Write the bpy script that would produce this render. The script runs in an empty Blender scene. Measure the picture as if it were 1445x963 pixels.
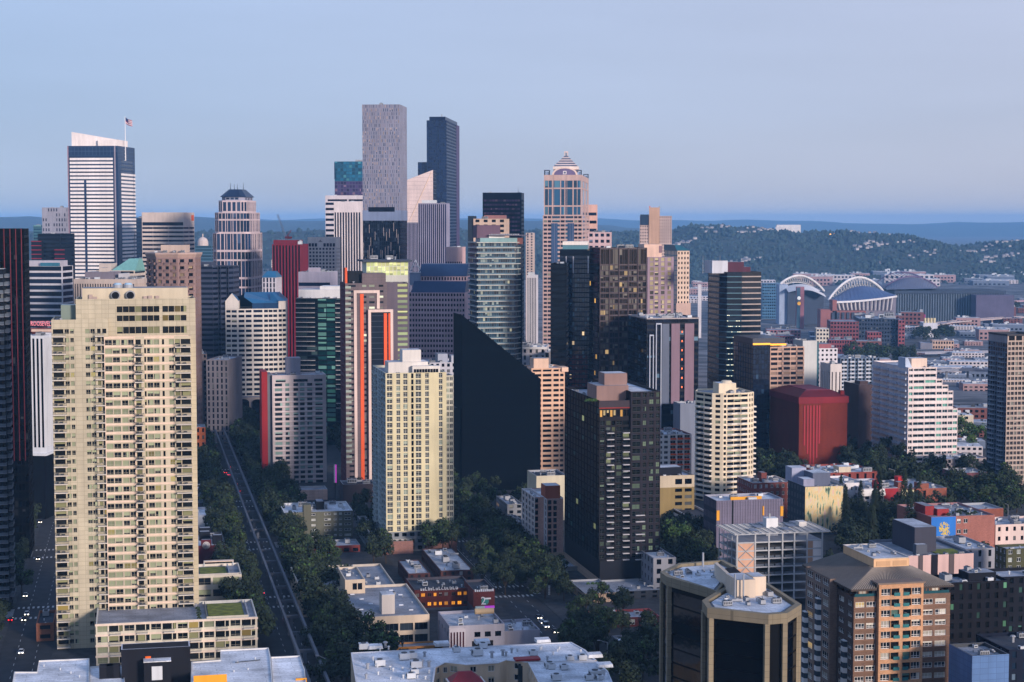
import bpy, math, random
from mathutils import Vector, Matrix
rnd = random.Random(11)
scene = bpy.context.scene
COL = scene.collection
R = math.radians
# ------------------------------------------------------------------ camera
F, HOR, H = 2480.0, 312.0, 155.0
PITCH = math.atan((481.5 - HOR) / F)
CP, SP = math.cos(PITCH), math.sin(PITCH)
cam = bpy.data.cameras.new('camera'); camo = bpy.data.objects.new('camera', cam); COL.objects.link(camo)
cam.sensor_width = 36.0; cam.lens = 36.0 * F / 1445.0
cam.clip_start = 1.0; cam.clip_end = 60000
camo.location = (0, 0, H); camo.rotation_euler = (math.pi / 2 - PITCH, 0, 0)
scene.camera = camo
# ------------------------------------------------------------------ sky, sun, exposure
SUN_EL, SUN_AZ = 12.0, 142.0           # azimuth clockwise from the view direction (+Y)
w = bpy.data.worlds.new('World'); scene.world = w; w.use_nodes = True
nt = w.node_tree; N = nt.nodes; L_ = nt.links
bg = N['Background']
sky = N.new('ShaderNodeTexSky'); sky.sky_type = 'NISHITA'; sky.sun_disc = False
sky.sun_elevation = R(SUN_EL); sky.sun_rotation = R(SUN_AZ); sky.altitude = 150
sky.air_density = 1.0; sky.dust_density = 0.8; sky.ozone_density = 3.0
# smoky dusk: the clear-sky model is veiled by an even lavender blue haze, paler overhead
SKY_K, VEIL = 0.12, 0.88
tc = N.new('ShaderNodeTexCoord'); sx = N.new('ShaderNodeSeparateXYZ'); L_.new(tc.outputs['Generated'], sx.inputs[0])
rp = N.new('ShaderNodeValToRGB'); L_.new(sx.outputs[2], rp.inputs[0]); el = rp.color_ramp.elements
el[0].position = 0.0; el[0].color = (0.50, 0.55, 0.70, 1); el[1].position = 0.15; el[1].color = (0.50, 0.60, 0.86, 1)
for q_, c_ in ((0.06, (0.46, 0.55, 0.77, 1)), (0.35, (0.38, 0.50, 0.82, 1)), (0.8, (0.27, 0.42, 0.80, 1))):
    q = el.new(q_); q.color = c_
sc_ = N.new('ShaderNodeVectorMath'); sc_.operation = 'SCALE'; sc_.inputs[3].default_value = 1.0 / SKY_K; L_.new(rp.outputs[0], sc_.inputs[0])
mx = N.new('ShaderNodeMix'); mx.data_type = 'RGBA'; mx.inputs[0].default_value = VEIL
# warmer and pinker to the right, with a faint unevenness in the smoke
pk = N.new('ShaderNodeMapRange'); L_.new(sx.outputs[0], pk.inputs[0]); pk.inputs[1].default_value = -.35; pk.inputs[2].default_value = .35
nz = N.new('ShaderNodeTexNoise'); nz.inputs['Scale'].default_value = 3.0; nz.inputs['Detail'].default_value = 5; mp = N.new('ShaderNodeMapping'); mp.inputs['Scale'].default_value = (1, 1, 7)
L_.new(tc.outputs['Generated'], mp.inputs[0]); L_.new(mp.outputs[0], nz.inputs['Vector'])
hz = N.new('ShaderNodeMapRange'); L_.new(nz.outputs['Fac'], hz.inputs[0]); hz.inputs[1].default_value = .3; hz.inputs[2].default_value = .7; hz.inputs[3].default_value = .95; hz.inputs[4].default_value = 1.05
wm = N.new('ShaderNodeMix'); wm.data_type = 'RGBA'; L_.new(pk.outputs[0], wm.inputs[0]); wm.inputs[6].default_value = (.86, .95, 1.0, 1); wm.inputs[7].default_value = (1.2, 1.08, 1.0, 1)
m1_ = N.new('ShaderNodeVectorMath'); m1_.operation = 'MULTIPLY'; L_.new(sc_.outputs[0], m1_.inputs[0]); L_.new(wm.outputs[2], m1_.inputs[1])
m2_ = N.new('ShaderNodeVectorMath'); m2_.operation = 'SCALE'; L_.new(m1_.outputs[0], m2_.inputs[0]); L_.new(hz.outputs[0], m2_.inputs[3])
L_.new(sky.outputs[0], mx.inputs[6]); L_.new(m2_.outputs[0], mx.inputs[7]); L_.new(mx.outputs[2], bg.inputs['Color'])
bg.inputs['Strength'].default_value = SKY_K
sl = bpy.data.lights.new('sun', 'SUN'); sl.energy = 4.4; sl.angle = R(9); sl.color = (1.0, 0.86, 0.78)
so = bpy.data.objects.new('sun', sl); COL.objects.link(so)
sd = Vector((math.sin(R(SUN_AZ)) * math.cos(R(SUN_EL)), math.cos(R(SUN_AZ)) * math.cos(R(SUN_EL)), math.sin(R(SUN_EL))))
so.rotation_euler = sd.to_track_quat('Z', 'Y').to_euler()
vs = scene.view_settings
vs.view_transform = 'Standard'; vs.look = 'None'; vs.gamma = 1.0; vs.use_curve_mapping = False; vs.exposure = 0.0
cy = scene.cycles
cy.use_denoising = True; cy.max_bounces = 5; cy.diffuse_bounces = 2; cy.glossy_bounces = 2; cy.transmission_bounces = 2
cy.volume_bounces = 0; cy.sample_clamp_indirect = 4.0
HAZE_DENSITY, HAZE_COL = 4.4e-5, (0.24, 0.54, 0.97)

# ------------------------------------------------------------------ pixel <-> world
def ray(px, py):
    u, v = (px - 722.5) / F, (481.5 - py) / F
    return (u, CP + v * SP, -SP + v * CP)
def pt(px, py, d):
    x, y, z = ray(px, py); t = d / y
    return (x * t, d, H + z * t)
def gpt(px, py, z=0.0):
    x, y, zz = ray(px, py); t = (z - H) / zz
    return (x * t, y * t, z)
def proj(x, y, z):
    zc = y * CP - (z - H) * SP
    return (722.5 + F * x / zc, 481.5 - F * ((z - H) * CP + y * SP) / zc, zc)
def solve(C, dx, dy, px):
    u = (px - 722.5) / F; zc0 = C[1] * CP - (C[2] - H) * SP
    return (u * zc0 - C[0]) / (dx - u * dy * CP)
def smooth(a, b, x):
    t = min(1, max(0, (x - a) / (b - a))); return t * t * (3 - 2 * t)
def gz(x, y):
    return -38 * smooth(1350, 2700, y) * smooth(-600, 500, x)

# ------------------------------------------------------------------ materials
MATS = {}
def lin(c):
    f = lambda v: v / 12.92 if v <= 0.04045 else ((v + 0.055) / 1.055) ** 2.4
    return tuple(f(v / 255.0) for v in c)
def new_mat(name):
    m = bpy.data.materials.new(name); m.use_nodes = True
    return m, m.node_tree.nodes, m.node_tree.links, m.node_tree.nodes['Principled BSDF']
def wall(c, rough=0.8, kind='plain', metal=0.0):
    """wall colour in sRGB 0..255, with weathering; kinds: plain, brick, panel, roof"""
    k = ('w', c, rough, kind, metal)
    if k in MATS: return MATS[k]
    m, n, l, p = new_mat('wall_' + kind); c3 = lin(c)
    p.inputs['Roughness'].default_value = rough; p.inputs['Metallic'].default_value = metal
    tc = n.new('ShaderNodeTexCoord')
    def noise(scale, sx, sz, det=4):
        mp = n.new('ShaderNodeMapping'); mp.inputs['Scale'].default_value = (sx, sx, sz)
        t = n.new('ShaderNodeTexNoise'); t.inputs['Scale'].default_value = scale; t.inputs['Detail'].default_value = det
        l.new(tc.outputs['Object'], mp.inputs[0]); l.new(mp.outputs[0], t.inputs['Vector']); return t.outputs['Fac']
    def remap(sock, lo, hi):
        r = n.new('ShaderNodeMapRange'); r.inputs[1].default_value = 0.3; r.inputs[2].default_value = 0.7
        r.inputs[3].default_value = lo; r.inputs[4].default_value = hi; l.new(sock, r.inputs[0]); return r.outputs[0]
    def mul(a, b):
        q = n.new('ShaderNodeMath'); q.operation = 'MULTIPLY'; l.new(a, q.inputs[0])
        if isinstance(b, float): q.inputs[1].default_value = b
        else: l.new(b, q.inputs[1])
        return q.outputs[0]
    if kind == 'roof':
        a = remap(noise(0.12, 1, 1, 6), 0.6, 1.15); b = remap(noise(1.3, 1, 1, 5), 0.8, 1.15)
        v = mul(a, b)
        # ponding stains: shapes of their own on the membrane
        s = n.new('ShaderNodeTexVoronoi'); s.inputs['Scale'].default_value = 0.09; l.new(tc.outputs['Object'], s.inputs['Vector'])
        v = mul(v, remap(s.outputs['Distance'], 0.86, 1.05))
        bt = n.new('ShaderNodeTexBrick'); l.new(tc.outputs['Object'], bt.inputs['Vector']); bt.inputs['Scale'].default_value = 1; bt.inputs['Brick Width'].default_value = 9; bt.inputs['Row Height'].default_value = 2.2; bt.inputs['Mortar Size'].default_value = .09
        bt.inputs['Color1'].default_value = (.9, .9, .9, 1); bt.inputs['Color2'].default_value = (1.08, 1.08, 1.08, 1); bt.inputs['Mortar'].default_value = (.68, .68, .68, 1); v = mul(v, bt.outputs['Color'])
    else:
        v = mul(remap(noise(0.06, 1, 1, 3), 0.86, 1.08), remap(noise(0.5, 1, 0.08, 5), 0.9, 1.07))
    if kind in ('brick', 'panel'):
        br = n.new('ShaderNodeTexBrick')
        mp = n.new('ShaderNodeMapping'); mp.inputs['Rotation'].default_value = (math.pi / 2, 0, 0)
        sp = n.new('ShaderNodeSeparateXYZ'); cb = n.new('ShaderNodeCombineXYZ'); ad = n.new('ShaderNodeMath'); ad.operation = 'ADD'
        l.new(tc.outputs['Object'], sp.inputs[0]); l.new(sp.outputs[0], ad.inputs[0]); l.new(sp.outputs[1], ad.inputs[1])
        l.new(ad.outputs[0], cb.inputs[0]); l.new(sp.outputs[2], cb.inputs[1]); l.new(cb.outputs[0], br.inputs['Vector'])
        br.inputs['Scale'].default_value = 1.0
        if kind == 'brick':
            br.inputs['Brick Width'].default_value = 0.6; br.inputs['Row Height'].default_value = 0.3; br.inputs['Mortar Size'].default_value = 0.03
            lo, hi, mo = 0.8, 1.15, 1.25
        else:
            br.offset = 0.0; br.inputs['Brick Width'].default_value = 2.4; br.inputs['Row Height'].default_value = 1.6; br.inputs['Mortar Size'].default_value = 0.05
            lo, hi, mo = 0.93, 1.06, 0.62
        br.inputs['Color1'].default_value = (lo,) * 3 + (1,); br.inputs['Color2'].default_value = (hi,) * 3 + (1,); br.inputs['Mortar'].default_value = (mo,) * 3 + (1,)
        v = mul(v, br.outputs['Color'])
    mx = n.new('ShaderNodeMix'); mx.data_type = 'RGBA'; mx.blend_type = 'MULTIPLY'; mx.inputs[0].default_value = 1.0
    mx.inputs[6].default_value = (*c3, 1); l.new(v, mx.inputs[7]); l.new(mx.outputs[2], p.inputs['Base Color'])
    p.inputs['Specular IOR Level'].default_value = 0.06 if kind == 'matt' else 0.12 if max(c3) < 0.03 else 0.35
    MATS[k] = m; return m
def glass(c=(8, 13, 22), curt=(150, 150, 130), pc=0.15, lit=(255, 190, 90), pl=0.0, rough=0.08, ior=1.55, var=0.5, ls=1.2, metal=0.0, spec=None):
    """window pane: dark reflective glass; a share pc shows blinds or curtains, a share pl has a lamp on behind it"""
    k = ('g', c, curt, pc, lit, pl, rough, ior, var, ls, metal, spec)
    if k in MATS: return MATS[k]
    spec = spec if spec is not None else (.45 if ior > 1.56 else .16)
    m, n, l, p = new_mat('window_glass')
    oi = n.new('ShaderNodeObjectInfo'); ge = n.new('ShaderNodeNewGeometry')
    def math_(op, a, b=None):
        q = n.new('ShaderNodeMath'); q.operation = op
        for i, v in enumerate((a, b)):
            if v is None: continue
            if isinstance(v, (int, float)): q.inputs[i].default_value = v
            else: l.new(v, q.inputs[i])
        return q.outputs[0]
    r0 = math_('FRACT', math_('ADD', oi.outputs['Random'], ge.outputs['Random Per Island']))
    r1 = math_('FRACT', math_('MULTIPLY', r0, 37.7)); r2 = math_('FRACT', math_('MULTIPLY', r0, 91.3))
    def mix(f, a, b):
        x = n.new('ShaderNodeMix'); x.data_type = 'RGBA'; l.new(f, x.inputs[0])
        for i, v in ((6, a), (7, b)):
            if isinstance(v, tuple): x.inputs[i].default_value = (*v, 1)
            else: l.new(v, x.inputs[i])
        return x.outputs[2]
    cl = lin(c); dk = tuple(v * (1 - var) for v in cl); br = tuple(v * (1 + var * 1.6) for v in cl)
    base = mix(r1, dk, br)
    cc = mix(r2, tuple(v * 0.45 for v in lin(curt)), lin(curt))
    uv = n.new('ShaderNodeUVMap'); su = n.new('ShaderNodeSeparateXYZ'); l.new(uv.outputs[0], su.inputs[0])
    pick = mix(math_('GREATER_THAN', r1, .65), su.outputs[1], su.outputs[0])     # blinds drawn part of the way down, or a curtain to one side
    base = mix(math_('MULTIPLY', math_('LESS_THAN', r0, pc), math_('GREATER_THAN', pick, math_('SUBTRACT', math_('MULTIPLY', r2, 1.3), .55))), base, cc)
    l.new(base, p.inputs['Base Color'])
    p.inputs['Roughness'].default_value = rough; p.inputs['IOR'].default_value = ior; p.inputs['Specular IOR Level'].default_value = spec; p.inputs['Metallic'].default_value = metal
    if pl > 0:
        p.inputs['Emission Color'].default_value = (*lin(lit), 1)
        s = math_('MULTIPLY', math_('GREATER_THAN', r0, 1 - pl), math_('MULTIPLY', math_('ADD', r2, 0.35), ls))
        l.new(s, p.inputs['Emission Strength'])
    # panes are never perfectly flat
    tc = n.new('ShaderNodeTexCoord'); nz = n.new('ShaderNodeTexNoise'); nz.inputs['Scale'].default_value = 0.35
    bp = n.new('ShaderNodeBump'); bp.inputs['Strength'].default_value = 0.12; bp.inputs['Distance'].default_value = 0.3
    l.new(tc.outputs['Object'], nz.inputs['Vector']); l.new(nz.outputs['Fac'], bp.inputs['Height']); l.new(bp.outputs[0], p.inputs['Normal'])
    MATS[k] = m; return m
def emit(c, s):
    k = ('e', c, s)
    if k in MATS: return MATS[k]
    m, n, l, p = new_mat('lamp_glow'); p.inputs['Base Color'].default_value = (*lin(c), 1)
    p.inputs['Emission Color'].default_value = (*lin(c), 1); p.inputs['Emission Strength'].default_value = s
    MATS[k] = m; return m

# ------------------------------------------------------------------ mesh builder
class MB:
    def __init__(s): s.v = []; s.f = []; s.mi = []; s.mats = []
    def mat(s, m):
        if m not in s.mats: s.mats.append(m)
        return s.mats.index(m)
    def face(s, pts, m):
        i = len(s.v); s.v.extend(pts); s.f.append(tuple(range(i, i + len(pts)))); s.mi.append(s.mat(m))
    def box(s, x0, x1, y0, y1, z0, z1, m, M=None, bottom=True):
        i = len(s.v)
        P = [(x0, y0, z0), (x1, y0, z0), (x1, y1, z0), (x0, y1, z0), (x0, y0, z1), (x1, y0, z1), (x1, y1, z1), (x0, y1, z1)]
        if M is not None: P = [tuple(M @ Vector(p)) for p in P]
        s.v.extend(P); k = s.mat(m)
        for q in ((4, 5, 6, 7), (0, 1, 5, 4), (1, 2, 6, 5), (2, 3, 7, 6), (3, 0, 4, 7)) + (((3, 2, 1, 0),) if bottom else ()):
            s.f.append(tuple(i + a for a in q)); s.mi.append(k)
    def prism(s, pts, z0, z1, m, top=None, M=None):
        """closed prism over a CCW polygon; top: polygon of the same length for a taper"""
        n = len(pts); top = top or pts; i = len(s.v)
        P = [(p[0], p[1], z0) for p in pts] + [(p[0], p[1], z1) for p in top]
        if M is not None: P = [tuple(M @ Vector(p)) for p in P]
        s.v.extend(P); k = s.mat(m)
        for a in range(n):
            b = (a + 1) % n; s.f.append((i + a, i + b, i + n + b, i + n + a)); s.mi.append(k)
        s.f.append(tuple(range(i + n, i + 2 * n))); s.mi.append(k)
        s.f.append(tuple(reversed(range(i, i + n)))); s.mi.append(k)
    def cyl(s, x, y, r, z0, z1, m, n=10, r1=None, M=None):
        r1 = r if r1 is None else r1
        c = lambda rr: [(x + rr * math.cos(2 * math.pi * a / n), y + rr * math.sin(2 * math.pi * a / n)) for a in range(n)]
        s.prism(c(r), z0, z1, m, c(max(r1, 0.001)), M)
    def bar(s, p, q, r, m, n=5, r1=None):
        p, q = Vector(p), Vector(q); d = q - p
        if d.length < 1e-6: return
        M = Matrix.Translation(p) @ d.to_track_quat('Z', 'Y').to_matrix().to_4x4()
        s.cyl(0, 0, r, 0, d.length, m, n, r1, M)
    def build(s, name, parent=None, loc=None):
        me = s.mesh(name); o = bpy.data.objects.new(name, me); COL.objects.link(o)
        if parent is not None: o.parent = parent
        if loc: o.location = loc
        return o
    def mesh(s, name):
        me = bpy.data.meshes.new(name); me.from_pydata(s.v, [], s.f)
        for m in s.mats: me.materials.append(m)
        me.polygons.foreach_set('material_index', s.mi); me.update(); return me
LABELS = {}
def tag(o, label, cat, group=None, kind=None):
    nw = len(label.split())
    if not 4 <= nw <= 16: print('LABEL LENGTH', nw, label)
    if label in LABELS and not (group and LABELS[label] == group): print('SAME LABEL', label)
    LABELS[label] = group
    o['label'] = label; o['category'] = cat
    if group: o['group'] = group
    if kind: o['kind'] = kind
    return o
def empty(name, loc, rz=0.0):
    o = bpy.data.objects.new(name, None); COL.objects.link(o); o.location = loc; o.rotation_euler = (0, 0, rz)
    o.empty_display_size = 1; return o
def link(name, me, parent, M=None):
    o = bpy.data.objects.new(name, me); COL.objects.link(o); o.parent = parent
    if M is not None: o.matrix_local = M
    return o
def copy_thing(root, loc, rz, label=None, scale=None):
    c = root.copy(); COL.objects.link(c); c.location = loc; c.rotation_euler = (0, 0, rz)
    if scale: c.scale = scale
    if label: c['label'] = label
    for ch in KIDS[root.name]:
        k = ch.copy(); COL.objects.link(k); k.parent = c
    return c
KIDS = {}

# ------------------------------------------------------------------ buildings
GA, GB = -12.0, 5.0
BARE = []          # rooftop unit meshes, made below
METAL = wall((150, 152, 156), 0.5); DARKMETAL = wall((52, 56, 62), 0.5); WHITEP = wall((196, 198, 200), 0.6)
ROOFG = wall((150, 153, 160), 0.9, 'roof'); ROOFW = wall((212, 214, 218), 0.85, 'roof'); ROOFD = wall((62, 66, 74), 0.9, 'roof'); ROOFM = wall((182, 185, 191), 0.88, 'roof')
def P(n, wf=0.6, edge=0.0, k='w'):
    q = [('.', (1 - wf) / 2), (k, wf), ('.', (1 - wf) / 2)] * n
    return ([('.', edge)] if edge else []) + q + ([('.', edge)] if edge else [])
def pat(s):
    out = []
    for t in s.split():
        out.append(('.', float(t.strip('_'))) if t[0] in '._' else (t[0], float(t[1:] or 1)))
    return out
FOOTS = {}
class Bld:
    def __init__(b, name, label, side, x0, x1, x2, ytop, d, ang=GA, D=None, W=None, cat='building', group=None, ztop=None):
        th = R(ang); b.r = (math.cos(th), -math.sin(th)); b.a = (math.sin(th), math.cos(th)); b.th = th
        C = pt(x1 if side != 'F' else x0, ytop, d)
        if side == 'R':
            b.W = W or solve(C, -b.r[0], -b.r[1], x0); b.D = D or solve(C, b.a[0], b.a[1], x2)
            O = (C[0] - b.r[0] * b.W, C[1] - b.r[1] * b.W)
        else:
            b.W = W or solve(C, b.r[0], b.r[1], x2); b.D = D or solve(C, b.a[0], b.a[1], x0); O = (C[0], C[1])
        if b.W < 2 or b.D < 2 or b.D > 150 or b.W > 260: print('ODD SIZE', name, round(b.W), round(b.D), label)
        cx, cyy = O[0] + b.r[0] * b.W / 2 + b.a[0] * b.D / 2, O[1] + b.r[1] * b.W / 2 + b.a[1] * b.D / 2
        b.g = gz(cx, cyy); b.O = (O[0], O[1], b.g); b.h = C[2] - b.g if ztop is None else ztop; b.d = d
        b.e = empty(name, b.O, -th); tag(b.e, label, cat, group)
        FOOTS[b.e.name] = (O[0], O[1], *b.r, *b.a, b.W, min(b.D, 60), b.g + b.h)
        b.parts = {}; b.wins = []; b.bals = []; b.kids = {}; b.label = label; b.nroof = 0
    def fp(b, px, py, y=0.0):
        """local (x, z) where the pixel's ray meets the plane local y = y"""
        q = ray(px, py); den = q[0] * b.a[0] + q[1] * b.a[1]
        t = (y + b.O[0] * b.a[0] + b.O[1] * b.a[1]) / den
        X, Y, Z = q[0] * t, q[1] * t, H + q[2] * t
        return ((X - b.O[0]) * b.r[0] + (Y - b.O[1]) * b.r[1], Z - b.g)
    def sp(b, px, py, x=0.0):
        q = ray(px, py); den = q[0] * b.r[0] + q[1] * b.r[1]
        t = (x + b.O[0] * b.r[0] + b.O[1] * b.r[1]) / den
        X, Y, Z = q[0] * t, q[1] * t, H + q[2] * t
        return ((X - b.O[0]) * b.a[0] + (Y - b.O[1]) * b.a[1], Z - b.g)
    def zy(b, py, y=0.0):
        X, Y, Z = b.world(b.W / 2, y, b.h / 2); return b.fp(proj(X, Y, Z)[0], py, y)[1]
    def m(b, part):
        if part not in b.parts: b.parts[part] = MB()
        return b.parts[part]
    def world(b, x, y, z):
        return (b.O[0] + b.r[0] * x + b.a[0] * y, b.O[1] + b.r[1] * x + b.a[1] * y, b.g + z)
    # --- a facade: wall with real openings, panes set back in them
    def fac(b, p0, p1, z0, z1, pt_=None, n=1, wm=None, gm=None, sill=0.3, head=0.85, dep=0.3, frame=None, rows=None, part='wall', name='window', skip=None):
        dx, dy = p1[0] - p0[0], p1[1] - p0[1]; Lg = math.hypot(dx, dy)
        if Lg < 0.05 or z1 - z0 < 0.05: return
        dx /= Lg; dy /= Lg; nx, ny = dy, -dx
        mb = b.m(part)
        def q(u0, u1, a, c, o=0.0):
            mb.face([(p0[0] + dx * u0 + nx * o, p0[1] + dy * u0 + ny * o, a), (p0[0] + dx * u1 + nx * o, p0[1] + dy * u1 + ny * o, a),
                     (p0[0] + dx * u1 + nx * o, p0[1] + dy * u1 + ny * o, c), (p0[0] + dx * u0 + nx * o, p0[1] + dy * u0 + ny * o, c)], wm)
        if not pt_ or gm is None: q(0, Lg, z0, z1); return
        tot = sum(t[1] for t in pt_); cols = []; u = 0.0
        for t, wd in pt_:
            wd = wd / tot * Lg; cols.append((t, u, u + wd)); u += wd
        fh = (z1 - z0) / n
        rr = rows or [(z0 + i * fh + sill * fh, z0 + i * fh + head * fh) for i in range(n)]
        prev = z0; fid = len(b.wins)
        for ri, (a, c) in enumerate(rr):
            if a - prev > 1e-4: q(0, Lg, prev, a)
            prev = c; su = 0.0
            for ci, (t, u0, u1) in enumerate(cols):
                if t == '.' or (skip and skip(ri, ci)): continue
                if u0 - su > 1e-4: q(su, u0, a, c)
                su = u1
                A = lambda uu, zz, o: (p0[0] + dx * uu - nx * o, p0[1] + dy * uu - ny * o, zz)
                if dep > 0.01:
                    mb.face([A(u0, a, 0), A(u1, a, 0), A(u1, a, dep), A(u0, a, dep)], wm); mb.face([A(u0, c, dep), A(u1, c, dep), A(u1, c, 0), A(u0, c, 0)], wm)
                    mb.face([A(u0, a, 0), A(u0, a, dep), A(u0, c, dep), A(u0, c, 0)], wm); mb.face([A(u1, a, dep), A(u1, a, 0), A(u1, c, 0), A(u1, c, dep)], wm)
                g = gm[t] if isinstance(gm, dict) else gm
                fr = frame.get(t) if isinstance(frame, dict) and 'bars' not in frame else frame
                b.wins.append((A((u0 + u1) / 2, (a + c) / 2, dep), (dx, dy), u1 - u0, c - a, g, fr, (fid, ri), name))
            if Lg - su > 1e-4: q(su, Lg, a, c)
        if z1 - prev > 1e-4: q(0, Lg, prev, z1)
    def rect(b, x0, x1, y0, y1): return [((x0, y0), (x1, y0)), ((x1, y0), (x1, y1)), ((x1, y1), (x0, y1)), ((x0, y1), (x0, y0))]
    def shell(b, z0, z1, wm, gm=None, F=None, Rr=None, Lf=None, n=1, box=None, **kw):
        """four walls; F, Rr, Lf: patterns of the front, right and left faces (None: blank)"""
        x0, x1, y0, y1 = box or (0, b.W, 0, b.D); f = b.rect(x0, x1, y0, y1)
        for e, p in zip(f, (F, Rr, None, Lf)): b.fac(e[0], e[1], z0, z1, p, n, wm, gm, **kw)
    def poly(b, pts, z0, z1, wm, gm=None, pats=None, n=1, **kw):
        k = len(pts)
        for i in range(k):
            p = pats(i, math.dist(pts[i], pts[(i + 1) % k])) if callable(pats) else None
            b.fac(pts[i], pts[(i + 1) % k], z0, z1, p, n, wm, gm, **kw)
    def roof(b, z, rm=None, cm=None, box=None, par=1.0, t=0.4, pts=None):
        """flat roof sunk behind a parapet with a coping"""
        x0, x1, y0, y1 = box or (0, b.W, 0, b.D)
        out = pts or [(x0, y0), (x1, y0), (x1, y1), (x0, y1)]
        cx = sum(p[0] for p in out) / len(out); cyy = sum(p[1] for p in out) / len(out)
        if pts:
            inn = []
            for p in out:
                dd = math.dist(p, (cx, cyy)); s = max(0.2, 1 - t * 1.2 / max(dd, 1e-3)); inn.append((cx + (p[0] - cx) * s, cyy + (p[1] - cyy) * s))
        else: inn = [(x0 + t, y0 + t), (x1 - t, y0 + t), (x1 - t, y1 - t), (x0 + t, y1 - t)]
        rm = rm or ROOFG; cm = cm or METAL; mb = b.m('parapet'); k = len(out)
        for i in range(k):
            j = (i + 1) % k
            mb.face([(*out[i], z), (*out[j], z), (*inn[j], z), (*inn[i], z)], cm)
            mb.face([(*inn[i], z), (*inn[j], z), (*inn[j], z - par), (*inn[i], z - par)], cm)
        b.m('roof' if b.nroof == 0 else 'roof').face([(*p, z - par) for p in inn], rm); b.nroof += 1
    def block(b, part, x0, x1, y0, y1, z0, z1, m, rm=None):
        mb = b.m(part); mb.box(x0, x1, y0, y1, z0, z1, m, bottom=False)
        if rm: mb.face([(x0 + .3, y0 + .3, z1 + .03), (x1 - .3, y0 + .3, z1 + .03), (x1 - .3, y1 - .3, z1 + .03), (x0 + .3, y1 - .3, z1 + .03)], rm)
    def units(b, k, z, box=None, smax=1.0, seed=None, kinds=None):
        rr = random.Random(seed if seed is not None else sum(i*ord(c) for i,c in enumerate(b.label)) % 9973); x0, x1, y0, y1 = box or (0, b.W, 0, b.D); put = []; k = int(k * 1.6)
        for i in range(k * 4):
            if len(put) >= k: break
            kd = rr.choice(kinds or (0, 0, 1, 2, 2, 3, 4)); s = smax * rr.uniform(0.7, 1.3)
            mx = 2.6 * s
            if x1 - x0 < 2 * mx + 1 or y1 - y0 < 2 * mx + 1: s = max(0.3, min(x1 - x0, y1 - y0) / 8); mx = 2.6 * s
            x, y = rr.uniform(x0 + mx, x1 - mx), rr.uniform(y0 + mx, y1 - mx)
            if any(math.dist((x, y), q[:2]) < mx + q[2] for q in put): continue
            put.append((x, y, mx))
            link(UNIT_NAMES[kd], UNITS[kd], b.e, Matrix.Translation((x, y, z)) @ Matrix.Rotation(rr.choice((0, math.pi / 2)), 4, 'Z') @ Matrix.Scale(s, 4))
    def balc(b, p0, p1, u0, u1, z, dep, style): b.bals.append((p0, p1, u0, u1, z, dep, style))
    def bands(b, p0, p1, zs, hgt, out, m, part='floor_band', ext=0.0):
        """projecting floor edges, one part each"""
        dx, dy = p1[0] - p0[0], p1[1] - p0[1]; Lg = math.hypot(dx, dy)
        M = Matrix.Translation((p0[0], p0[1], 0)) @ Matrix.Rotation(math.atan2(dy, dx), 4, 'Z')
        mb = MB(); mb.box(-ext, Lg + ext, -out, 0.0, 0, hgt, m); me = mb.mesh(part)
        for z in zs: link(part, me, b.e, M @ Matrix.Translation((0, 0, z)))
    def fin(b, p0, p1, u0, u1, z0, z1, out, m, part='pier'):
        dx, dy = p1[0] - p0[0], p1[1] - p0[1]
        M = Matrix.Translation((p0[0], p0[1], 0)) @ Matrix.Rotation(math.atan2(dy, dx), 4, 'Z')
        mb = MB(); mb.box(u0, u1, -out, -0.003, z0, z1, m, M); mb.build(part, b.e)
    def obj(b, part, fn):
        mb = MB(); fn(mb); return mb.build(part, b.e)
    def done(b):
        for part, mb in b.parts.items():
            if mb.f: b.kids.setdefault(part, []).append(mb.build(part, b.e))
        # windows: the hundred that show largest one by one, the rest as one part
        sc = []
        for wn in b.wins:
            c, (dx, dy), ww, hh, g, fr, key, nm = wn
            X, Y, Z = b.world(*c); n = (dy * b.r[0] - dx * b.a[0], dy * b.r[1] - dx * b.a[1])
            dist = math.sqrt(X * X + Y * Y + (Z - H) ** 2)
            vis = -(n[0] * X + n[1] * Y) / dist
            px, py, _ = proj(X, Y, Z)
            inside = -15 < px < 1460 and -15 < py < 978
            sc.append((ww * hh * max(vis, 0.0) * (F / dist) ** 2 if inside else 0.0, wn))
        if sc:
            sc.sort(key=lambda t: -t[0]); med = sc[len(sc) // 3][0]
            if med < 9.0 and len(sc) > 100:
                rows = {}
                for s, wn in sc: rows.setdefault(wn[6], []).append((s, wn))
                rl = sorted(rows.values(), key=lambda v: -sum(t[0] for t in v))
                for v in rl[:100]: b._join([t[1] for t in v], 'window_row')
                if rl[100:]: b._join([t[1] for v in rl[100:] for t in v], 'window_rows', True)
            else:
                for s, wn in sc[:100]: b._one(wn)
                if sc[100:]: b._join([t[1] for t in sc[100:]], 'windows', True)
        for i, (p0, p1, u0, u1, z, dep, st) in enumerate(b.bals[:100]):
            me = balcony_mesh(u1 - u0, dep, st); dx, dy = p1[0] - p0[0], p1[1] - p0[1]; Lg = math.hypot(dx, dy)
            link('balcony', me, b.e, Matrix.Translation((p0[0], p0[1], 0)) @ Matrix.Rotation(math.atan2(dy, dx), 4, 'Z') @ Matrix.Translation((u0, 0, z)))
        if b.bals[100:]:
            mb = MB()
            for (p0, p1, u0, u1, z, dep, st) in b.bals[100:]:
                dx, dy = p1[0] - p0[0], p1[1] - p0[1]
                balcony_into(mb, u1 - u0, dep, st, Matrix.Translation((p0[0], p0[1], 0)) @ Matrix.Rotation(math.atan2(dy, dx), 4, 'Z') @ Matrix.Translation((u0, 0, z)))
            mb.build('balconies', b.e)['kind'] = 'stuff'
        return b
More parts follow.
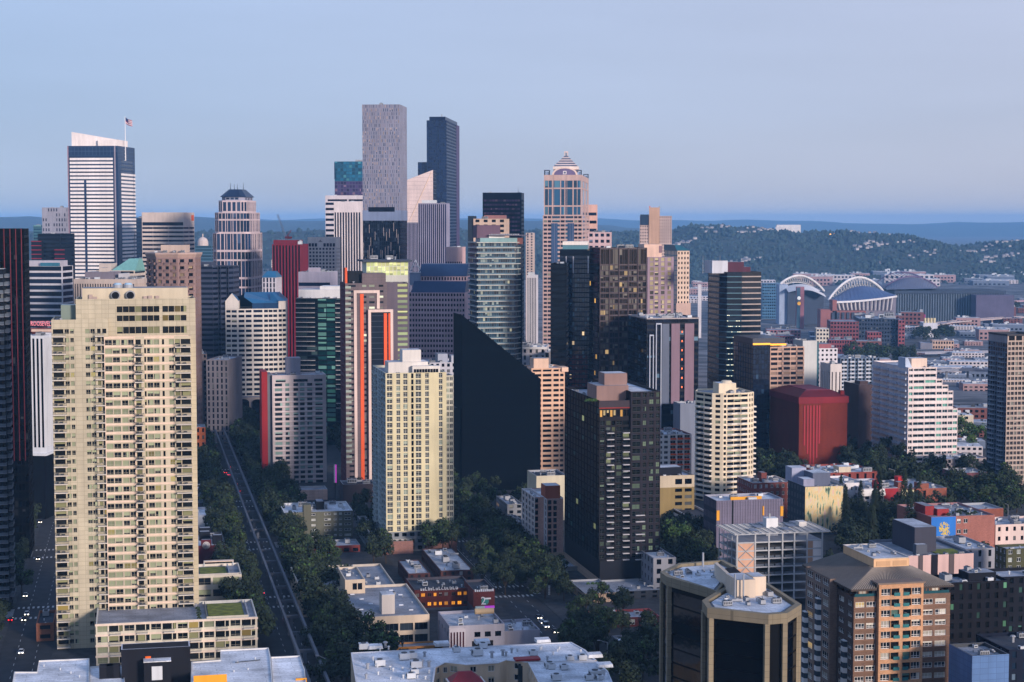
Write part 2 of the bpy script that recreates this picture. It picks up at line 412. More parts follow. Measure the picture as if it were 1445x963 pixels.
    def _one(b, wn):
        c, (dx, dy), ww, hh, g, fr, key, nm = wn
        o = link(nm, pane_mesh(ww, hh, g), b.e, Matrix.Translation(c) @ Matrix.Rotation(math.atan2(dy, dx), 4, 'Z'))
        if fr: link('frame', frame_mesh(ww, hh, fr), o)
    def _join(b, ws, name, stuff=False):
        mb = MB(); fb = MB()
        for c, (dx, dy), ww, hh, g, fr, key, nm in ws:
            mb.face([(c[0] - dx * ww / 2, c[1] - dy * ww / 2, c[2] - hh / 2), (c[0] + dx * ww / 2, c[1] + dy * ww / 2, c[2] - hh / 2),
                     (c[0] + dx * ww / 2, c[1] + dy * ww / 2, c[2] + hh / 2), (c[0] - dx * ww / 2, c[1] - dy * ww / 2, c[2] + hh / 2)], g)
            if fr: frame_into(fb, ww, hh, fr, Matrix.Translation(c) @ Matrix.Rotation(math.atan2(dy, dx), 4, 'Z'))
        o = mb.build(name, b.e); uvs(o.data)
        if stuff: o['kind'] = 'stuff'
        if fb.f:
            q = fb.build('frame', o)
def uvs(me):
    me.uv_layers.new(name='UVMap').data.foreach_set('uv', [0, 0, 1, 0, 1, 1, 0, 1] * len(me.polygons)); return me
_pm, _fm, _bm = {}, {}, {}
def pane_mesh(w_, h_, g):
    k = (round(w_, 2), round(h_, 2), g.name)
    if k not in _pm:
        mb = MB(); mb.face([(-w_ / 2, 0, -h_ / 2), (w_ / 2, 0, -h_ / 2), (w_ / 2, 0, h_ / 2), (-w_ / 2, 0, h_ / 2)], g); _pm[k] = uvs(mb.mesh('pane'))
    return _pm[k]
def frame_into(mb, w_, h_, fr, M=None):
    t = fr.get('t', 0.12); m = fr['m']; y0, y1 = -0.08, 0.03
    x, z = w_ / 2 - .004, h_ / 2 - .004
    mb.box(-x, -x + t, y0, y1, -z, z, m, M); mb.box(x - t, x, y0, y1, -z, z, m, M)
    mb.box(-x + t, x - t, y0, y1, z - t, z, m, M); mb.box(-x + t, x - t, y0, y1, -z, -z + t, m, M)
    nv, nh = fr['bars']
    for i in range(nv):
        c = -x + 2 * x * (i + 1) / (nv + 1); mb.box(c - t * .4, c + t * .4, y0, y1, -z + t, z - t, m, M)
    for i in range(nh):
        c = -z + 2 * z * (fr.get('h0', (i + 1) / (nh + 1))); mb.box(-x + t, x - t, y0 + .01, y1 - .01, c - t * .4, c + t * .4, m, M)
def frame_mesh(w_, h_, fr):
    k = (round(w_, 2), round(h_, 2), fr['m'].name, fr['bars'])
    if k not in _fm:
        mb = MB(); frame_into(mb, w_, h_, fr); _fm[k] = mb.mesh('frame')
    return _fm[k]
def balcony_into(mb, wd, dep, st, M=None):
    slab, rail, kind = st
    mb.box(0, wd, -dep, -0.01, -0.34, 0, slab, M)
    if kind == 'solid':
        mb.box(0, wd, -dep, -dep + .15, 0.0, 1.05, rail, M); mb.box(0, .15, -dep + .15, -0.01, 0.0, 1.05, rail, M); mb.box(wd - .15, wd, -dep + .15, -0.01, 0.0, 1.05, rail, M)
    else:
        mb.box(0, wd, -dep, -dep + .08, 1.0, 1.1, rail, M); mb.box(0, .08, -dep + .08, -0.01, 1.0, 1.1, rail, M); mb.box(wd - .08, wd, -dep + .08, -0.01, 1.0, 1.1, rail, M)
        n = max(2, int(wd / 0.45))
        for i in range(n + 1):
            x = i * (wd - .07) / n; mb.box(x, x + .06, -dep + .01, -dep + .06, 0, 1.0, rail, M)
        for y in (-dep * .66, -dep * .33): mb.box(0, .05, y, y + .06, 0, 1, rail, M); mb.box(wd - .05, wd, y, y + .06, 0, 1, rail, M)
        if kind == 'furn':
            mb.box(wd * .2, wd * .2 + .7, -dep * .7, -dep * .7 + .7, 0.02, .75, DARKMETAL, M); mb.box(wd * .5, wd * .5 + 1.1, -dep * .6, -dep * .6 + .5, .02, .5, DARKMETAL, M)
def balcony_mesh(wd, dep, st):
    k = (round(wd, 2), round(dep, 2), st[0].name, st[1].name, st[2])
    if k not in _bm:
        mb = MB(); balcony_into(mb, wd, dep, st); _bm[k] = mb.mesh('balcony')
    return _bm[k]
# rooftop machines shared by the flat roofs
UNIT_NAMES = ['rooftop_unit', 'roof_vent', 'rooftop_unit', 'roof_vent', 'roof_duct']
UNITS = []
def _units():
    a = MB()   # packaged air handler with two fans
    a.box(-2, 2, -1.2, 1.2, .3, 2.1, METAL); a.box(-1.9, -1.6, -1.1, 1.1, 0, .3, DARKMETAL); a.box(1.6, 1.9, -1.1, 1.1, 0, .3, DARKMETAL)
    for x in (-1, 1): a.cyl(x, 0, .75, 2.1, 2.4, DARKMETAL, 10)
    for i in range(5): a.box(-1.8 + i * .75, -1.3 + i * .75, -1.23, -1.2, .7, 1.8, DARKMETAL)
    UNITS.append(a.mesh('air_handler'))
    a = MB(); a.cyl(0, 0, .35, 0, 1.3, METAL, 8); a.cyl(0, 0, .7, 1.3, 1.6, METAL, 8, .45); UNITS.append(a.mesh('pipe_vent'))
    a = MB(); a.box(-1.2, 1.2, -1, 1, .2, 1.6, WHITEP); a.box(-1.0, 1.0, -.8, .8, 0, .2, DARKMETAL); a.cyl(0, 0, .7, 1.6, 1.75, DARKMETAL, 10); a.box(-1.23, -1.2, -.8, .8, .5, 1.3, DARKMETAL); UNITS.append(a.mesh('condenser'))
    a = MB(); a.cyl(0, 0, .25, 0, .7, WHITEP, 8); a.cyl(0, 0, .42, .7, .95, WHITEP, 8, .3); UNITS.append(a.mesh('small_vent'))
    a = MB(); a.box(-2.6, 2.6, -.5, .5, .5, 1.3, METAL); a.box(2.0, 2.6, -.5, .5, 0, .5, METAL); a.box(-2.5, -2.3, -.4, .4, 0, .5, DARKMETAL); a.box(-.6, .6, -.6, .6, 1.3, 1.6, METAL); UNITS.append(a.mesh('duct'))
_units()
# ------------------------------------------------------------------ ground, streets, hills, air
def ground_mat(name, c1, c2, sc, rough=0.9):
    m, n, l, p = new_mat(name); p.inputs['Roughness'].default_value = rough
    tc = n.new('ShaderNodeTexCoord'); a = n.new('ShaderNodeTexNoise'); a.inputs['Scale'].default_value = sc; a.inputs['Detail'].default_value = 8
    l.new(tc.outputs['Object'], a.inputs['Vector'])
    r = n.new('ShaderNodeValToRGB'); r.color_ramp.elements[0].position = .38; r.color_ramp.elements[1].position = .62
    r.color_ramp.elements[0].color = (*lin(c1), 1); r.color_ramp.elements[1].color = (*lin(c2), 1)
    l.new(a.outputs['Fac'], r.inputs[0]); l.new(r.outputs[0], p.inputs['Base Color']); return m
ASPH = ground_mat('asphalt', (26, 29, 34), (40, 42, 47), 0.2)
PAVE = ground_mat('paving', (34, 37, 41), (54, 56, 59), 0.3)
FARG = ground_mat('industrial_ground', (40, 44, 50), (112, 110, 112), 0.02)
MARK = wall((176, 178, 178), 0.7)
def struct(o): o['kind'] = 'structure'; return o
mb = MB()
ys = [-300, 0, 300, 600, 900, 1200, 1350, 1500, 1650, 1800, 2000, 2200, 2400, 2700, 3200, 4000, 5000, 6500, 8500, 12000, 18000, 26000, 34000]
xs = [-16000, -9000, -6000, -4000, -2500, -1500, -1000, -600, -420, -240, -60, 120, 300, 500, 800, 1200, 1800, 2600, 4000, 6500, 9000, 16000]
for j in range(len(ys)):
    for i in range(len(xs)): mb.v.append((xs[i], ys[j], gz(xs[i], ys[j])))
for j in range(len(ys) - 1):
    for i in range(len(xs) - 1):
        a = j * len(xs) + i; mb.f.append((a, a + 1, a + 1 + len(xs), a + len(xs)))
        mb.mi.append(mb.mat(ASPH if ys[j] < 1500 else FARG))
struct(mb.build('ground'))
# Belltown street grid: origin at the near crossing on the elevated-track avenue
OX, OY = -96.0, 708.0; th = R(GA); RR = (math.cos(th), -math.sin(th)); AA = (math.sin(th), math.cos(th))
def g2w(p, s, z=0.0):
    x, y = OX + RR[0] * p + AA[0] * s, OY + RR[1] * p + AA[1] * s; return (x, y, z + gz(x, y))
def strip(mb, p0, p1, s0, s1, z, m):
    mb.face([g2w(p0, s0, z), g2w(p1, s0, z), g2w(p1, s1, z), g2w(p0, s1, z)], m)
BLK_P = [(-180, -104), (-85.5, -11), (11, 88), (106, 185), (203, 282), (300, 379), (397, 476)]
BLK_S = [(-420, -298), (-282, -150), (-134, -8.5), (8.5, 118), (136, 245), (263, 372), (390, 500), (518, 628)]
for p0, p1 in BLK_P:
    for s0, s1 in BLK_S:
        mb = MB(); c = [g2w(p0, s0), g2w(p1, s0), g2w(p1, s1), g2w(p0, s1)]
        mb.prism([(q[0], q[1]) for q in c], -0.5, 0.15, PAVE); o = struct(mb.build('pavement')); o.location.z = min(q[2] for q in c)
mb = MB()     # painted markings: lane lines, stop bars and crossings
for pc in (-94.5, 0, 97, 194):
    for s in range(-400, 640, 9):
        for off in (-3.4, 3.4): strip(mb, pc + off - .09, pc + off + .09, s, s + 3.2, .03, MARK)
    for s in (-142, 0, 127, 254, 381):
        for sd_ in (-1, 1):
            for k in range(9): strip(mb, pc - 8 + k * 1.9, pc - 8 + k * 1.9 + .8, s + sd_ * 9.5 - 1.7, s + sd_ * 9.5 + 1.7, .03, MARK)
strip(mb, 92.4, 92.6, 10, 118, .04, MARK); strip(mb, 102.2, 102.4, 10, 118, .04, MARK)
for s in (-142, 0, 127, 254):
    for pc in (-94.5, 0, 97):
        for sd_ in (-1, 1):
            for k in range(8): strip(mb, pc + sd_ * 10.5 - 1.5, pc + sd_ * 10.5 + 1.5, s - 7 + k * 1.9, s - 7 + k * 1.9 + .8, .03, MARK)
struct(mb.build('road_markings'))
# wooded hills
def hill_mat(name, c1, c2):
    m = ground_mat(name, c1, c2, 0.02); return m
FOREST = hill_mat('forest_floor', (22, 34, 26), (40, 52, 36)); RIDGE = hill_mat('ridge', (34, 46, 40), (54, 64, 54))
def hill(name, y0, y1, xs_, prof, m, ny=8, bump=0.0, seed=1):
    """a long hill: prof(x) is the crest height, y0 the foot, y1 the crest; closed behind"""
    rr = random.Random(seed); mb = MB(); n = len(xs_)
    for j in range(ny + 4):
        f = j / ny if j <= ny else 1 + (j - ny) * .2
        y = y0 + (y1 - y0) * f
        for x in xs_:
            hgt = prof(x) * (smooth(0, 1, f) if f <= 1 else max(0, 1 - (f - 1) * 1.5))
            mb.v.append((x, y + rr.uniform(-1, 1) * (y1 - y0) * .02, gz(x, y) - 3 + max(0, hgt + (rr.uniform(-bump, bump) if 0 < f < 1.9 else 0))))
    for j in range(ny + 3):
        for i in range(n - 1):
            a = j * n + i; mb.f.append((a, a + 1, a + 1 + n, a + n)); mb.mi.append(mb.mat(m))
    o = struct(mb.build(name)); return o
def bumps(x, *w):
    return sum(a * math.exp(-((x - c) / s) ** 2) for a, c, s in w)
def lvl(py, d): return H - (py - HOR) / F * d
BH0, BH1 = 5500.0, 7200.0
def beacon(x):
    px = 722.5 + F * x / BH1
    return 38 + lvl(339, BH1) + bumps(px, (58, 1000, 70), (26, 1110, 70), (26, 1220, 80), (-26, 1350, 60), (26, 880, 60), (22, 760, 60), (16, 640, 60)) + 4 * math.sin(px * .06) + 3 * math.sin(px * .15)
hx = [-2800 + i * 80 for i in range(82)]
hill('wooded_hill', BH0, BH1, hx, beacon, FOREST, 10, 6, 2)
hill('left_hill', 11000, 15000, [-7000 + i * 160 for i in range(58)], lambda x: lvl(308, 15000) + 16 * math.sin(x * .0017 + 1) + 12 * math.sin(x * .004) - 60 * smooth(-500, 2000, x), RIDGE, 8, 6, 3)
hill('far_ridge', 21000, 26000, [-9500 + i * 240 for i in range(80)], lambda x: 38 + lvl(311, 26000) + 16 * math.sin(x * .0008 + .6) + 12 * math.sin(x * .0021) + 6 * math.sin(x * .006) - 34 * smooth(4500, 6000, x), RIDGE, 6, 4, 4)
def hill_z(x, y):
    f = (y - BH0) / (BH1 - BH0); return gz(x, y) - 3 + beacon(x) * smooth(0, 1, f)
# the woods on the hill: an uncountable mass of crowns
LEAFD = ground_mat('leaf_dark', (16, 27, 18), (34, 50, 28), 1.5); LEAFM = ground_mat('leaf_mid', (24, 38, 20), (50, 66, 32), 1.5)
LEAFY = ground_mat('leaf_yellow', (70, 74, 24), (110, 106, 36), 1.5); LEAFG = ground_mat('leaf_green', (34, 62, 26), (74, 104, 44), 1.5)
BARK = wall((58, 48, 40), 0.9)
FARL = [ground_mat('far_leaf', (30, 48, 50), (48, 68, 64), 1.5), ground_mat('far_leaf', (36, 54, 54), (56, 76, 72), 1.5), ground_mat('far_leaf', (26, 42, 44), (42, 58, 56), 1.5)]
mb = MB(); rr = random.Random(5)
for i in range(7500):
    y = BH0 - 200 + (BH1 - BH0 + 260) * rr.random() ** 0.8; x = rr.uniform(-.02, .315) * y if rr.random() < .85 else rr.uniform(-.3, 0) * y
    if y < BH0 and rr.random() < .5: continue
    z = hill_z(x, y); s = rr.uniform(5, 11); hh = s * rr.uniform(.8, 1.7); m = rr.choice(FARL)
    n = 6; a0 = rr.random() * 6
    lo = [(x + s * .8 * math.cos(a0 + 2 * math.pi * q / n) * rr.uniform(.7, 1.2), y + s * .8 * math.sin(a0 + 2 * math.pi * q / n), z - 3) for q in range(n)]
    mi = [(p[0] + (x - p[0]) * rr.uniform(-.2, .25), p[1] + (y - p[1]) * .1, z + hh * rr.uniform(.35, .6)) for p in lo]
    tp = (x + rr.uniform(-2, 2), y, z + hh)
    for q in range(n):
        r2 = (q + 1) % n; mb.face([lo[q], lo[r2], mi[r2], mi[q]], m); mb.face([mi[q], mi[r2], tp], m)
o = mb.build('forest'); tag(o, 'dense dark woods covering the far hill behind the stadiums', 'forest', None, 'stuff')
# the air: one closed box round everything
hm = bpy.data.materials.new('haze'); hm.use_nodes = True; n = hm.node_tree.nodes; n.remove(n['Principled BSDF'])
pv = n.new('ShaderNodeVolumePrincipled'); pv.inputs['Color'].default_value = (*HAZE_COL, 1); pv.inputs['Density'].default_value = HAZE_DENSITY; pv.inputs['Anisotropy'].default_value = -0.15
hm.node_tree.links.new(pv.outputs[0], n['Material Output'].inputs['Volume'])
mb = MB(); mb.box(-17000, 17000, -340, 35000, -46, 268, hm); o = mb.build('haze'); o['kind'] = 'stuff'; o['label'] = 'thin blue evening haze over the whole city'; o['category'] = 'haze'
# ------------------------------------------------------------------ downtown towers, far to near
NAVY = glass((12, 22, 40), (120, 130, 150), .06); DARK = glass((6, 10, 17), (110, 112, 110), .08, spec=.25); TEAL = glass((18, 52, 66), (120, 170, 170), .12, ior=1.8)
BLUE = glass((16, 40, 66), (130, 150, 170), .05, ior=1.7)
PINKW = wall((196, 178, 172)); WHITE = wall((214, 210, 206)); CREAM = wall((214, 200, 178)); TAN = wall((176, 148, 128)); GREYW = wall((150, 152, 160)); LGREY = wall((184, 184, 190))
SLATE = wall((62, 70, 86), 0.5); NAVYW = wall((24, 34, 54), 0.45); BLACKW = wall((14, 17, 24), 0.4); BROWN = wall((86, 66, 60)); DKRED = wall((104, 26, 34)); BRICKR = wall((120, 62, 52), .85, 'brick'); BRICKP = wall((160, 110, 96), .85, 'brick')
def flr(h, fh): return max(1, round(h / fh))
def simple(b, wm, gm, fm=3.8, bay=3.2, wf=.6, sill=.3, head=.85, faces='FRL', z0=0, box=None, rm=None, cm=None, units=4, dep=.3, frame=None, par=1.0, ztop=None):
    z1 = ztop or b.h; x0, x1, y0, y1 = box or (0, b.W, 0, b.D)
    pf = P(max(1, round((x1 - x0) / bay)), wf); ps = P(max(1, round((y1 - y0) / bay)), wf)
    b.shell(z0, z1, wm, gm, pf if 'F' in faces else None, ps if 'R' in faces else None, ps if 'L' in faces else None, flr(z1 - z0, fm), box, sill=sill, head=head, dep=dep, frame=frame)
    b.roof(z1, rm, cm or wm, box, par)
    if units: b.units(units, z1 - par, box)
    return b
def ribbon(b, wm, gm, fm=3.9, frac=.5, z0=0, z1=None, box=None, faces='FRL', edge=.03, rm=None, units=4, split=1, dep=.25, sill=None):
    z1 = z1 or b.h; p = [('.', edge)] + ([('w', 1 / split), ('.', .012)] * split)[:-1] + [('.', edge)]
    s = sill if sill is not None else (1 - frac) / 2 + .1
    b.shell(z0, z1, wm, gm, p if 'F' in faces else None, p if 'R' in faces else None, p if 'L' in faces else None, flr(z1 - z0, fm), box, sill=s, head=min(.97, s + frac), dep=dep)
    b.roof(z1, rm, wm, box)
    if units: b.units(units, z1 - 1, box)
    return b
def stripes(b, wm, gm, bay=2.4, frac=.6, z0=0, z1=None, box=None, faces='FRL', top=.0, base=0.0, rm=None, units=4, dep=.6):
    z1 = z1 or b.h; x0, x1, y0, y1 = box or (0, b.W, 0, b.D)
    pf = P(max(1, round((x1 - x0) / bay)), frac); ps = P(max(1, round((y1 - y0) / bay)), frac)
    b.shell(z0, z1, wm, gm, pf if 'F' in faces else None, ps if 'R' in faces else None, ps if 'L' in faces else None, 1, box, rows=[(z0 + base, z1 - top)], dep=dep)
    b.roof(z1, rm, wm, box)
    if units: b.units(units, z1 - 1, box)
    return b
def mast(b, x, y, z0, z1, r=.25, part='antenna', m=None): b.obj(part, lambda mb: mb.bar((x, y, z0), (x, y, z1), r, m or METAL, 6, r * .4))
def pent(b, x0, x1, y0, y1, z0, z1, m, rm=None): b.obj('penthouse', lambda mb: (mb.box(x0, x1, y0, y1, z0, z1, m, bottom=False), mb.face([(x0 + .3, y0 + .3, z1 + .04), (x1 - .3, y0 + .3, z1 + .04), (x1 - .3, y1 - .3, z1 + .04), (x0 + .3, y1 - .3, z1 + .04)], rm or ROOFG)))

# ---- white banded tower with the flag
b = Bld('office_tower', 'dark blue tower with white floor bands, slanted white crown and a flag', 'R', 95, 166, 190, 206, 1750, GB)
gl = glass((16, 36, 62), (80, 100, 120), .08, ior=1.7, metal=.15); z0 = b.zy(400) - 60; zt = b.zy(221); W, D = b.W, b.D
b.shell(0, b.h, wall((34, 54, 84), .35), None); b.roof(b.h, ROOFG, NAVYW)
# glass grid above the bands and at the corners
for fc, nb, a0, a1 in ((((0, -.02), (W, -.02)), 14, zt + 1, b.h - 1), (((W + .02, 0), (W + .02, D)), 8, b.zy(240), b.h - 1)):
    b.fac(fc[0], fc[1], a0, a1, P(nb, .9), max(2, flr(a1 - a0, 4)), wall((70, 88, 116), .4), gl, sill=.06, head=.94, dep=.1, part='wall')
bw = wall((236, 226, 220), .6); fh = 3.72; u0, u1, um, uw = W * .045, W * .90, b.fp(121, 300)[0], W * .025
zs = [zt - i * fh for i in range(1, 46)]
zslot = b.zy(256)
m1 = MB(); m1.box(u0, u1, -.45, -.003, 0, 2.25, bw); me1 = m1.mesh('floor_band')
m2 = MB(); m2.box(u0, um - uw, -.45, -.003, 0, 2.25, bw); m2.box(um + uw, u1, -.45, -.003, 0, 2.25, bw); me2 = m2.mesh('floor_band')
for z in zs: link('floor_band', me1 if z > zslot else me2, b.e, Matrix.Translation((0, 0, z)))
m3 = MB(); m3.box(W + .003, W + .5, D * .18, D * .86, 0, 2.05, bw); m3.box(W + .003, W + .5, D * .90, D, 0, 2.05, bw); me3 = m3.mesh('floor_band')
for z in zs[4:]: link('floor_band', me3, b.e, Matrix.Translation((0, 0, z)))
for zz, zb in zip(zs[:-1], zs[1:]):
    for a, c, y in ((u0, u1, 0), ):
        b.wins.append((((a + c) / 2, -.06, (zz + zb + 2.25) / 2), (1, 0), c - a, zz - zb - 2.3, gl, None, (zz,), 'window'))
    b.wins.append(((W + .06, D * .52, (zz + zb + 2.05) / 2), (0, 1), D * .68, zz - zb - 2.1, gl, None, (zz, 1), 'window'))
b.fin((0, 0), (W, 0), W * .93, W * .955, zs[-1], b.h, .5, wall((150, 140, 150), .5), 'pier')
b.fin((0, 0), (W, 0), 0, W * .02, 20, b.h, .4, wall((150, 120, 128), .5), 'pier')
zc = b.zy(186); ws = wall((240, 226, 218), .7)
def crown(mb):
    x0 = W * .06; x1 = W * .96
    P_ = [(x0, 4, b.h), (x1, 4, b.h), (x1, 4, b.zy(197)), (W * .82, 4, b.zy(195.5)), (x0, 4, zc)]
    Q_ = [(p[0], D * .7, p[2]) for p in P_]; mb.face(P_, ws); mb.face(list(reversed(Q_)), ws)
    for i in range(5): j = (i + 1) % 5; mb.face([P_[i], Q_[i], Q_[j], P_[j]], ws)
b.obj('crown', crown)
pent(b, W * .6, W * .98, 1.0, 3.8, b.h, b.zy(198), ws)
fx, fy = W + 1.2, D * .38
fp_ = b.obj('flagpole', lambda mb: mb.bar((fx, fy, b.zy(226)), (fx, fy, b.zy(163)), .55, wall((226, 222, 220), .5), 8, .25))
b.obj('flagpole_bracket', lambda mb: [mb.box(W, fx, fy - .3, fy + .3, b.zy(226) + i * 3.5, b.zy(226) + i * 3.5 + .5, WHITEP) for i in range(6)])
fz = b.zy(164)
def flag(mb):
    red, wh, bl = wall((150, 60, 66)), wall((206, 200, 204)), wall((34, 40, 84))
    for i in range(7):
        for j in range(8):
            f = lambda s: (fx + .5 + 7.2 * s * .95, fy + .5 * math.sin(s * 7), -4.2 * s - .6 * math.sin(s * 5))
            a, c = f(j / 8), f((j + 1) / 8); h0, h1 = fz - i * .85, fz - (i + 1) * .85
            m = bl if i < 4 and j < 3 else (red if i % 2 == 0 else wh)
            mb.face([(a[0], a[1], h1 + a[2]), (c[0], c[1], h1 + c[2]), (c[0], c[1], h0 + c[2]), (a[0], a[1], h0 + a[2])], m)
            mb.face([(a[0], a[1] + .06, h0 + a[2]), (c[0], c[1] + .06, h0 + c[2]), (c[0], c[1] + .06, h1 + c[2]), (a[0], a[1] + .06, h1 + a[2])], m)
mb = MB(); flag(mb); mb.build('flag', fp_)
b.done()
# ---- left cluster
b = Bld('apartment_tower', 'pale concrete tower with scattered slit windows behind the white banded tower', 'R', 59, 93, 96, 293, 2100, GB, D=30)
rr = random.Random(3); b.shell(0, b.h, wall((150, 148, 158)), glass((40, 44, 60), (120, 120, 130), .2), P(9, .45), P(6, .4), None, flr(b.h, 6), sill=.2, head=.8, skip=lambda r, c: rr.random() < .35); b.roof(b.h); b.units(3, b.h - 1); b.done()
b = Bld('office_building', 'narrow teal glass block at the far left below the hills', 'R', 47, 58, 60, 318, 2300, GB, D=25); ribbon(b, wall((60, 100, 110)), TEAL, frac=.6, units=2); b.done()
b = Bld('office_tower', 'dark stepped tower with crimson framed corners', 'R', 53, 85, 88, 330, 1650, GB, D=40)
ribbon(b, wall((22, 30, 44)), DARK, units=3)
crim = wall((140, 40, 56))
for (p0, p1, py) in ((44, 58, 340), (77, 91, 352)):
    xa, zt = b.fp(p0, py, -6); xb, _ = b.fp(p1, py, -6); b.block('corner_wing', xa, xb, -6, 12, 0, zt, wall((20, 26, 38)), ROOFD)
    for k in range(12):
        b.obj('floor_band', lambda mb: mb.box(xa - .2, xb + .2, -6.3, -6.005, zt - 1 - k * 4, zt - .2 - k * 4, crim))
b.done()
b = Bld('office_tower', 'near black tower with thin red vertical lines at the left edge', 'R', -70, 34, 36, 323, 800, GA, D=34)
b.shell(0, b.h, wall((5, 6, 10), .6, 'matt'), glass((5, 8, 13), (60, 62, 66), .05, spec=.08), P(20, .82), P(6, .8), None, flr(b.h, 3.9), sill=.2, head=.92, dep=.15); b.roof(b.h, ROOFD, BLACKW)
for px in (5.5, 14, 22, 30): u = b.fp(px, 330)[0]; b.fin((0, 0), (b.W, 0), u - .18, u + .18, b.h * .3, b.h, .35, wall((96, 16, 34), .5), 'pier')
b.done()
b = Bld('apartment_tower', 'dark tower with ragged pale balcony edges at the left border', 'R', -60, 5, 8, 380, 690, GA, D=14)
b.shell(0, b.h, wall((22, 26, 32)), DARK, P(9, .7), P(3, .7), None, flr(b.h, 3.1), sill=.25, head=.9); b.roof(b.h)
st = (wall((110, 114, 122)), wall((84, 92, 102)), 'solid'); nf = flr(b.h, 3.1)
for i in range(2, nf):
    b.balc((b.W, 0), (b.W, b.D), .3 + (i % 2) * 2, b.D * .6 + (i % 3) * 1.2, i * b.h / nf, 1.6, st)
    b.balc((0, 0), (b.W, 0), b.W - 4.4, b.W - .2, i * b.h / nf, 1.3, st)
b.done()
b = Bld('office_building', 'mid-rise office with thin white bands and dark ribbon windows beside the black tower', 'R', 30, 88, 103, 376, 1300, GB)
ribbon(b, wall((192, 188, 192)), glass((14, 22, 38), pc=.03), frac=.68, fm=4.6, units=0, sill=.28); pent(b, 2, b.W * .92, 4, b.D * .8, b.h - 1, b.zy(368, 4), wall((176, 170, 178)))
b.obj('glass_penthouse', lambda mb: mb.box(b.W * .45, b.W * .9, 1.5, 3.8, b.h - 1, b.zy(371, 2), wall((54, 110, 130), .2))); b.units(3, b.h - 1, (b.W * .3, b.W, b.D * .8, b.D)); b.done()
b = Bld('hotel', 'dark red brick hotel with zigzag cornice under a rooftop letter sign', 'R', 45, 78, 80, 464, 1150, GB, D=30)
simple(b, wall((72, 34, 38), .85, 'brick'), DARK, 3.6, 3.4, .45, units=2)
b.obj('cornice', lambda mb: (mb.box(-.5, b.W + .5, -.8, -.01, b.h - 2.4, b.h + .3, wall((120, 66, 64))), [mb.prism([(b.W * k / 6, -.95), (b.W * (k + 1) / 6, -.95), (b.W * (k + .5) / 6, -.81)], b.h - 2, b.h - .4, wall((210, 180, 160))) for k in range(6)]))
b.done()
def text(s, size, m, parent, M, ext=.12, name='lettering', align='LEFT'):
    cu = bpy.data.curves.new(name, 'FONT'); cu.body = s; cu.size = size; cu.extrude = ext; cu.align_x = align; cu.resolution_u = 2
    t = bpy.data.objects.new(name, cu); COL.objects.link(t)
    dg = bpy.context.evaluated_depsgraph_get(); me = bpy.data.meshes.new_from_object(t.evaluated_get(dg)); bpy.data.objects.remove(t)
    me.materials.clear(); me.materials.append(m); o = bpy.data.objects.new(name, me); COL.objects.link(o)
    if parent is not None: o.parent = parent
    o.matrix_local = M; return o
UP = Matrix.Rotation(math.pi / 2, 4, 'X')
sg = empty('rooftop_sign', b.world(b.fp(43, 455, 6)[0], 6, b.h - .7), -b.th); tag(sg, 'rooftop sign of pink capital letters on a steel rack above the red hotel', 'sign')
hgt = b.zy(452, 6) - b.zy(460, 6) ; x0, zz = b.fp(43, 460, 6); k_ = zz - (b.h - .7)
text('ROOSEVELT', 4.6, emit((226, 128, 136), .5), sg, Matrix.Translation((0, 0, k_)) @ Matrix.Scale(.62, 4, (1, 0, 0)) @ UP, .15)
mb = MB()
for i in range(9): mb.box(i * 2, i * 2 + .15, .3, .45, 0, k_ + 4, DARKMETAL)
mb.box(0, 17, .3, .5, k_ - .3, k_ - .1, DARKMETAL); mb.box(0, 17, .3, .5, k_ + 3.5, k_ + 3.7, DARKMETAL); mb.build('rack', sg)
b = Bld('office_tower', 'white ribbed tower with black vertical slots raised on a dark podium', 'R', 38, 61, 66, 474, 905, GB, D=26)
zb = b.zy(640); b.h0 = zb
stripes(b, wall((206, 208, 212)), DARK, 2.1, .62, z0=zb, top=1.5, base=3, units=2); b.obj('podium', lambda mb: mb.box(-3, b.W - 1, 1.5, b.D, 0, zb, BLACKW)); b.obj('soffit_band', lambda mb: mb.box(-.8, b.W + .8, -.9, b.D, zb - 1.2, zb - .003, wall((206, 208, 212)))); b.done()
b = Bld('office_building', 'beige building with slotted attic and a crowded mechanical roof', 'F', 104, 104, 190, 394, 1260, GB, D=34)
stripes(b, wall((190, 172, 158)), DARK, 1.9, .5, top=3.4, base=0, units=0)
pent(b, b.W * .14, b.W * .62, 6, 22, b.h - 1, b.zy(384, 6), wall((120, 112, 120))); pent(b, b.W * .36, b.W * .48, 8, 16, b.zy(384, 6), b.zy(378, 8), wall((196, 180, 166))); pent(b, b.W * .7, b.W * .78, 5, 20, b.h - 1, b.zy(386, 6), wall((190, 186, 186)))
b.units(14, b.h - 1, seed=4, smax=1.1); b.done()
b = Bld('office_building', 'beige low tower with a sloping pale green roof', 'R', 136, 190, 202, 382, 1420, GB, D=30)
ribbon(b, wall((198, 182, 166)), DARK, frac=.45, units=0); grn = wall((120, 170, 160), .5)
zr = b.zy(365, 15)
b.obj('sloped_roof', lambda mb: (mb.prism([(b.W * .35, .5), (b.W, .5), (b.W, b.D - .5), (b.W * .35, b.D - .5)], b.h - .9, zr, grn, [(b.W * .75, b.D * .4), (b.W, b.D * .4), (b.W, b.D * .7), (b.W * .75, b.D * .7)])))
pent(b, 1, b.W * .34, 4, 20, b.h - 1, b.zy(372, 4), wall((196, 180, 168))); b.done()
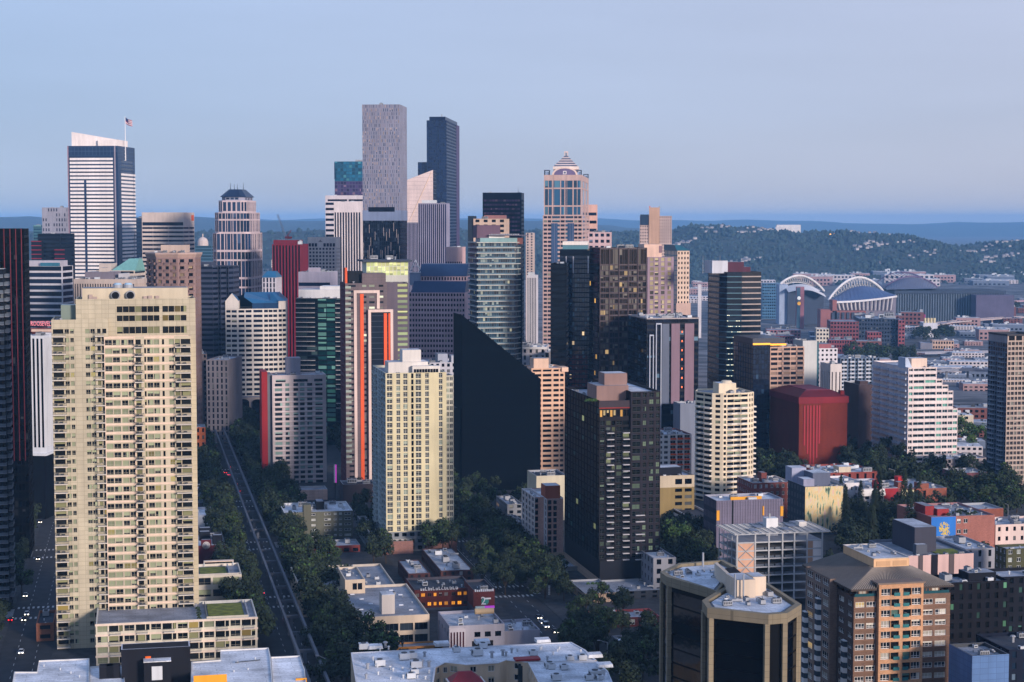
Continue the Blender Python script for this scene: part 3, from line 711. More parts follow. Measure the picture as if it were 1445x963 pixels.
# octagonal brown tower with flared cap
b = Bld('hotel_tower', 'brown octagonal tower with stacked balconies and a flared pale cap', 'F', 201, 201, 270, 357, 1110, GB, D=31)
W, D = b.W, b.D; c = .28; oct_ = [(W * c, 0), (W * (1 - c), 0), (W, D * c), (W, D * (1 - c)), (W * (1 - c), D), (W * c, D), (0, D * (1 - c)), (0, D * c)]
zt = b.zy(364); nf = flr(zt, 4.4)
b.poly(oct_, 0, zt, wall((138, 112, 106)), glass((16, 18, 26), (170, 150, 120), .18), lambda i, L: P(max(2, round(L / 5.2)), .5) if i in (0, 1, 2, 6, 7) else None, nf, sill=.25, head=.78, dep=1.0)
cap = [(W / 2 + (p[0] - W / 2) * 1.06, D / 2 + (p[1] - D / 2) * 1.06) for p in oct_]
b.obj('roof_cap', lambda mb: (mb.prism(oct_, zt, b.h - 1, wall((168, 140, 128)), cap), mb.prism(cap, b.h - 1, b.h, wall((176, 150, 138)))))
stb = (wall((150, 126, 118)), wall((120, 96, 92)), 'solid')
for i in range(nf - 22, nf):
    for e in (0, 1, 7):
        L = math.dist(oct_[e], oct_[(e + 1) % 8]); k = max(2, round(L / 5.2))
        for q in range(k): b.balc(oct_[e], oct_[(e + 1) % 8], L * (q + .18) / k, L * (q + .82) / k, i * zt / nf + .4, 1.1, stb)
pent(b, W * .32, W * .78, D * .2, D * .7, b.h, b.zy(346, D * .2), wall((190, 168, 152))); b.units(3, b.h, (W * .1, W * .9, 1, D * .2)); b.done()
b = Bld('office_tower', 'beige tower with blank upper wall and ribbon windows behind the octagonal tower', 'R', 200, 259, 274, 300, 1700, GB)
zz = b.zy(320); W = b.W; pp = pat('.2 w9 .1 w13 .1 w13 .1')
b.shell(0, zz, wall((200, 182, 170)), glass((14, 20, 36), pc=.03), pp, pat('.1 w6 .2 w6 .1'), None, flr(zz, 4.1), sill=.42, head=.88)
b.fac((0, 0), (W, 0), zz, b.h, pat('.2 w16 .2'), 1, wall((200, 182, 170)), NAVY, rows=[(zz + 1, zz + 4.2)])
for e in b.rect(0, W, 0, b.D)[1:]: b.fac(e[0], e[1], zz, b.h, None, 1, wall((190, 174, 166)))
b.roof(b.h); b.units(2, b.h - 1)
b.obj('company_panel', lambda mb: mb.box(W + .003, W + .2, b.D * .72, b.D * .95, b.h - 8, b.h - 2.5, wall((210, 90, 50)))); b.done()
b = Bld('office_building', 'slim dark blue block squeezed between the banded tower and beige tower', 'R', 186, 200, 203, 308, 1950, GB, D=24); ribbon(b, wall((40, 60, 84)), BLUE, frac=.7, units=1); b.done()
# zigzag navy tower
b = Bld('office_tower', 'slate blue tower of stacked dark bands with a faceted right side', 'F', 268, 268, 300, 376, 1330, GB, D=34)
W, D = b.W, b.D; zig = [(0, 0), (W, 0), (W + 2.5, 6), (W + 5, 4), (W + 8, 10), (W + 10, 8), (W + 12, 16), (W + 12, D), (0, D)]
nf = flr(b.h, 3.9); sw = wall((56, 62, 80), .5)
b.poly(zig, 0, b.h, sw, glass((10, 14, 26), pc=.02), lambda i, L: pat('.1 w12 .1') if i < 7 else None, nf, sill=.42, head=.92, dep=.25); b.roof(b.h, ROOFD, sw, pts=zig); b.units(5, b.h - 1, (2, W, 3, D)); pent(b, 4, W * .8, 10, 24, b.h - 1, b.h + 3, sw); b.done()
# pyramid roofed tower
b = Bld('office_tower', 'pinkish gridded tower stepping up to a dark blue pyramid roof', 'R', 298, 352, 371, 283, 1600, GB)
W, D = b.W, b.D; c = 4.5; pk = wall((196, 176, 176)); gl = glass((22, 40, 64), (70, 90, 120), .1, ior=1.6)
def octo(i, c=c, W=W, D=D): return [(i + c, i), (W - i - c, i), (W - i, i + c), (W - i, D - i - c), (W - i - c, D - i), (i + c, D - i), (i, D - i - c), (i, i + c)]
zA, zB, zC, zD = b.zy(420) - 90, b.zy(329), b.zy(300), b.zy(283)
pf = pat('.2 w3 .6 w3 .6 w1.6 .4 w3 .4 w1.6 .6 w3 .6 w3 .6 w3 .2')
pf8 = lambda i, L: (pf if i in (0, 2) else pat('.3 w4 .3 w4 .3')) if i in (0, 1, 2, 7) else None
b.poly(octo(0), 0, zA, pk, gl, pf8, flr(zA, 12), sill=.06, head=.9, dep=.4)
nn = 6
for k in range(nn):
    za, zb_ = zA + (zB - zA) * k / nn, zA + (zB - zA) * (k + 1) / nn
    b.poly(octo(0), za, zb_, pk, gl, pf8, 1, rows=[(za + .8, za + (zb_ - za) * .30), (za + (zb_ - za) * .38, zb_ - .8)], dep=.4)
b.roof(zB, pts=octo(0), cm=pk)
b.poly(octo(1.6), zB - 1, zC, pk, gl, pf8, 1, rows=[(zB + 1, zB + (zC - zB) * .6), (zB + (zC - zB) * .68, zC - .8)], dep=.4); b.roof(zC, pts=octo(1.6), cm=pk)
b.poly(octo(4.5), zC - 1, zD, pk, gl, lambda i, L: P(max(2, round(L / 4.5)), .7) if i in (0, 1, 2, 7) else None, 1, rows=[(zC + 1.2, zD - 1.5)]); b.roof(zD, pts=octo(4.5), cm=pk)
zE = b.zy(278); b.poly(octo(7), zD - 1, zE, wall((150, 150, 168)), gl, lambda i, L: P(3, .8) if i in (0, 2) else None, 1, rows=[(zD + .8, zE - .6)])
zF = b.zy(267); dr = wall((24, 40, 66), .4)
b.obj('pyramid_roof', lambda mb: mb.prism(octo(5.5), zE, zF, dr, [(W / 2 + (p[0] - W / 2) * .48, D / 2 + (p[1] - D / 2) * .48) for p in octo(5.5)]))
for fx in (.32, .42, .5, .66): mast(b, W * fx, D * .5, zF - 1, zF + (6 if fx in (.32, .66) else 5), .3, 'spire', NAVYW)
b.done()
b = Bld('office_building', 'small teal block topped by a pale dome', 'F', 275, 275, 299, 347, 2250, GB, D=22); ribbon(b, wall((70, 104, 124)), TEAL, frac=.6, units=0)
dm = wall((200, 184, 176))
def dome(mb, cx=None, r0=7.0, z=None):
    cx = b.W * .35; z = b.h - 1
    for k in range(5):
        a0, a1 = k * math.pi / 10, (k + 1) * math.pi / 10
        mb.cyl(cx, 10, r0 * math.cos(a0), z + 5 + r0 * math.sin(a0), z + 5 + r0 * math.sin(a1), dm, 14, r0 * math.cos(a1))
    mb.cyl(cx, 10, r0, z, z + 5, dm, 14); mb.cyl(cx, 10, .8, z + 5 + r0, z + 9 + r0, dm, 6)
b.obj('dome', dome); b.done()
# crimson tower
b = Bld('office_tower', 'crimson tower with black vertical stripes', 'R', 384, 424, 435, 345, 1560, GB)
stripes(b, wall((116, 14, 34), .6), glass((12, 6, 12), pc=0), 2.9, .55, top=0, base=0, units=0, faces='F'); pent(b, .5, b.W * .86, 3, b.D * .8, b.h - 1, b.zy(339, 3), wall((108, 16, 36), .6)); b.obj('cooling_tower', lambda mb: (mb.box(b.W * .88, b.W, 3, 9, b.h - 1, b.h + 2.5, WHITEP), mb.cyl(b.W * .94, 6, 1.4, b.h + 2.5, b.h + 3.6, METAL))); b.done()
b = Bld('hotel', 'cream hotel slab with a grid of small dark windows and tiny roof emblem', 'F', 434, 434, 474, 335, 1640, GB, D=22)
hw = wall((208, 196, 188)); W = b.W; zz = b.zy(349)
b.shell(0, zz, hw, glass((16, 24, 44), pc=.05), pat('.8 w1 .7 w1 .7 w1 .7 w1 .7 w1 .7 w1 .7 w1 .7 w1 .8'), P(6, .5), None, flr(zz, 3.4), sill=.25, head=.8)
b.shell(zz, b.h, hw, NAVY, pat('.4 w1 .3 w1 .3 w1 .3 .8 .8 .8 w1 .3 w1 .3 w1 .3 w1 .4'), None, None, 1, rows=[(zz + .5, zz + 3.6)]); b.roof(b.h)
eu = b.fp(452, 341)[0]; b.obj('emblem', lambda mb: (mb.prism([(eu - 1.9, -.2), (eu + 1.9, -.2), (eu + 1.9, -.01), (eu - 1.9, -.01)], b.zy(341.8), b.zy(341), wall((120, 110, 112))), mb.prism([(eu - 1.2, -.2), (eu + 1.2, -.2), (eu + 1.2, -.01), (eu - 1.2, -.01)], b.zy(340.9), b.zy(338.6), wall((120, 110, 112)), [(eu - .2, -.2), (eu + .2, -.2), (eu + .2, -.01), (eu - .2, -.01)]))); b.done()
b = Bld('office_building', 'low grey concrete box in front of the crimson and cream towers', 'R', 421, 466, 471, 384, 1330, GB, D=30)
b.shell(0, b.h, wall((158, 152, 166)), NAVY, pat('.1 w12 .1'), None, None, 1, rows=[(b.zy(404), b.zy(399))]); b.roof(b.h, ROOFM); b.units(3, b.h - 1); pent(b, 6, 14, 8, 16, b.h - 1, b.h + 3, wall((170, 160, 170))); b.done()
b = Bld('office_building', 'pale building with arched top window and blue gabled roof', 'R', 370, 389, 400, 392, 1500, GB, D=24)
simple(b, wall((198, 192, 198)), NAVY, 4.5, 3.0, .5, .1, .95, units=0, ztop=b.h); b.obj('gable_roof', lambda mb: mb.prism([(-.4, -.4), (b.W + .4, -.4), (b.W + .4, b.D + .4), (-.4, b.D + .4)], b.h + .05, b.zy(383, 6), wall((40, 104, 140), .4), [(2, b.D * .4), (b.W - 2, b.D * .4), (b.W - 2, b.D * .6), (2, b.D * .6)])); b.done()
# tower crane
cx, cy_, _ = pt(404, 336, 2250); g0 = gz(cx, cy_)
cr = empty('tower_crane', (cx, cy_, g0)); tag(cr, 'white and red luffing crane rising behind the crimson tower', 'crane')
zb = H - (336 - HOR) / F * 2250 - g0
CW, CRD = wall((210, 206, 206), .5), wall((190, 60, 60), .5)
def truss(mb, p, q, wd, m, n):
    p, q = Vector(p), Vector(q); d = (q - p).normalized(); a = d.orthogonal().normalized(); c = d.cross(a)
    for sx in (-1, 1):
        for sy in (-1, 1): mb.bar(p + a * wd * sx + c * wd * sy, q + a * wd * sx + c * wd * sy, wd * .18, m, 4)
    for i in range(n):
        u, v = p.lerp(q, i / n), p.lerp(q, (i + 1) / n); s = 1 if i % 2 else -1
        mb.bar(u + a * wd * s + c * wd, v - a * wd * s + c * wd, wd * .14, m, 4); mb.bar(u + a * wd + c * wd * s, v + a * wd - c * wd * s, wd * .14, m, 4)
mb = MB(); truss(mb, (0, 0, 0), (0, 0, zb), 1.2, CW, 40); mb.build('mast', cr)
mb = MB(); truss(mb, (0, 0, zb), (-11, 0, zb + 30), .9, CW, 14); mb.build('jib', cr)
mb = MB(); truss(mb, (0, 0, zb), (6, 0, zb + 10), .8, CRD, 6); mb.box(-1.5, 7, -1.5, 1.5, zb - 1, zb + 2, CRD); mb.build('counterweight', cr)
# centre cluster
b = Bld('office_tower', 'white tower with dark ribbon windows left of the tallest tower', 'R', 459, 515, 518, 276, 1860, GB, D=28)
W = b.W; zz = b.zy(285); b.shell(0, zz, wall((204, 194, 196)), NAVY, pat('.1 w6 .1 w6 .1 w6 .1'), None, None, flr(zz, 5.6), sill=.4, head=.85)
b.shell(zz, b.h, wall((204, 194, 196)), NAVY, pat('.6 w5 .4 w4 .2'), None, None, 1, rows=[(zz + .6, zz + 2.6)]); b.roof(b.h); b.units(2, b.h - 1); b.done()
b = Bld('office_tower', 'tower of white vertical ribs and navy stripes under a blank white top', 'R', 471, 509, 518, 285, 1720, GB, D=30)
stripes(b, wall((214, 202, 200)), NAVY, 2.7, .62, top=b.h - b.zy(300), units=3); b.done()
b = Bld('office_tower', 'teal glass tower with a slanted dark corner and pinkish lower floors', 'R', 472, 530, 545, 228, 2100, GB, D=34)
W = b.W; zz = b.zy(256)
b.shell(0, zz, wall((70, 66, 96), .5), glass((60, 50, 84), (150, 120, 140), .2), P(14, .8), P(8, .8), None, flr(zz, 4.2), sill=.15, head=.85, dep=.15)
b.shell(zz, b.h, wall((28, 76, 100), .4), glass((20, 84, 108), (90, 170, 180), .15, ior=1.8, metal=.2), P(14, .9), P(8, .9), None, flr(b.h - zz, 4.2), sill=.12, head=.9, dep=.12); b.roof(b.h, None, NAVYW)
zc_ = b.zy(253)
b.obj('corner_facet', lambda mb: mb.prism([(-.3, -.35), (2.5, -.35), (2.5, -.02), (-.3, -.02)], zc_, b.h - 1, wall((20, 50, 74), .3), [(-.3, -.35), (.2, -.35), (.2, -.02), (-.3, -.02)]))
b.obj('roof_rail', lambda mb: mb.box(W * .5, W, 2, 3, b.h, b.h + 2, METAL)); b.done()
# tallest tower
b = Bld('skyscraper', 'tallest silver tower with staggered window pattern and dark lower floors', 'R', 511, 564, 574, 147.5, 1540, GB)
W, D = b.W, b.D; z1 = b.zy(310); z2 = b.zy(366) - 90; sk = wall((140, 138, 152), .5, metal=.2); gl = glass((70, 82, 106), (196, 170, 150), .30, ior=1.6, var=.35)
rr = random.Random(7)
nf = flr(b.h - z1, 3.3); gw = glass((120, 112, 124), (214, 190, 176), .35, var=.3)
for e, nb in (((0, 0), (W, 0)), 17), (((W, 0), (W, D)), 9):
    for k in range(nf):
        za, zb_ = z1 + (b.h - z1) * k / nf, z1 + (b.h - z1) * (k + 1) / nf
        pp = []
        for i in range(nb):
            o = rr.choice((.08, .3, .5)); wd_ = rr.choice((.2, .35, .35)); pp += [('.', o), (rr.choice('wwv'), wd_), ('.', max(.02, 1 - o - wd_))]
        b.fac(e[0], e[1], za, zb_, pp, 1, sk, {'w': gl, 'v': gw}, rows=[(za + .5, zb_ - .15)], dep=.2)
for e in b.rect(0, W, 0, D)[2:]: b.fac(e[0], e[1], 0, b.h, None, 1, sk)
dk = wall((18, 26, 40), .4); gk = glass((10, 16, 28), (60, 70, 84), .2)
b.fac((0, 0), (W, 0), 0, z1, P(18, .75), flr(z1, 3.8), dk, gk, sill=.12, head=.92, dep=.1); b.fac((W, 0), (W, D), 0, z1, P(9, .75), flr(z1, 3.8), dk, gk, sill=.12, head=.92, dep=.1)
slot = MB(); slot.box(-.09, .09, -.3, -.01, 0, 7.5, wall((214, 198, 192), .5)); sme = slot.mesh('light_fin'); fins = []
for i in range(95):
    u = (rr.randrange(26) + .5) * W / 26; z = z2 + rr.random() * (z1 - z2 - 8); link('light_fin', sme, b.e, Matrix.Translation((u, 0, z)))
b.obj('sky_lobby', lambda mb: mb.box(b.fp(520, 295)[0], b.fp(557, 295)[0], -.4, -.01, b.zy(299), b.zy(292.5), wall((16, 22, 36), .3)))
b.obj('mechanical_band', lambda mb: (mb.box(-.2, W + .25, -.25, -.003, z1 - 1, z1 + 8, wall((120, 132, 158), .4)), mb.box(W + .003, W + .25, .0, D, z1 - 1, z1 + 8, wall((120, 132, 158), .4))))
b.roof(b.h, ROOFD, sk); b.units(3, b.h - 1)
b.done()
# dark tallest pair: the stepped navy skyscraper
b = Bld('skyscraper', 'tall navy blue skyscraper with a lower step on its left', 'R', 602, 630, 648, 170, 2260, GB)
W, D = b.W, b.D; nv = wall((16, 32, 62), .35); gl = glass((12, 30, 62), (40, 60, 100), .1, ior=1.7)
def rib(box, z0, z1, k):
    x0, x1, y0, y1 = box; b.shell(z0, z1, nv, gl, P(max(3, round((x1 - x0) / 2.4)), .7), P(max(3, round((y1 - y0) / 2.4)), .7), None, flr(z1 - z0, 4.2), box, sill=.3, head=.92, dep=.15); b.roof(z1, ROOFD, nv, box)
rib((0, W, 0, D), 0, b.h, 0)
xa = b.fp(589, 235)[0]; rib((xa, -.05, 4, D - 8), 0, b.zy(229, 4), 1)
b.obj('penthouse', lambda mb: mb.box(3, W - 2, 4, D - 6, b.h - 1, b.zy(165, 4), nv)); mast(b, W * .72, 10, b.h, b.zy(161, 8), .9)
b.fin((W, 0), (W, D), D * .75, D, 0, b.h, .3, wall((70, 50, 84), .5)); b.done()
# slanted white tower
b = Bld('office_tower', 'pale tower cut by a slanted roof with a diagonal seam on its face', 'R', 572, 611, 618, 240, 1820, GB, D=26)
W, D = b.W, b.D; zl = b.zy(255); pw = wall((216, 194, 186), .6); gl = glass((170, 156, 158), (190, 176, 170), .3, var=.2)
nf = 24
prev = None
b.m('wall').face([(0, 0, 0), (W, 0, 0), (W, 0, b.h), (0, 0, zl)], pw); b.m('wall').face([(0, D, 0), (0, D, zl), (W, D, b.h), (W, D, 0)], pw); b.m('wall').face([(0, 0, 0), (0, 0, zl), (0, D, zl), (0, D, 0)], pw)
b.fac((W, 0), (W, D), 0, b.h, P(6, .8), flr(b.h, 4), NAVYW, BLUE, sill=.15, head=.9); b.m('roof').face([(0, 0, zl), (W, 0, b.h), (W, D, b.h), (0, D, zl)], pw)
for i in range(1, 40):
    z = b.h - i * 4.0
    if z < 20: break
    ux = 0 if z < zl else W * (z - zl) / (b.h - zl)
    b.fin((0, 0), (W, 0), ux + .2, W - .2, z, z + .35, .05, wall((184, 164, 160), .5), 'floor_line')
xs_, zs_ = b.fp(578, 312); xe, ze = b.fp(609, 243); b.obj('diagonal_brace', lambda mb: mb.bar((xs_, -.3, zs_), (xe, -.3, ze), .35, wall((236, 206, 180), .5), 4)); b.done()
b = Bld('office_tower', 'blue grey tower of close vertical ribs stepping down to the left', 'R', 590, 630, 636, 287, 1700, GB, D=26)
stripes(b, wall((150, 146, 166)), glass((14, 26, 56), pc=0), 2.0, .62, units=0, dep=.5, faces='F'); xa, zt = b.fp(573, 314); b.shell(0, zt, wall((150, 146, 166)), glass((14, 26, 56), pc=0), P(9, .62), None, None, 1, (xa, -.05, 0, b.D), rows=[(0, zt)], dep=.5); b.roof(zt, None, None, (xa, -.05, 0, b.D))
pent(b, 3, b.W * .6, 4, 14, b.h - 1, b.h + 3, WHITEP); b.units(3, b.h - 1); b.done()
b = Bld('office_building', 'plain pink block with a row of windows beside the glass balcony tower', 'R', 629, 652, 656, 349, 1500, GB, D=26); zz = b.zy(368)
b.shell(0, zz, wall((204, 168, 164)), NAVY, P(9, .6), None, None, flr(zz, 4), sill=.3, head=.8); b.shell(zz, b.h, wall((204, 168, 164)), None); b.roof(b.h); b.units(2, b.h - 1); b.done()
# mauve stepped blue roofs
b = Bld('shopping_centre', 'mauve gridded block with two sloping slate blue roofs and corner pyramid frame', 'F', 577, 577, 656, 413, 1240, GB, D=70)
W, D = b.W, b.D; mv = wall((188, 160, 164)); gl = glass((14, 18, 34), pc=.02); z1 = b.h; sr = wall((30, 52, 84), .45)
b.shell(0, z1, mv, gl, P(19, .62), None, P(14, .6), flr(z1, 3.55), sill=.3, head=.82)
z2 = b.zy(397, 10); x4 = 1.5
b.obj('sloped_roof', lambda mb: mb.prism([(x4, .4), (W, .4), (W, 26), (x4, 26)], z1 + .01, z2, sr, [(x4 + 1, 9), (W, 9), (W, 26), (x4 + 1, 26)]))
z3 = b.zy(390, 12); b.shell(z2, z3, mv, gl, P(17, .55), None, None, 1, (5, W, 11, 40), rows=[(z2 + .6, z3 - .6)]); z4 = b.zy(373, 22)
b.obj('sloped_roof', lambda mb: mb.prism([(5, 10.5), (W, 10.5), (W, 44), (5, 44)], z3 + .01, z4, sr, [(6, 22), (W, 22), (W, 44), (6, 44)]))
za, zp = b.zy(385, 10), b.zy(367, 10); xp = b.fp(586, 380, 12)[0]
b.obj('glass_pyramid', lambda mb: [mb.bar(p, (xp, 14, zp), .25, WHITEP, 4) for p in ((xp - 4, 10, za), (xp + 4, 10, za), (xp - 4, 18, za), (xp + 4, 18, za))] + [mb.bar((xp - 4, 10, za), (xp + 4, 10, za), .25, WHITEP, 4), mb.bar((xp - 2, 12, (za + zp) / 2), (xp + 2, 12, (za + zp) / 2), .2, WHITEP, 4), mb.prism([(xp - 4, 10.2), (xp + 4, 10.2), (xp + 4, 18), (xp - 4, 18)], za - 9, za - .1, wall((120, 130, 150)))]); b.done()
b = Bld('office_tower', 'dark plum and navy tower with flat top behind the balcony tower', 'R', 681, 736, 742, 272, 1900, GB, D=34)
W = b.W; dkp = wall((16, 17, 34), .4); zz = b.zy(281)
b.shell(0, zz, dkp, glass((92, 58, 82), (190, 130, 140), .2, var=.5), pat('.5 ' + 'w1 .12 ' * 13 + '.5'), P(6, .7), None, flr(zz, 4.6), sill=.4, head=.85); b.shell(zz, b.h, dkp, None); b.roof(b.h, ROOFD, dkp); b.units(2, b.h - 1); mast(b, W * .9, 8, b.h, b.h + 7, .3); b.done()
b = Bld('office_building', 'tan mid-rise with dark left wing seen over the balcony tower', 'R', 668, 714, 717, 309, 1420, GB, D=30)
simple(b, wall((200, 172, 150)), DARK, 4, 6, .5, units=6); xa, zt = b.fp(660, 305); b.block('side_wing', xa, -.05, 1, 24, 0, zt, wall((30, 42, 56)), ROOFD); pent(b, b.W * .3, b.W * .95, 8, 20, b.h - 1, b.zy(304, 8), wall((150, 104, 100))); b.done()
# clock-faced pyramid tower
b = Bld('skyscraper', 'pink granite tower with blue glass bays, arched tops and banded pyramid crown', 'R', 766, 822, 832, 304, 1765, GB)
W, D = b.W, b.D; gr = wall((188, 158, 148)); gl = glass((30, 70, 96), (90, 140, 160), .15, ior=1.7, metal=.1)
zb_ = b.h; nf = flr(zb_, 4.1)
for (p0, p1) in (((0, 0), (W, 0)), ((W, 0), (W, D))):
    b.fac(p0, p1, 0, zb_, pat('.3 w1.1 .25 w1.1 .3 v2.6 .25 w1.3 .25 v2.6 .3 w1.1 .25 w1.1 .3') if p0 == (0, 0) else pat('.4 v3 .4 w1 .4 v3 .4'), nf, gr, {'w': glass((16, 24, 40), pc=.05), 'v': gl}, sill=.25, head=.78)
for e in b.rect(0, W, 0, D)[2:]: b.fac(e[0], e[1], 0, zb_, None, 1, gr)
b.roof(zb_, None, gr)
i1 = 1.0; z2 = b.zy(247); box = (i1, W - i1, i1, D - i1)
b.fac((i1, i1), (W - i1, i1), zb_ - 1, z2, pat('.3 w1 .15 w1 .35 v2.2 .3 w1 .3 v2.2 .35 w1 .15 w1 .3'), 1, gr, {'w': gl, 'v': gl}, rows=[(zb_ + .5, b.zy(292)), (b.zy(290), b.zy(267)), (b.zy(265), b.zy(255))], dep=.35)
b.fac((W - i1, i1), (W - i1, D - i1), zb_ - 1, z2, pat('.3 w1 .2 v2 .2 w1 .2 v2 .2 w1 .3'), 1, gr, {'w': gl, 'v': gl}, rows=[(zb_ + .5, b.zy(292)), (b.zy(290), b.zy(267)), (b.zy(265), b.zy(255))], dep=.35)
for e in b.rect(*box)[2:]: b.fac(e[0], e[1], zb_ - 1, z2, None, 1, gr)
b.roof(z2, None, gr, box)
for a_, c_ in ((.215, .375), (.625, .785)):   # blue glass bays rising through the stone
    b.obj('glass_bay', lambda mb: (mb.box(W * a_, W * c_, -.35, -.01, 0, zb_ - 8, wall((40, 76, 112), .25)), [mb.box(W * (a_ + (c_ - a_) * k / 4) - .18, W * (a_ + (c_ - a_) * k / 4) + .18, -.6, -.36, 0, zb_ - 8, wall((120, 120, 140))) for k in range(1, 4)]))
# arched gable on each side, clock panel, corner turrets
ac = b.fp(797, 246, i1)[0]; ar = b.fp(815, 246, i1)[0] - ac
def arch(mb):
    n = 14; rim = wall((222, 196, 182)); inn = wall((110, 96, 128), .4); z0 = z2 - 1
    pts = [(ac + ar * math.cos(math.pi * k / n), z0 + ar * .62 * math.sin(math.pi * k / n) + 1) for k in range(n + 1)]
    pi_ = [(ac + ar * .86 * math.cos(math.pi * k / n), z0 + ar * .50 * math.sin(math.pi * k / n) + 1) for k in range(n + 1)]
    for k in range(n):
        a, c, d_, e = pts[k], pts[k + 1], pi_[k + 1], pi_[k]
        mb.face([(a[0], i1 - .4, a[1]), (c[0], i1 - .4, c[1]), (d_[0], i1 - .4, d_[1]), (e[0], i1 - .4, e[1])], rim)
        mb.face([(a[0], i1 - .4, a[1]), (a[0], i1 + 8, a[1]), (c[0], i1 + 8, c[1]), (c[0], i1 - .4, c[1])], rim)
        mb.face([(e[0], i1 - .1, e[1]), (d_[0], i1 - .1, d_[1]), (ac, i1 - .1, z0 + 1)], inn)
    mb.box(ac - ar, ac + ar, i1 + .2, i1 + 8, z2 - 1, z2 + 1, gr)
    mb.box(ac - 1.7, ac + 1.7, i1 - .35, i1 - .15, z0 + 1.6, z0 + 4.8, wall((230, 220, 214))); mb.box(ac - 1.1, ac + 1.1, i1 - .42, i1 - .36, z0 + 2.2, z0 + 4.2, wall((100, 100, 120)))
b.obj('arched_gable', arch)
zq = b.zy(239, 6); x0, x1 = b.fp(781, 239, 6)[0], b.fp(815, 239, 6)[0]
b.block('attic', x0, x1, 6, 6 + x1 - x0, z2 - 1, zq, gr)
zw = b.zy(235, 6); b.obj('pyramid_base', lambda mb: mb.box(x0 - .4, x1 + .4, 5.6, 6.4 + x1 - x0, zq, zw, wall((224, 206, 194))))
zt = b.zy(220, 12); xm = (x0 + x1) / 2; hw_ = (x1 - x0) / 2; ym = 6 + hw_
def pyr(mb):
    n = 9
    for k in range(n):
        f0, f1 = k / n, (k + 1) / n; r0, r1 = hw_ * (1 - f0 * .86), hw_ * (1 - f1 * .86)
        mb.prism([(xm - r0, ym - r0), (xm + r0, ym - r0), (xm + r0, ym + r0), (xm - r0, ym + r0)], zw + (zt - zw) * f0, zw + (zt - zw) * f1, wall((74, 82, 104), .5) if k % 2 == 0 else wall((206, 188, 180)),
                 [(xm - r1, ym - r1), (xm + r1, ym - r1), (xm + r1, ym + r1), (xm - r1, ym + r1)])
b.obj('pyramid_roof', pyr)
def lantern(mb):
    for sx in (-1, 1):
        for sy in (-1, 1): mb.box(xm + sx * 1.6 - .25, xm + sx * 1.6 + .25, ym + sy * 1.6 - .25, ym + sy * 1.6 + .25, zt, zt + 4.2, wall((226, 196, 184)))
    mb.box(xm - 1.9, xm + 1.9, ym - 1.9, ym + 1.9, zt + 3.4, zt + 4.4, wall((226, 196, 184))); mb.box(xm - .8, xm + .8, ym - .8, ym + .8, zt, zt + 3, GREYW)
b.obj('lantern', lantern)
for cx in (i1 + 3, W - i1 - 3):
    for cyy in (i1 + 3, D - i1 - 3): b.obj('corner_turret', lambda mb: ([mb.box(cx + s * 2.4 - .4, cx + s * 2.4 + .4, cyy + t * 2.4 - .4, cyy + t * 2.4 + .4, z2 - 1, z2 + 4, NAVYW) for s in (-1, 1) for t in (-1, 1)], mb.box(cx - 2.9, cx + 2.9, cyy - 2.9, cyy + 2.9, z2 + 4, z2 + 5, wall((80, 90, 110))), mb.box(cx - 1.5, cx + 1.5, cyy - 1.5, cyy + 1.5, z2 - 1, z2 + 3, wall((130, 150, 180)))))
for u in (W * .335, W * .665): b.fin((i1, i1), (W - i1, i1), u - 5.2 / 2 - i1, u - 5.2 / 2 + .35 - i1, zb_, z2, .3, gr)
b.done()
b = Bld('office_building', 'peach tower of wide dark bands just right of the pyramid crowned tower', 'R', 829, 842, 845, 289, 1950, GB, D=24)
zz = b.zy(297); b.shell(0, zz, wall((214, 170, 154)), NAVY, pat('.1 w9 .1'), None, None, flr(zz, 9), sill=.35, head=.72); b.shell(zz, b.h, wall((214, 170, 154)), None); b.roof(b.h); b.done()
b = Bld('office_building', 'pink block with big square dark windows beside the pyramid crowned tower', 'F', 830, 830, 862, 328, 1640, GB, D=26); simple(b, wall((196, 166, 164)), NAVY, 5.6, 5.0, .6, .28, .78, units=5, rm=ROOFM); b.done()
b = Bld('office_tower', 'small white ribbed tower glimpsed between the balcony tower and pyramid tower', 'R', 743, 757, 761, 389, 1480, GB, D=20)
stripes(b, wall((206, 202, 206)), NAVY, 1.5, .5, top=2, base=8, units=0); pent(b, 1, b.W * .7, 3, 12, b.h - 1, b.h + 2.5, WHITEP); b.done()
b = Bld('apartment_tower', 'distant beige slab standing on the far hillside centre', 'R', 742, 753, 757, 329, 2600, GB, D=24); simple(b, wall((190, 168, 156)), NAVY, 4, 5, .4, units=1); b.done()
# dark glass tower with white penthouse
b = Bld('apartment_tower', 'dark blue glass tower with a slanted white penthouse', 'L', 783, 790, 832, 352, 1160, GB, D=28)
W, D = b.W, b.D; gl = glass((10, 24, 44), (90, 130, 150), .10, (255, 220, 170), .02, ior=1.7); dk = wall((16, 28, 44), .4)
b.shell(0, b.h, dk, gl, P(12, .86), None, P(7, .86), flr(b.h, 3.2), sill=.1, head=.88, dep=.15); b.roof(b.h, ROOFD, dk)
xa, xb = b.fp(794, 348, 2)[0], b.fp(829, 348, 2)[0]; zt = b.zy(341, 2)
b.obj('penthouse', lambda mb: (mb.box(xa, xb, 2, 20, b.h - 1, b.zy(346, 2), wall((90, 130, 140), .3)), mb.prism([(xa, 1.5), (xb, 1.5), (xb, 20), (xa, 20)], b.zy(346, 2), zt, wall((222, 210, 198)), [(xa, 1.5), (xb, 2.5), (xb, 20), (xa, 20)])))
for px in (799, 809, 830): u = b.fp(px, 370)[0]; b.fin((0, 0), (W, 0), u - .3, u + .3, b.zy(386), b.zy(362), .4, wall((206, 200, 204)))
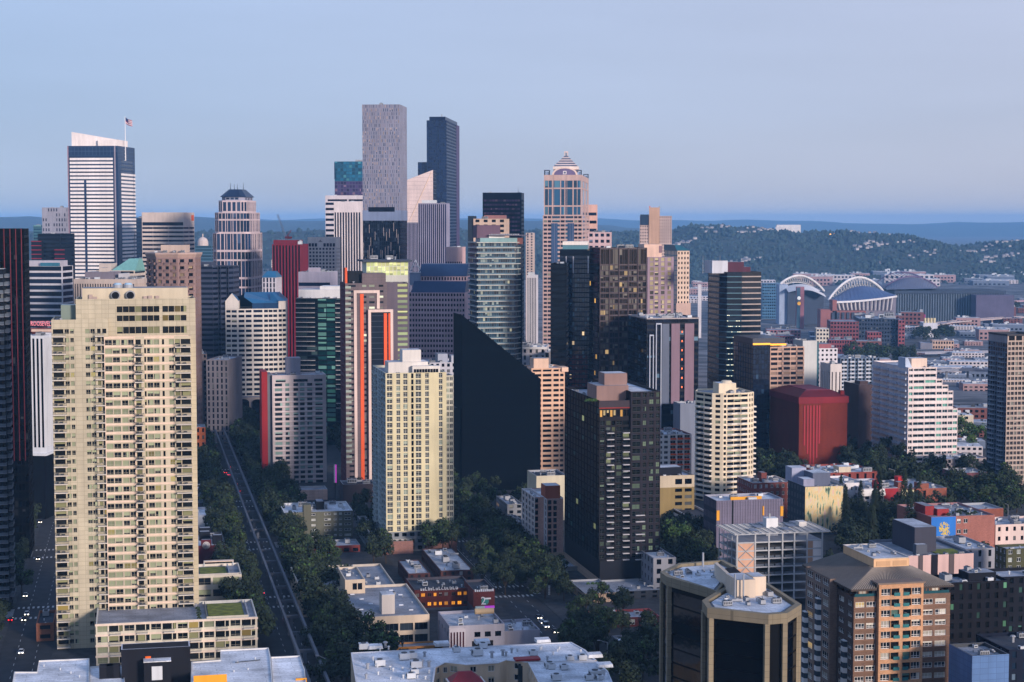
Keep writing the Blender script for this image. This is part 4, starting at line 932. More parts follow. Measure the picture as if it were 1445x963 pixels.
b.obj('dark_band', lambda mb: mb.box(0, W, -.35, -.02, b.zy(361), b.zy(353), wall((16, 22, 32), .3))); b.done()
b = Bld('office_tower', 'low dark glass block standing left of the lit bronze tower', 'F', 777, 777, 800, 372, 1120, GB, D=24); ribbon(b, BLACKW, DARK, units=2); b.done() if False else b.done()
# bronze lit tower
b = Bld('office_tower', 'bronze gridded tower with many windows glowing yellow', 'L', 832, 846, 913, 350, 1105, GA, D=None)
W, D = b.W, b.D; fr = wall((52, 34, 40), .5); gy = glass((30, 26, 24), (120, 114, 104), .36, (255, 214, 150), .05, var=.6, ls=.5)
nf = flr(b.h, 3.5); pp = ' '.join(['.35 w1.6 .12 w.8 .12 w1.6'] * 5) + ' .35'
b.fac((0, 0), (W, 0), 0, b.h, pat(pp), nf, fr, gy, sill=.14, head=.86, dep=.25, rows=[(i * b.h / nf + .4, i * b.h / nf + 3.0) for i in range(nf - 3)] + [((nf - 3) * b.h / nf + .4, b.h - 1)])
b.fac((0, D), (0, 0), 0, b.h, P(8, .85), nf, wall((14, 20, 28), .4), glass((8, 14, 22), pc=.03, pl=.02), sill=.08, head=.9, dep=.15)
for e in b.rect(0, W, 0, D)[1:3]: b.fac(e[0], e[1], 0, b.h, None, 1, fr)
b.roof(b.h, ROOFD, fr); b.units(3, b.h - 1)
for k in range(6): u = W * (k + .02) / 5; b.fin((0, 0), (W, 0), min(u, W - .5), min(u, W - .5) + .5, 0, b.h, .5, wall((56, 34, 42), .5))
b.done()
# tan hotel
b = Bld('hotel', 'mauve and tan hotel with glowing window columns and a blank tan penthouse', 'L', 910, 914, 951, 363, 1260, GA, D=26)
W, D = b.W, b.D; nf = flr(b.h, 3.4)
gl = glass((70, 66, 60), (206, 190, 150), .7, (255, 224, 160), .25, var=.3, ls=.2)
b.shell(0, b.h, wall((150, 128, 138)), gl, pat('.8 w1.2 .4 w1.2 .9 w1.2 1.0 .8 w1.2 .9'.replace(' 1.0', ' .2')), P(4, .4), P(4, .4), nf, sill=.12, head=.84); b.roof(b.h)
xa, xb = b.fp(909, 350, 3)[0], b.fp(934, 350, 3)[0]; pent(b, xa, xb, 3, 18, b.h - 1, b.zy(345, 3), wall((216, 180, 160))); b.obj('dark_louvre', lambda mb: mb.box(b.fp(930, 350, 2.9)[0], xb + .2, 2.8, 2.99, b.zy(357, 3), b.zy(347, 3), wall((130, 104, 112)))); b.done()
b = Bld('apartment_tower', 'cream gridded tower with a teal glass edge and slanted teal roof', 'L', 938, 956, 973, 354, 1380, GA, D=None)
W, D = b.W, b.D; simple(b, wall((214, 186, 164)), DARK, 3.9, 2.7, .45, .25, .75, faces='F', units=0)
b.fac((-.02, D), (-.02, 0), 0, b.h, P(4, .85), flr(b.h, 3.9), wall((40, 110, 130), .3), TEAL, sill=.1, head=.9, dep=.1, part='glass_side')
b.obj('slanted_roof', lambda mb: mb.prism([(-.6, -.6), (W + .4, -.6), (W + .4, D), (-.6, D)], b.h, b.zy(346, 8), wall((40, 96, 110), .4), [(-.6, 6), (W * .3, 6), (W * .3, D), (-.6, D)])); b.obj('podium', lambda mb: mb.box(-1, W + 1, -1, -.05, 0, b.zy(428), wall((190, 160, 146)))); b.done()
# far residential pair
b = Bld('apartment_tower', 'distant pale twin tower joined by a taller blank concrete core', 'F', 903, 903, 948, 305, 1950, GB, D=22)
W = b.W; simple(b, wall((190, 168, 160)), NAVY, 3.4, 2.4, .45, units=0); xa, xb = b.fp(916, 292)[0], b.fp(931, 292)[0]; b.obj('core_tower', lambda mb: (mb.box(xa, xb, -1, 16, 0, b.zy(293), wall((184, 150, 128))), mb.box(xa, xa + 1.2, -1.01, 16.01, b.zy(293), b.zy(291), wall((210, 120, 110))), mb.box(xb - 1.2, xb, -1.01, 16.01, b.zy(293), b.zy(291), METAL)))
b.obj('dark_crown', lambda mb: mb.box(.3, xa - .3, -.3, 12, b.zy(318), b.zy(303), wall((40, 58, 80), .3))); b.done()
# dark tower with mauve piers
b = Bld('office_tower', 'black tower with mauve piers, white slot frames and a cluttered flat roof', 'F', 913, 913, 986, 449, 1060, GA, D=42)
W, D = b.W, b.D; nf = flr(b.h, 3.7); dk = wall((16, 20, 30), .4)
b.shell(0, b.h, dk, glass((12, 20, 34), (110, 140, 160), .06), pat('.2 w4 .2 w4 .2 w4 .2 w4 .2 w5 .2 w5 .2'), None, P(6, .8), nf, sill=.2, head=.85, dep=.2); b.roof(b.h, ROOFM, wall((170, 160, 160)), (-.6, W + .6, -.6, D), .8); b.units(12, b.h - .8, seed=3)
for a, c, m in ((947, 959, wall((120, 94, 106), .6)), (966, 979, wall((120, 94, 106), .6)), (934, 944, wall((74, 84, 104), .5))): u0, u1 = b.fp(a, 470)[0], b.fp(c, 470)[0]; b.fin((0, 0), (W, 0), u0, u1, b.zy(570), b.zy(457), .7, m)
for a, c, t in ((916, 922, 472), (925, 933, 456)):
    u0, u1 = b.fp(a, 470)[0], b.fp(c, 470)[0]; wf = wall((176, 180, 190))
    b.obj('slot_frame', lambda mb: (mb.box(u0, u0 + .5, -1.2, -.01, 0, b.zy(t), wf), mb.box(u1 - .5, u1, -1.2, -.01, 0, b.zy(t), wf), mb.box(u0 + .5, u1 - .5, -1.2, -.01, b.zy(t) - .8, b.zy(t), wf)))
gm_ = emit((255, 110, 50), .9)
for k in range(7): u = b.fp(962.5, 480)[0]; z = b.zy(470 + k * 13); b.obj('stair_light', lambda mb: mb.box(u - .35, u + .35, -.2, -.02, z, z + 1.1, gm_))
b.done()
b = Bld('office_building', 'plain pale grey concrete box at the foot of the mauve piered tower', 'L', 952, 960, 996, 570, 1040, GA, D=14); b.shell(0, b.h, wall((116, 122, 136)), None); b.roof(b.h, ROOFM); b.units(3, b.h - 1); b.done()
# curved black tower with light dots
b = Bld('office_tower', 'black glass tower with pale floor bands, dotted lights and a box penthouse', 'L', 989, 1047, 1074, 384, 1225, GA, D=34)
W, D = b.W, b.D; nf = flr(b.h, 3.9); dk = wall((13, 13, 19), .4)
pts = [(-W * .95, 9), (-W * .72, 2), (0, 0), (W, 0), (W, 34), (-W * .95, 34)]
b.poly(pts, 0, b.h, dk, glass((10, 22, 34), (60, 130, 130), .05, ior=1.6), lambda i, L: pat('.1 w14 .1') if i in (0, 1, 2, 5) else None, nf, sill=.3, head=.95, dep=.2); b.roof(b.h, ROOFD, wall((110, 96, 96)), pts=pts)
pb = wall((160, 146, 140), .5)
for e, m, q in ((5, wall((50, 76, 92), .5), 0), (2, pb, .0), (1, wall((76, 108, 120), .5), 0), (0, wall((60, 90, 108), .5), 0)): b.bands(pts[e], pts[(e + 1) % 6], [i * b.h / nf + .2 for i in range(12, nf)], .8, .25, m)
dots = emit((255, 240, 200), 2.2); dm_ = MB(); L = math.dist(pts[1], pts[2]); rr = random.Random(9)
lm = MB(); lm.box(-.25, .25, -.12, 0, 0, .3, dots); lme = lm.mesh('ceiling_light')
ang_ = math.atan2(pts[2][1] - pts[1][1], pts[2][0] - pts[1][0])
cnt = 0
for i in range(nf - 30, nf - 4):
    for k in range(10):
        if cnt < 98 and rr.random() < .42:
            cnt += 1; link('ceiling_light', lme, b.e, Matrix.Translation((pts[1][0], pts[1][1], 0)) @ Matrix.Rotation(ang_, 4, 'Z') @ Matrix.Translation(((k + .5) * L / 10, -.27, i * b.h / nf + .4)))
xa, xb, xc = b.fp(1005, 375, 5)[0], b.fp(1027, 375, 5)[0], b.fp(1050, 375, 5)[0]
pent(b, xa, xb, 5, 22, b.h - 1, b.zy(368, 5), wall((190, 190, 196))); pent(b, xb + .02, xc, 5.5, 22, b.h - 1, b.zy(370, 5), wall((80, 40, 56))); pent(b, xc + .02, xc + 5, 5.5, 18, b.h - 1, b.zy(377, 5), wall((80, 40, 56)))
for px, t in ((992, 361), (1006, 366), (1016, 361), (1040, 366)): x = b.fp(px, 370, 6)[0]; mast(b, x, 6, b.h - 1, b.zy(t, 6), .25)
b.done()
# ------------------------------------------------------------------ middle ground
# round white tower with arched base
b = Bld('office_tower', 'white many-windowed curved tower with blue sloping roofs and an arched stone base', 'F', 318, 318, 404, 436, 1335, -6, D=40)
W, D = b.W, b.D; wh = wall((214, 204, 192)); gl = glass((14, 22, 38), pc=.03)
zb = b.zy(560); pts = [(0, 0), (W * .20, -1.5), (W * .44, 0.5), (W * .62, 1), (W * .86, 4), (W, 9), (W, D), (0, D)]
pf = {0: 'p', }
fpat = [pat('.2 w1 .2 w1.2 .2'), pat('.2 w1.2 .25 w1.2 .15'), pat('.15 w1.2 .1'), pat('.2 w1 .15 w1 .15 w1 .2'), pat('.2 w1 .2 w1 .2'), pat('.3 w1 .3 w1 .3 w1 .3')]
zt = b.zy(436); nf = flr(zt - zb, 3.75)
b.poly(pts, zb, zt, wh, gl, lambda i, L: fpat[i] if i < 6 else None, nf, sill=.25, head=.78, dep=.4)
b.roof(zt, None, wh, pts=pts)
blu = wall((40, 96, 136), .4); zr = b.zy(413, 14)
def gable(mb):
    # left gable front with pointed top
    x1 = W * .22; zz = b.zy(414, -1)
    mb.face([(0, -.3, zt), (x1, -1.8, zt), (x1, -1.8, b.zy(425, -1)), (x1 * .5, -1.1, zz), (0, -.3, b.zy(425, -1))], wh)
    mb.face([(0, -.3, b.zy(425, -1)), (x1 * .5, -1.1, zz), (x1 * .5, 20, zz), (0, 20, b.zy(425, -1))], blu); mb.face([(x1, -1.8, b.zy(425, -1)), (x1, 20, b.zy(425, -1)), (x1 * .5, 20, zz), (x1 * .5, -1.1, zz)], blu)
    mb.face([(0, -.3, zt), (0, -.3, b.zy(425, -1)), (0, 20, b.zy(425, -1)), (0, 20, zt)], wh); mb.face([(x1, -1.8, zt), (x1, 20, zt), (x1, 20, b.zy(425, -1)), (x1, -1.8, b.zy(425, -1))], wh)
b.obj('gable', gable)
zl = b.zy(428)
b.obj('sloped_roof', lambda mb: (mb.face([(W * .44, .7, zl), (W * .87, 4.2, zl), (W * .87, 22, zr), (W * .30, 22, zr), (W * .30, 6, b.zy(420))], blu), mb.face([(W * .30, 22, zr), (W * .87, 22, zr), (W, D, zt), (0, D, zt)], blu)))
b.obj('glass_attic', lambda mb: mb.face([(W * .44, .72, zt), (W * .87, 4.22, zt), (W * .87, 4.22, zl - .05), (W * .44, .72, zl - .05)], wall((24, 58, 92), .2)))
def wing(mb):
    x0 = W * .87; zz = b.zy(412, 10)
    mb.prism([(x0, 4.3), (W, 9.2), (W, D), (x0, D)], zt, b.zy(425, 8), wh); mb.face([(x0, 4, b.zy(425, 8) + .01), (W + .3, 9, b.zy(425, 8) + .01), (W + .3, D, b.zy(425, 8) + .01), (x0, 20, zz)], blu)
    mb.face([(W * .74, 14, zz), (W + .3, 9, b.zy(425, 8) + .02), (x0, 4, b.zy(425, 8) + .02), (W * .72, 6, zl)], blu)
b.obj('roof_wing', wing)
st = wall((150, 140, 136)); b.poly(pts, 0, zb - .5, st, None)
b.obj('cornice', lambda mb: mb.prism([(p[0], p[1] - .6) for p in pts[:6]] + [(W + .5, D), (-.5, D)], zb - .5, zb + .6, wall((120, 124, 140))))
for a, c in ((335, 352), (356, 371)):
    u0, u1 = b.fp(a, 575, -1)[0], b.fp(c, 575, -1)[0]; rad = (u1 - u0) / 2; zc_ = b.zy(568, -1)
    b.obj('arched_window', lambda mb: mb.face([(u0, -1.7, 2), (u1, -1.7, 2)] + [(u0 + rad + rad * math.cos(math.pi * k / 10), -1.7, zc_ + rad * .6 * math.sin(math.pi * k / 10)) for k in range(11)], DARK))
for px in (327, 329): u = b.fp(px, 578, -1)[0]; b.obj('small_window', lambda mb: [mb.box(u - .5, u + .5, -1.6, -1.5, z, z + 2, DARK) for z in (8, 11, 14)])
b.done()
b = Bld('office_building', 'grey stone building of tall narrow windows beside the curved white tower', 'L', 285, 291, 322, 508, 1225, GB, D=40)
simple(b, wall((126, 118, 120)), glass((24, 28, 40), (120, 120, 120), .1), 4.2, 3.4, .42, .12, .85, faces='FL', units=5, rm=ROOFM); b.done()
b = Bld('office_building', 'dim brownstone block in shade between cream tower and grey stone building', 'F', 274, 274, 292, 500, 1240, GA, D=30); simple(b, wall((96, 84, 82)), DARK, 3.8, 3, .45, units=2); b.done()
b = Bld('office_building', 'white low building with sloped roof by the bend of the elevated track', 'F', 336, 336, 366, 604, 1240, GA, D=26)
b.shell(0, b.h, wall((150, 152, 162)), None); b.roof(b.h, ROOFW); b.units(2, b.h - 1); b.done()
# white and red apartment block
b = Bld('apartment_tower', 'pale panelled apartment tower with a bright red left edge', 'L', 376, 384, 460, 530, 1030, GA, D=20)
W, D = b.W, b.D; pa = wall((188, 174, 172)); gl = glass((20, 30, 38), (150, 180, 172), .42, var=.6)
nf = flr(b.h - b.zy(684), 3.05); zb = b.zy(684)
zt = b.zy(540)
b.fac((0, 0), (W, 0), zb, zt, pat('.5 w1.4 .5 .1 w.8 .8 w.9 .35 w.9 1 w1.0 .6 w1.4 .6 .1'.replace(' 1 ', ' .5 ')), nf, pa, gl, sill=.28, head=.86, dep=.2)
b.fac((0, 0), (W, 0), zt, b.h, pat('.5 w1.4 4 .5'.replace(' 4 ', ' .5 .6 w2 w.01 .9 w1.2 ')), 1, pa, gl, rows=[(zt + .4, zt + 2)])
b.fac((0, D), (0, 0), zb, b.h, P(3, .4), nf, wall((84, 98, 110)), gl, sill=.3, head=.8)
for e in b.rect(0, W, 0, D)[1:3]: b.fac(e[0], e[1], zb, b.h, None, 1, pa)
b.roof(b.h, ROOFM, wall((196, 180, 176))); b.units(4, b.h - 1)
for i in range(nf): z = zb + i * (zt - zb) / nf; b.obj('floor_band', lambda mb: mb.box(W * .02, W * .93, -.35, -.005, z, z + .55, wall((206, 190, 188))))
u0, _ = b.fp(372, 540, 1); u1, _ = b.fp(383.5, 540, 1)
b.obj('red_wing', lambda mb: (mb.box(u0 - 1.2, u0 + 2.2, 1.2, D - 1, zb, b.zy(524, 2), wall((142, 14, 24), .7)), mb.box(u0 + 2.22, -.05, 2.5, D - 1, zb, b.zy(528, 2), wall((100, 104, 112)))))
xa, xb = b.fp(404, 515, 8)[0], b.fp(424, 515, 8)[0]; b.obj('lift_core', lambda mb: mb.box(xa, xb, 8, 16, b.h - 1, b.zy(505, 8), wall((150, 146, 156))))
b.shell(0, zb, wall((176, 150, 140), .8, 'panel'), None, box=(-2, W + 1, -9, D)); b.roof(zb + .02, ROOFG, box=(-2, W + 1, -9, -.05)); b.done()
# teal lit tower
b = Bld('apartment_tower', 'dark glass tower with teal lit windows, white balconies and a white stepped roof', 'L', 411, 417, 482, 421, 1210, GB, D=26)
W, D = b.W, b.D; nf = flr(b.h, 3.3); rr = random.Random(2); dk = wall((14, 22, 30), .4)
gd = glass((8, 16, 22), (70, 90, 90), .08, pl=.0); gt = glass((16, 48, 50), (110, 160, 148), .45, (110, 190, 170), .15, ls=.18)
b.shell(0, b.h, dk, {'w': gd, 't': gt}, pat('.1 w2 .1 w2 .15 t1.6 .1 t1.6 .3 w1'), None, P(5, .8), nf, sill=.12, head=.85, dep=.2)
b.roof(b.h, ROOFW, WHITE)
stw = (wall((200, 190, 184)), wall((60, 70, 76)), 'bars')
for i in range(8, nf):
    if i < nf - 10 and rr.random() < .25: continue
    b.balc((0, 0), (W, 0), .2, W * .42, i * b.h / nf, 1.2, stw)
    b.balc((0, 0), (W, 0), W * .87, W * .99, i * b.h / nf, 1.2, stw)
pent(b, 1.5, W, 3, 22, b.h - 1, b.zy(409, 3), WHITE, ROOFW); pent(b, W * .5, W, 5, 20, b.zy(409, 3), b.zy(404, 5), WHITE, ROOFW); b.units(6, b.h, (1, W, 0, 3.1)); b.done()
# brown tower with orange fins and white frames
b = Bld('apartment_tower', 'brown panelled tower with white looping frames and orange vertical fins', 'L', 478, 487, 546, 400, 985, GA, D=26)
W, D = b.W, b.D; br = wall((104, 90, 92), .7, 'panel'); nf = flr(b.h, 3.05); gl = glass((22, 28, 36), (150, 150, 140), .25, (220, 220, 190), .05)
b.fac((0, 0), (W, 0), 0, b.h, pat('.7 w1.6 3'.replace(' 3', ' .8 .6 w.9 .6 w1.2 .9 w1 .8')), nf, br, gl, sill=.3, head=.68, dep=.25)
b.fac((0, D), (0, 0), 0, b.h, P(4, .35), nf, wall((88, 34, 44)), gl, sill=.3, head=.8)
for e in b.rect(0, W, 0, D)[1:3]: b.fac(e[0], e[1], 0, b.h, None, 1, br)
b.roof(b.h, ROOFG, br); b.units(5, b.h - 1)
org = wall((226, 84, 28), .6); cf = wall((216, 190, 178), .6); yl = (wall((150, 150, 130)), wall((150, 160, 150)), 'solid')
for i in range(6, nf): b.balc((0, 0), (W, 0), W * .0, W * .13, i * b.h / nf + .4, .9, yl)
def frame_(px0, px1, pyt, pyb_l, pyb_r, out, t):
    u0, zt = b.fp(px0, pyt); u1, _ = b.fp(px1, pyt); zl, zr_ = b.zy(pyb_l), b.zy(pyb_r)
    b.obj('white_frame', lambda mb: (mb.box(u0, u0 + t, -out, -.004, zl, zt, cf), mb.box(u1 - t, u1, -out, -.004, zr_, zt, cf), mb.box(u0 + t, u1 - t, -out, -.004, zt - t, zt, cf)))
    return u0, u1, zt
frame_(499, 535.5, 410, 704, 436, .7, 1.6)
fu0, fu1, fzt = frame_(519, 554, 437, 704, 520, 2.2, 1.5)
b.obj('glass_bay', lambda mb: mb.box(fu0 + 1.5, fu1 - 1.5, -1.4, -.01, 0, fzt - 1.5, wall((24, 32, 44), .25)))
for i in range(nf - 3): z = i * b.h / nf; b.obj('floor_line', lambda mb: mb.box(fu0 + 1.6, fu1 - 1.7, -1.5, -1.41, z, z + .25, wall((60, 70, 84)))) if z < fzt - 3 else None
for a, c, t, o in ((508, 513, 415, .35), (541, 545.5, 442, 1.9), (547.5, 550.5, 442, 1.9)):
    u0, zt = b.fp(a, t); u1, _ = b.fp(c, t); b.obj('orange_fin', lambda mb: mb.box(u0, u1, -o, -.005 if o < 1 else -1.41, b.zy(704), zt, org))
b.obj('orange_tower', lambda mb: mb.box(.3, b.fp(490, 390, 2)[0], 2, 8, b.h - 1, b.zy(378, 2), org)); b.obj('dark_core', lambda mb: (mb.box(b.fp(492, 390, 6)[0], b.fp(512, 390, 6)[0], 6, 16, b.h - 1, b.zy(383, 6), wall((30, 34, 40))), mb.box(b.fp(511, 390, 3)[0], W - .2, 3, 18, b.h - 1, b.zy(386, 3), br)))
# right rear part with lit strips
xa = W; xb, _ = b.fp(577, 440, 8)
b.shell(0, b.zy(400, 8), wall((96, 86, 96)), glass((90, 100, 80), (220, 226, 160), .6, (220, 230, 160), .3, ls=.4), pat('2 .3 '.replace('2 ', '.6 .6 ') + 'w1.2 .15'), P(3, .5), None, nf, (xa + .05, xb, 8, 24), sill=.35, head=.85)
b.roof(b.zy(400, 8), ROOFD, wall((96, 86, 96)), (xa + .05, xb, 8, 24)); b.done()
b = Bld('apartment_tower', 'pale tower top with a grid of yellow lit windows and a thin dark roof', 'F', 517, 517, 576, 368, 1090, GA, D=22)
W = b.W; ylw = glass((150, 160, 110), (226, 230, 160), .8, (232, 236, 160), .5, var=.3, ls=.3); zz = b.zy(389); zq = b.zy(397)
b.shell(0, zq, wall((176, 176, 166)), glass((18, 24, 34), pc=.1), P(5, .7), P(3, .7), None, flr(zq, 3.4), sill=.2, head=.85); b.fac((0, 0), (W, 0), zq, zz, None, 1, wall((190, 188, 176))); b.shell(zz, b.h - .8, wall((206, 206, 186)), ylw, P(11, .86), P(5, .8), None, 3, sill=.06, head=.94, dep=.1)
for e in b.rect(0, W, 0, 22)[1:]: b.fac(e[0], e[1], zq, zz, None, 1, wall((190, 188, 176)))
b.obj('roof_slab', lambda mb: mb.box(-2.5, W + 2.5, -2.5, 24, b.h - .8, b.h + .3, wall((60, 66, 78)))); b.units(3, b.h + .3); b.done()
# balcony tower
b = Bld('apartment_tower', 'glass apartment tower ringed by white balcony slabs with a flat canopy roof', 'L', 652, 675, 738, 343, 1155, GA, D=None)
W, D = b.W, min(b.D, 30); nf = flr(b.h, 3.5); gl = glass((22, 48, 62), (150, 168, 164), .16, (240, 232, 190), .025, ior=1.7, var=.7, ls=.4); mu = wall((70, 84, 96), .4)
pts = [(0, 0), (W * .8, 0), (W, D * .3), (W, D), (0, D)]
b.poly(pts, 0, b.h, mu, gl, lambda i, L: P(max(2, round(L / 1.5)), .88) if i in (0, 1, 4) else None, nf, sill=.04, head=.92, dep=.1); b.roof(b.h, ROOFG, mu, pts=pts)
slm = wall((188, 186, 176)); sp_ = [(-1.3, -1.3), (W * .82, -1.3), (W + .2, D * .25), (W + .2, D), (-1.3, D)]
mb = MB(); mb.prism(sp_, 0, .45, slm); sme = mb.mesh('balcony_slab')
for i in range(8, nf + 1): link('balcony_slab', sme, b.e, Matrix.Translation((0, 0, i * b.h / nf)))
gr_ = wall((92, 116, 128), .2); mb = MB()
for q in range(3): 
    p, r_ = sp_[q - 1 if q else 4], sp_[q]
mb.box(-1.25, W * .82, -1.25, -1.17, .45, 1.3, gr_); mb.box(-1.25, -1.17, -1.17, D, .45, 1.3, gr_); rme = mb.mesh('glass_railing')
for i in range(8, nf): link('glass_railing', rme, b.e, Matrix.Translation((0, 0, i * b.h / nf)))
b.fin((W, D * .3), (W, D), 0, D * .7, 0, b.h + 1, 1.5, wall((22, 32, 48), .4), 'side_wall')
xa, xb = b.fp(673, 325, 6)[0], b.fp(706, 325, 6)[0]; zt = b.zy(336, 4)
b.obj('glass_attic', lambda mb: mb.box(2, W - 3, 4, 20, b.h - 1, zt, wall((120, 150, 150), .2))); pent(b, xa, xb, 6, 20, zt, b.zy(318, 6), wall((96, 74, 88)))
b.obj('dark_core', lambda mb: mb.box(b.fp(715, 330, 5)[0], W + 1, 5, 18, b.h - 1, zt, wall((110, 66, 62))))
cx = b.fp(720, 331, 8)[0]; b.obj('canopy', lambda mb: (mb.prism([(b.fp(690, 330, 3)[0], 3), (W + 3, 0), (W + 6, 10), (W + 2, 20), (b.fp(690, 330, 3)[0], 22)], b.zy(333, 3), b.zy(333, 3) + .6, wall((96, 90, 100))), [mb.box(b.fp(694, 330, 3)[0] + k * 1.6, b.fp(694, 330, 3)[0] + k * 1.6 + 1, 4, 18, b.zy(333, 3) + .6, b.zy(333, 3) + 1.2, METAL) for k in range(12)]))
b.obj('white_parapet', lambda mb: mb.box(b.fp(690, 330, 5)[0], b.fp(712, 330, 5)[0], 5, 5.6, zt, zt + 2.2, WHITE)); b.done()
# black wedge tower
b = Bld('office_tower', 'huge windowless looking black glass tower with a steep slanted roofline', 'L', 640, 652, 763, 531, 1000, GA, D=None)
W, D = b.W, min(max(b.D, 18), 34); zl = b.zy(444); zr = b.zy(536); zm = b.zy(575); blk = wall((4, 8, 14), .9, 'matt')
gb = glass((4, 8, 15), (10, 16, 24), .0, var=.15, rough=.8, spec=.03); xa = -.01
P0 = [(0, 0), (W, 0)]
def slab(mb):
    xk = W * .12
    pr = [(0, 0), (W, 0), (W, zr), (xk, zl - 6), (0, zl)]
    pr = [(0, 0), (W, 0), (W, zr), (0, zl)]
    mb.face([(x, 0, z) for x, z in pr], blk); mb.face([(x, D, z) for x, z in reversed(pr)], blk)
    for i in range(4): j = (i + 1) % 4; p, q = pr[i], pr[j]; mb.face([(p[0], 0, p[1]), (p[0], D, p[1]), (q[0], D, q[1]), (q[0], 0, q[1])], blk)
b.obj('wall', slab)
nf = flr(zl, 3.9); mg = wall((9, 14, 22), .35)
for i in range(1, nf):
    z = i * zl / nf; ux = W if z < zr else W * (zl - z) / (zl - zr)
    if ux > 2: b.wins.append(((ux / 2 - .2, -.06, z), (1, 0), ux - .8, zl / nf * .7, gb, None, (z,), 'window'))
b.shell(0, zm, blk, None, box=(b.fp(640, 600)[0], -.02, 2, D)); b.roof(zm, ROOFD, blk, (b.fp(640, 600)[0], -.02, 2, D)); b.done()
b = Bld('hotel', 'grey white apartment block with dark windows half hidden behind the cream tower', 'F', 606, 606, 652, 512, 1100, GA, D=30)
simple(b, wall((186, 184, 190)), DARK, 3.6, 3.4, .5, .25, .8, units=8, rm=ROOFW); pent(b, b.W * .3, b.W * .6, 5, 15, b.h - 1, b.h + 5, wall((160, 164, 176))); pent(b, b.W * .7, b.W * .95, 3, 12, b.h - 1, b.h + 4, wall((180, 182, 190))); b.done()
b = Bld('office_building', 'low white classical block with tall windows between balcony tower and dark glass', 'F', 728, 728, 770, 490, 1240, GB, D=34); simple(b, wall((190, 184, 186)), DARK, 5, 4, .4, .2, .85, units=9, rm=ROOFW); b.obj('cornice', lambda mb: mb.box(-.8, b.W + .8, -.9, -.01, b.h - 1.4, b.h + .2, WHITE)); b.done()
b = Bld('office_building', 'white block with stepped roofs left of the dark red brick building', 'F', 768, 768, 792, 497, 1220, GB, D=24); simple(b, wall((204, 190, 184)), DARK, 4.2, 4.6, .6, .15, .85, units=5, rm=ROOFW); b.done()
b = Bld('hotel', 'dark red brick building with white framed windows and a white rear roof', 'F', 790, 790, 829, 500, 1160, GB, D=24)
fw = {'bars': (1, 1), 'm': WHITEP, 't': .14}; simple(b, wall((88, 34, 42), .85, 'brick'), glass((40, 44, 54), (190, 190, 190), .4), 3.8, 4.2, .4, .3, .75, units=0, frame=fw); pent(b, 0.3, b.W * .32, .3, 10, b.h - 1, b.zy(488), wall((96, 40, 46), .85, 'brick')); pent(b, b.W * .4, b.W, 3, 20, b.h - 1, b.h + 4, WHITE, ROOFW); b.units(3, b.h + 4, (b.W * .4, b.W, 4, 20)); b.done()
b = Bld('apartment_tower', 'peach concrete apartment tower with dark recessed balconies beside the black wedge', 'F', 750, 750, 797, 520, 1070, GA, D=24)
W = b.W; pk = wall((218, 176, 146)); zz = b.zy(665)
b.shell(0, b.h, pk, glass((10, 12, 18), (120, 110, 100), .1), pat('.3 w2.2 .4 w2.2 .5 w1.4 .3 w.9 .3'), None, None, flr(b.h, 3.1), sill=.3, head=.82, dep=.8); b.roof(b.h, ROOFW, pk); b.units(4, b.h - 1); pent(b, W * .1, W * .55, 3, 14, b.h - 1, b.zy(506, 3), wall((222, 186, 160)))
b.obj('cap_overhang', lambda mb: mb.box(W * .9, W + 2, -1, 10, b.h - 2.4, b.h + .3, wall((222, 186, 160)))); b.done()
b = Bld('office_building', 'plain cream box building at the foot of the peach tower', 'F', 757, 757, 800, 672, 900, GA, D=22); b.shell(0, b.h, wall((196, 186, 160)), None); b.roof(b.h, ROOFD); b.units(6, b.h - 1, smax=.9); b.done()
# cream tower in the middle
b = Bld('apartment_tower', 'slender cream apartment tower with a white penthouse over brick terraces', 'L', 526, 544, 630, 527, 815, GA, D=None)
W, D = b.W, b.D; cr = wall((206, 193, 154)); nf = flr(b.h - 8, 2.95); zb = 9.5; fw = {'bars': (1, 2), 'm': wall((206, 204, 190)), 't': .13}
gl = glass((10, 18, 24), (150, 165, 145), .14, var=.6)
pp = pat('.25 w1.3 .9 w.9 .7 w1.0 .85 k.55 .45 w1.3 .9 w.9 .7 .7 .8 .6 w.85 1.3'.replace(' 1.3', ' .95').replace('.7 .7 .8 .6', '.7 .5 .5 .6'))
b.fac((0, 0), (W, 0), zb, b.h, pp, nf, cr, {'w': gl, 'k': glass((8, 10, 14), pc=0)}, sill=.1, head=.9, dep=.35, frame={'w': fw, 'k': None})
b.fac((0, D), (0, 0), zb, b.h, P(5, .72), nf, wall((168, 176, 176)), glass((16, 36, 44), (150, 190, 190), .2), sill=.14, head=.86, dep=.25, frame={'bars': (2, 1), 'm': wall((190, 196, 190)), 't': .14})
for e in b.rect(0, W, 0, D)[1:3]: b.fac(e[0], e[1], zb, b.h, None, 1, cr)
b.roof(b.h, ROOFG, wall((214, 206, 180)), par=1.1)
st2 = (wall((190, 192, 184)), wall((150, 160, 160)), 'bars')
for i in range(nf):
    if i % 1 == 0: b.balc((0, D), (0, 0), D * .12, D * .32, zb + i * (b.h - zb) / nf, 1.2, st2); b.balc((0, D), (0, 0), D * .62, D * .82, zb + i * (b.h - zb) / nf, 1.2, st2)
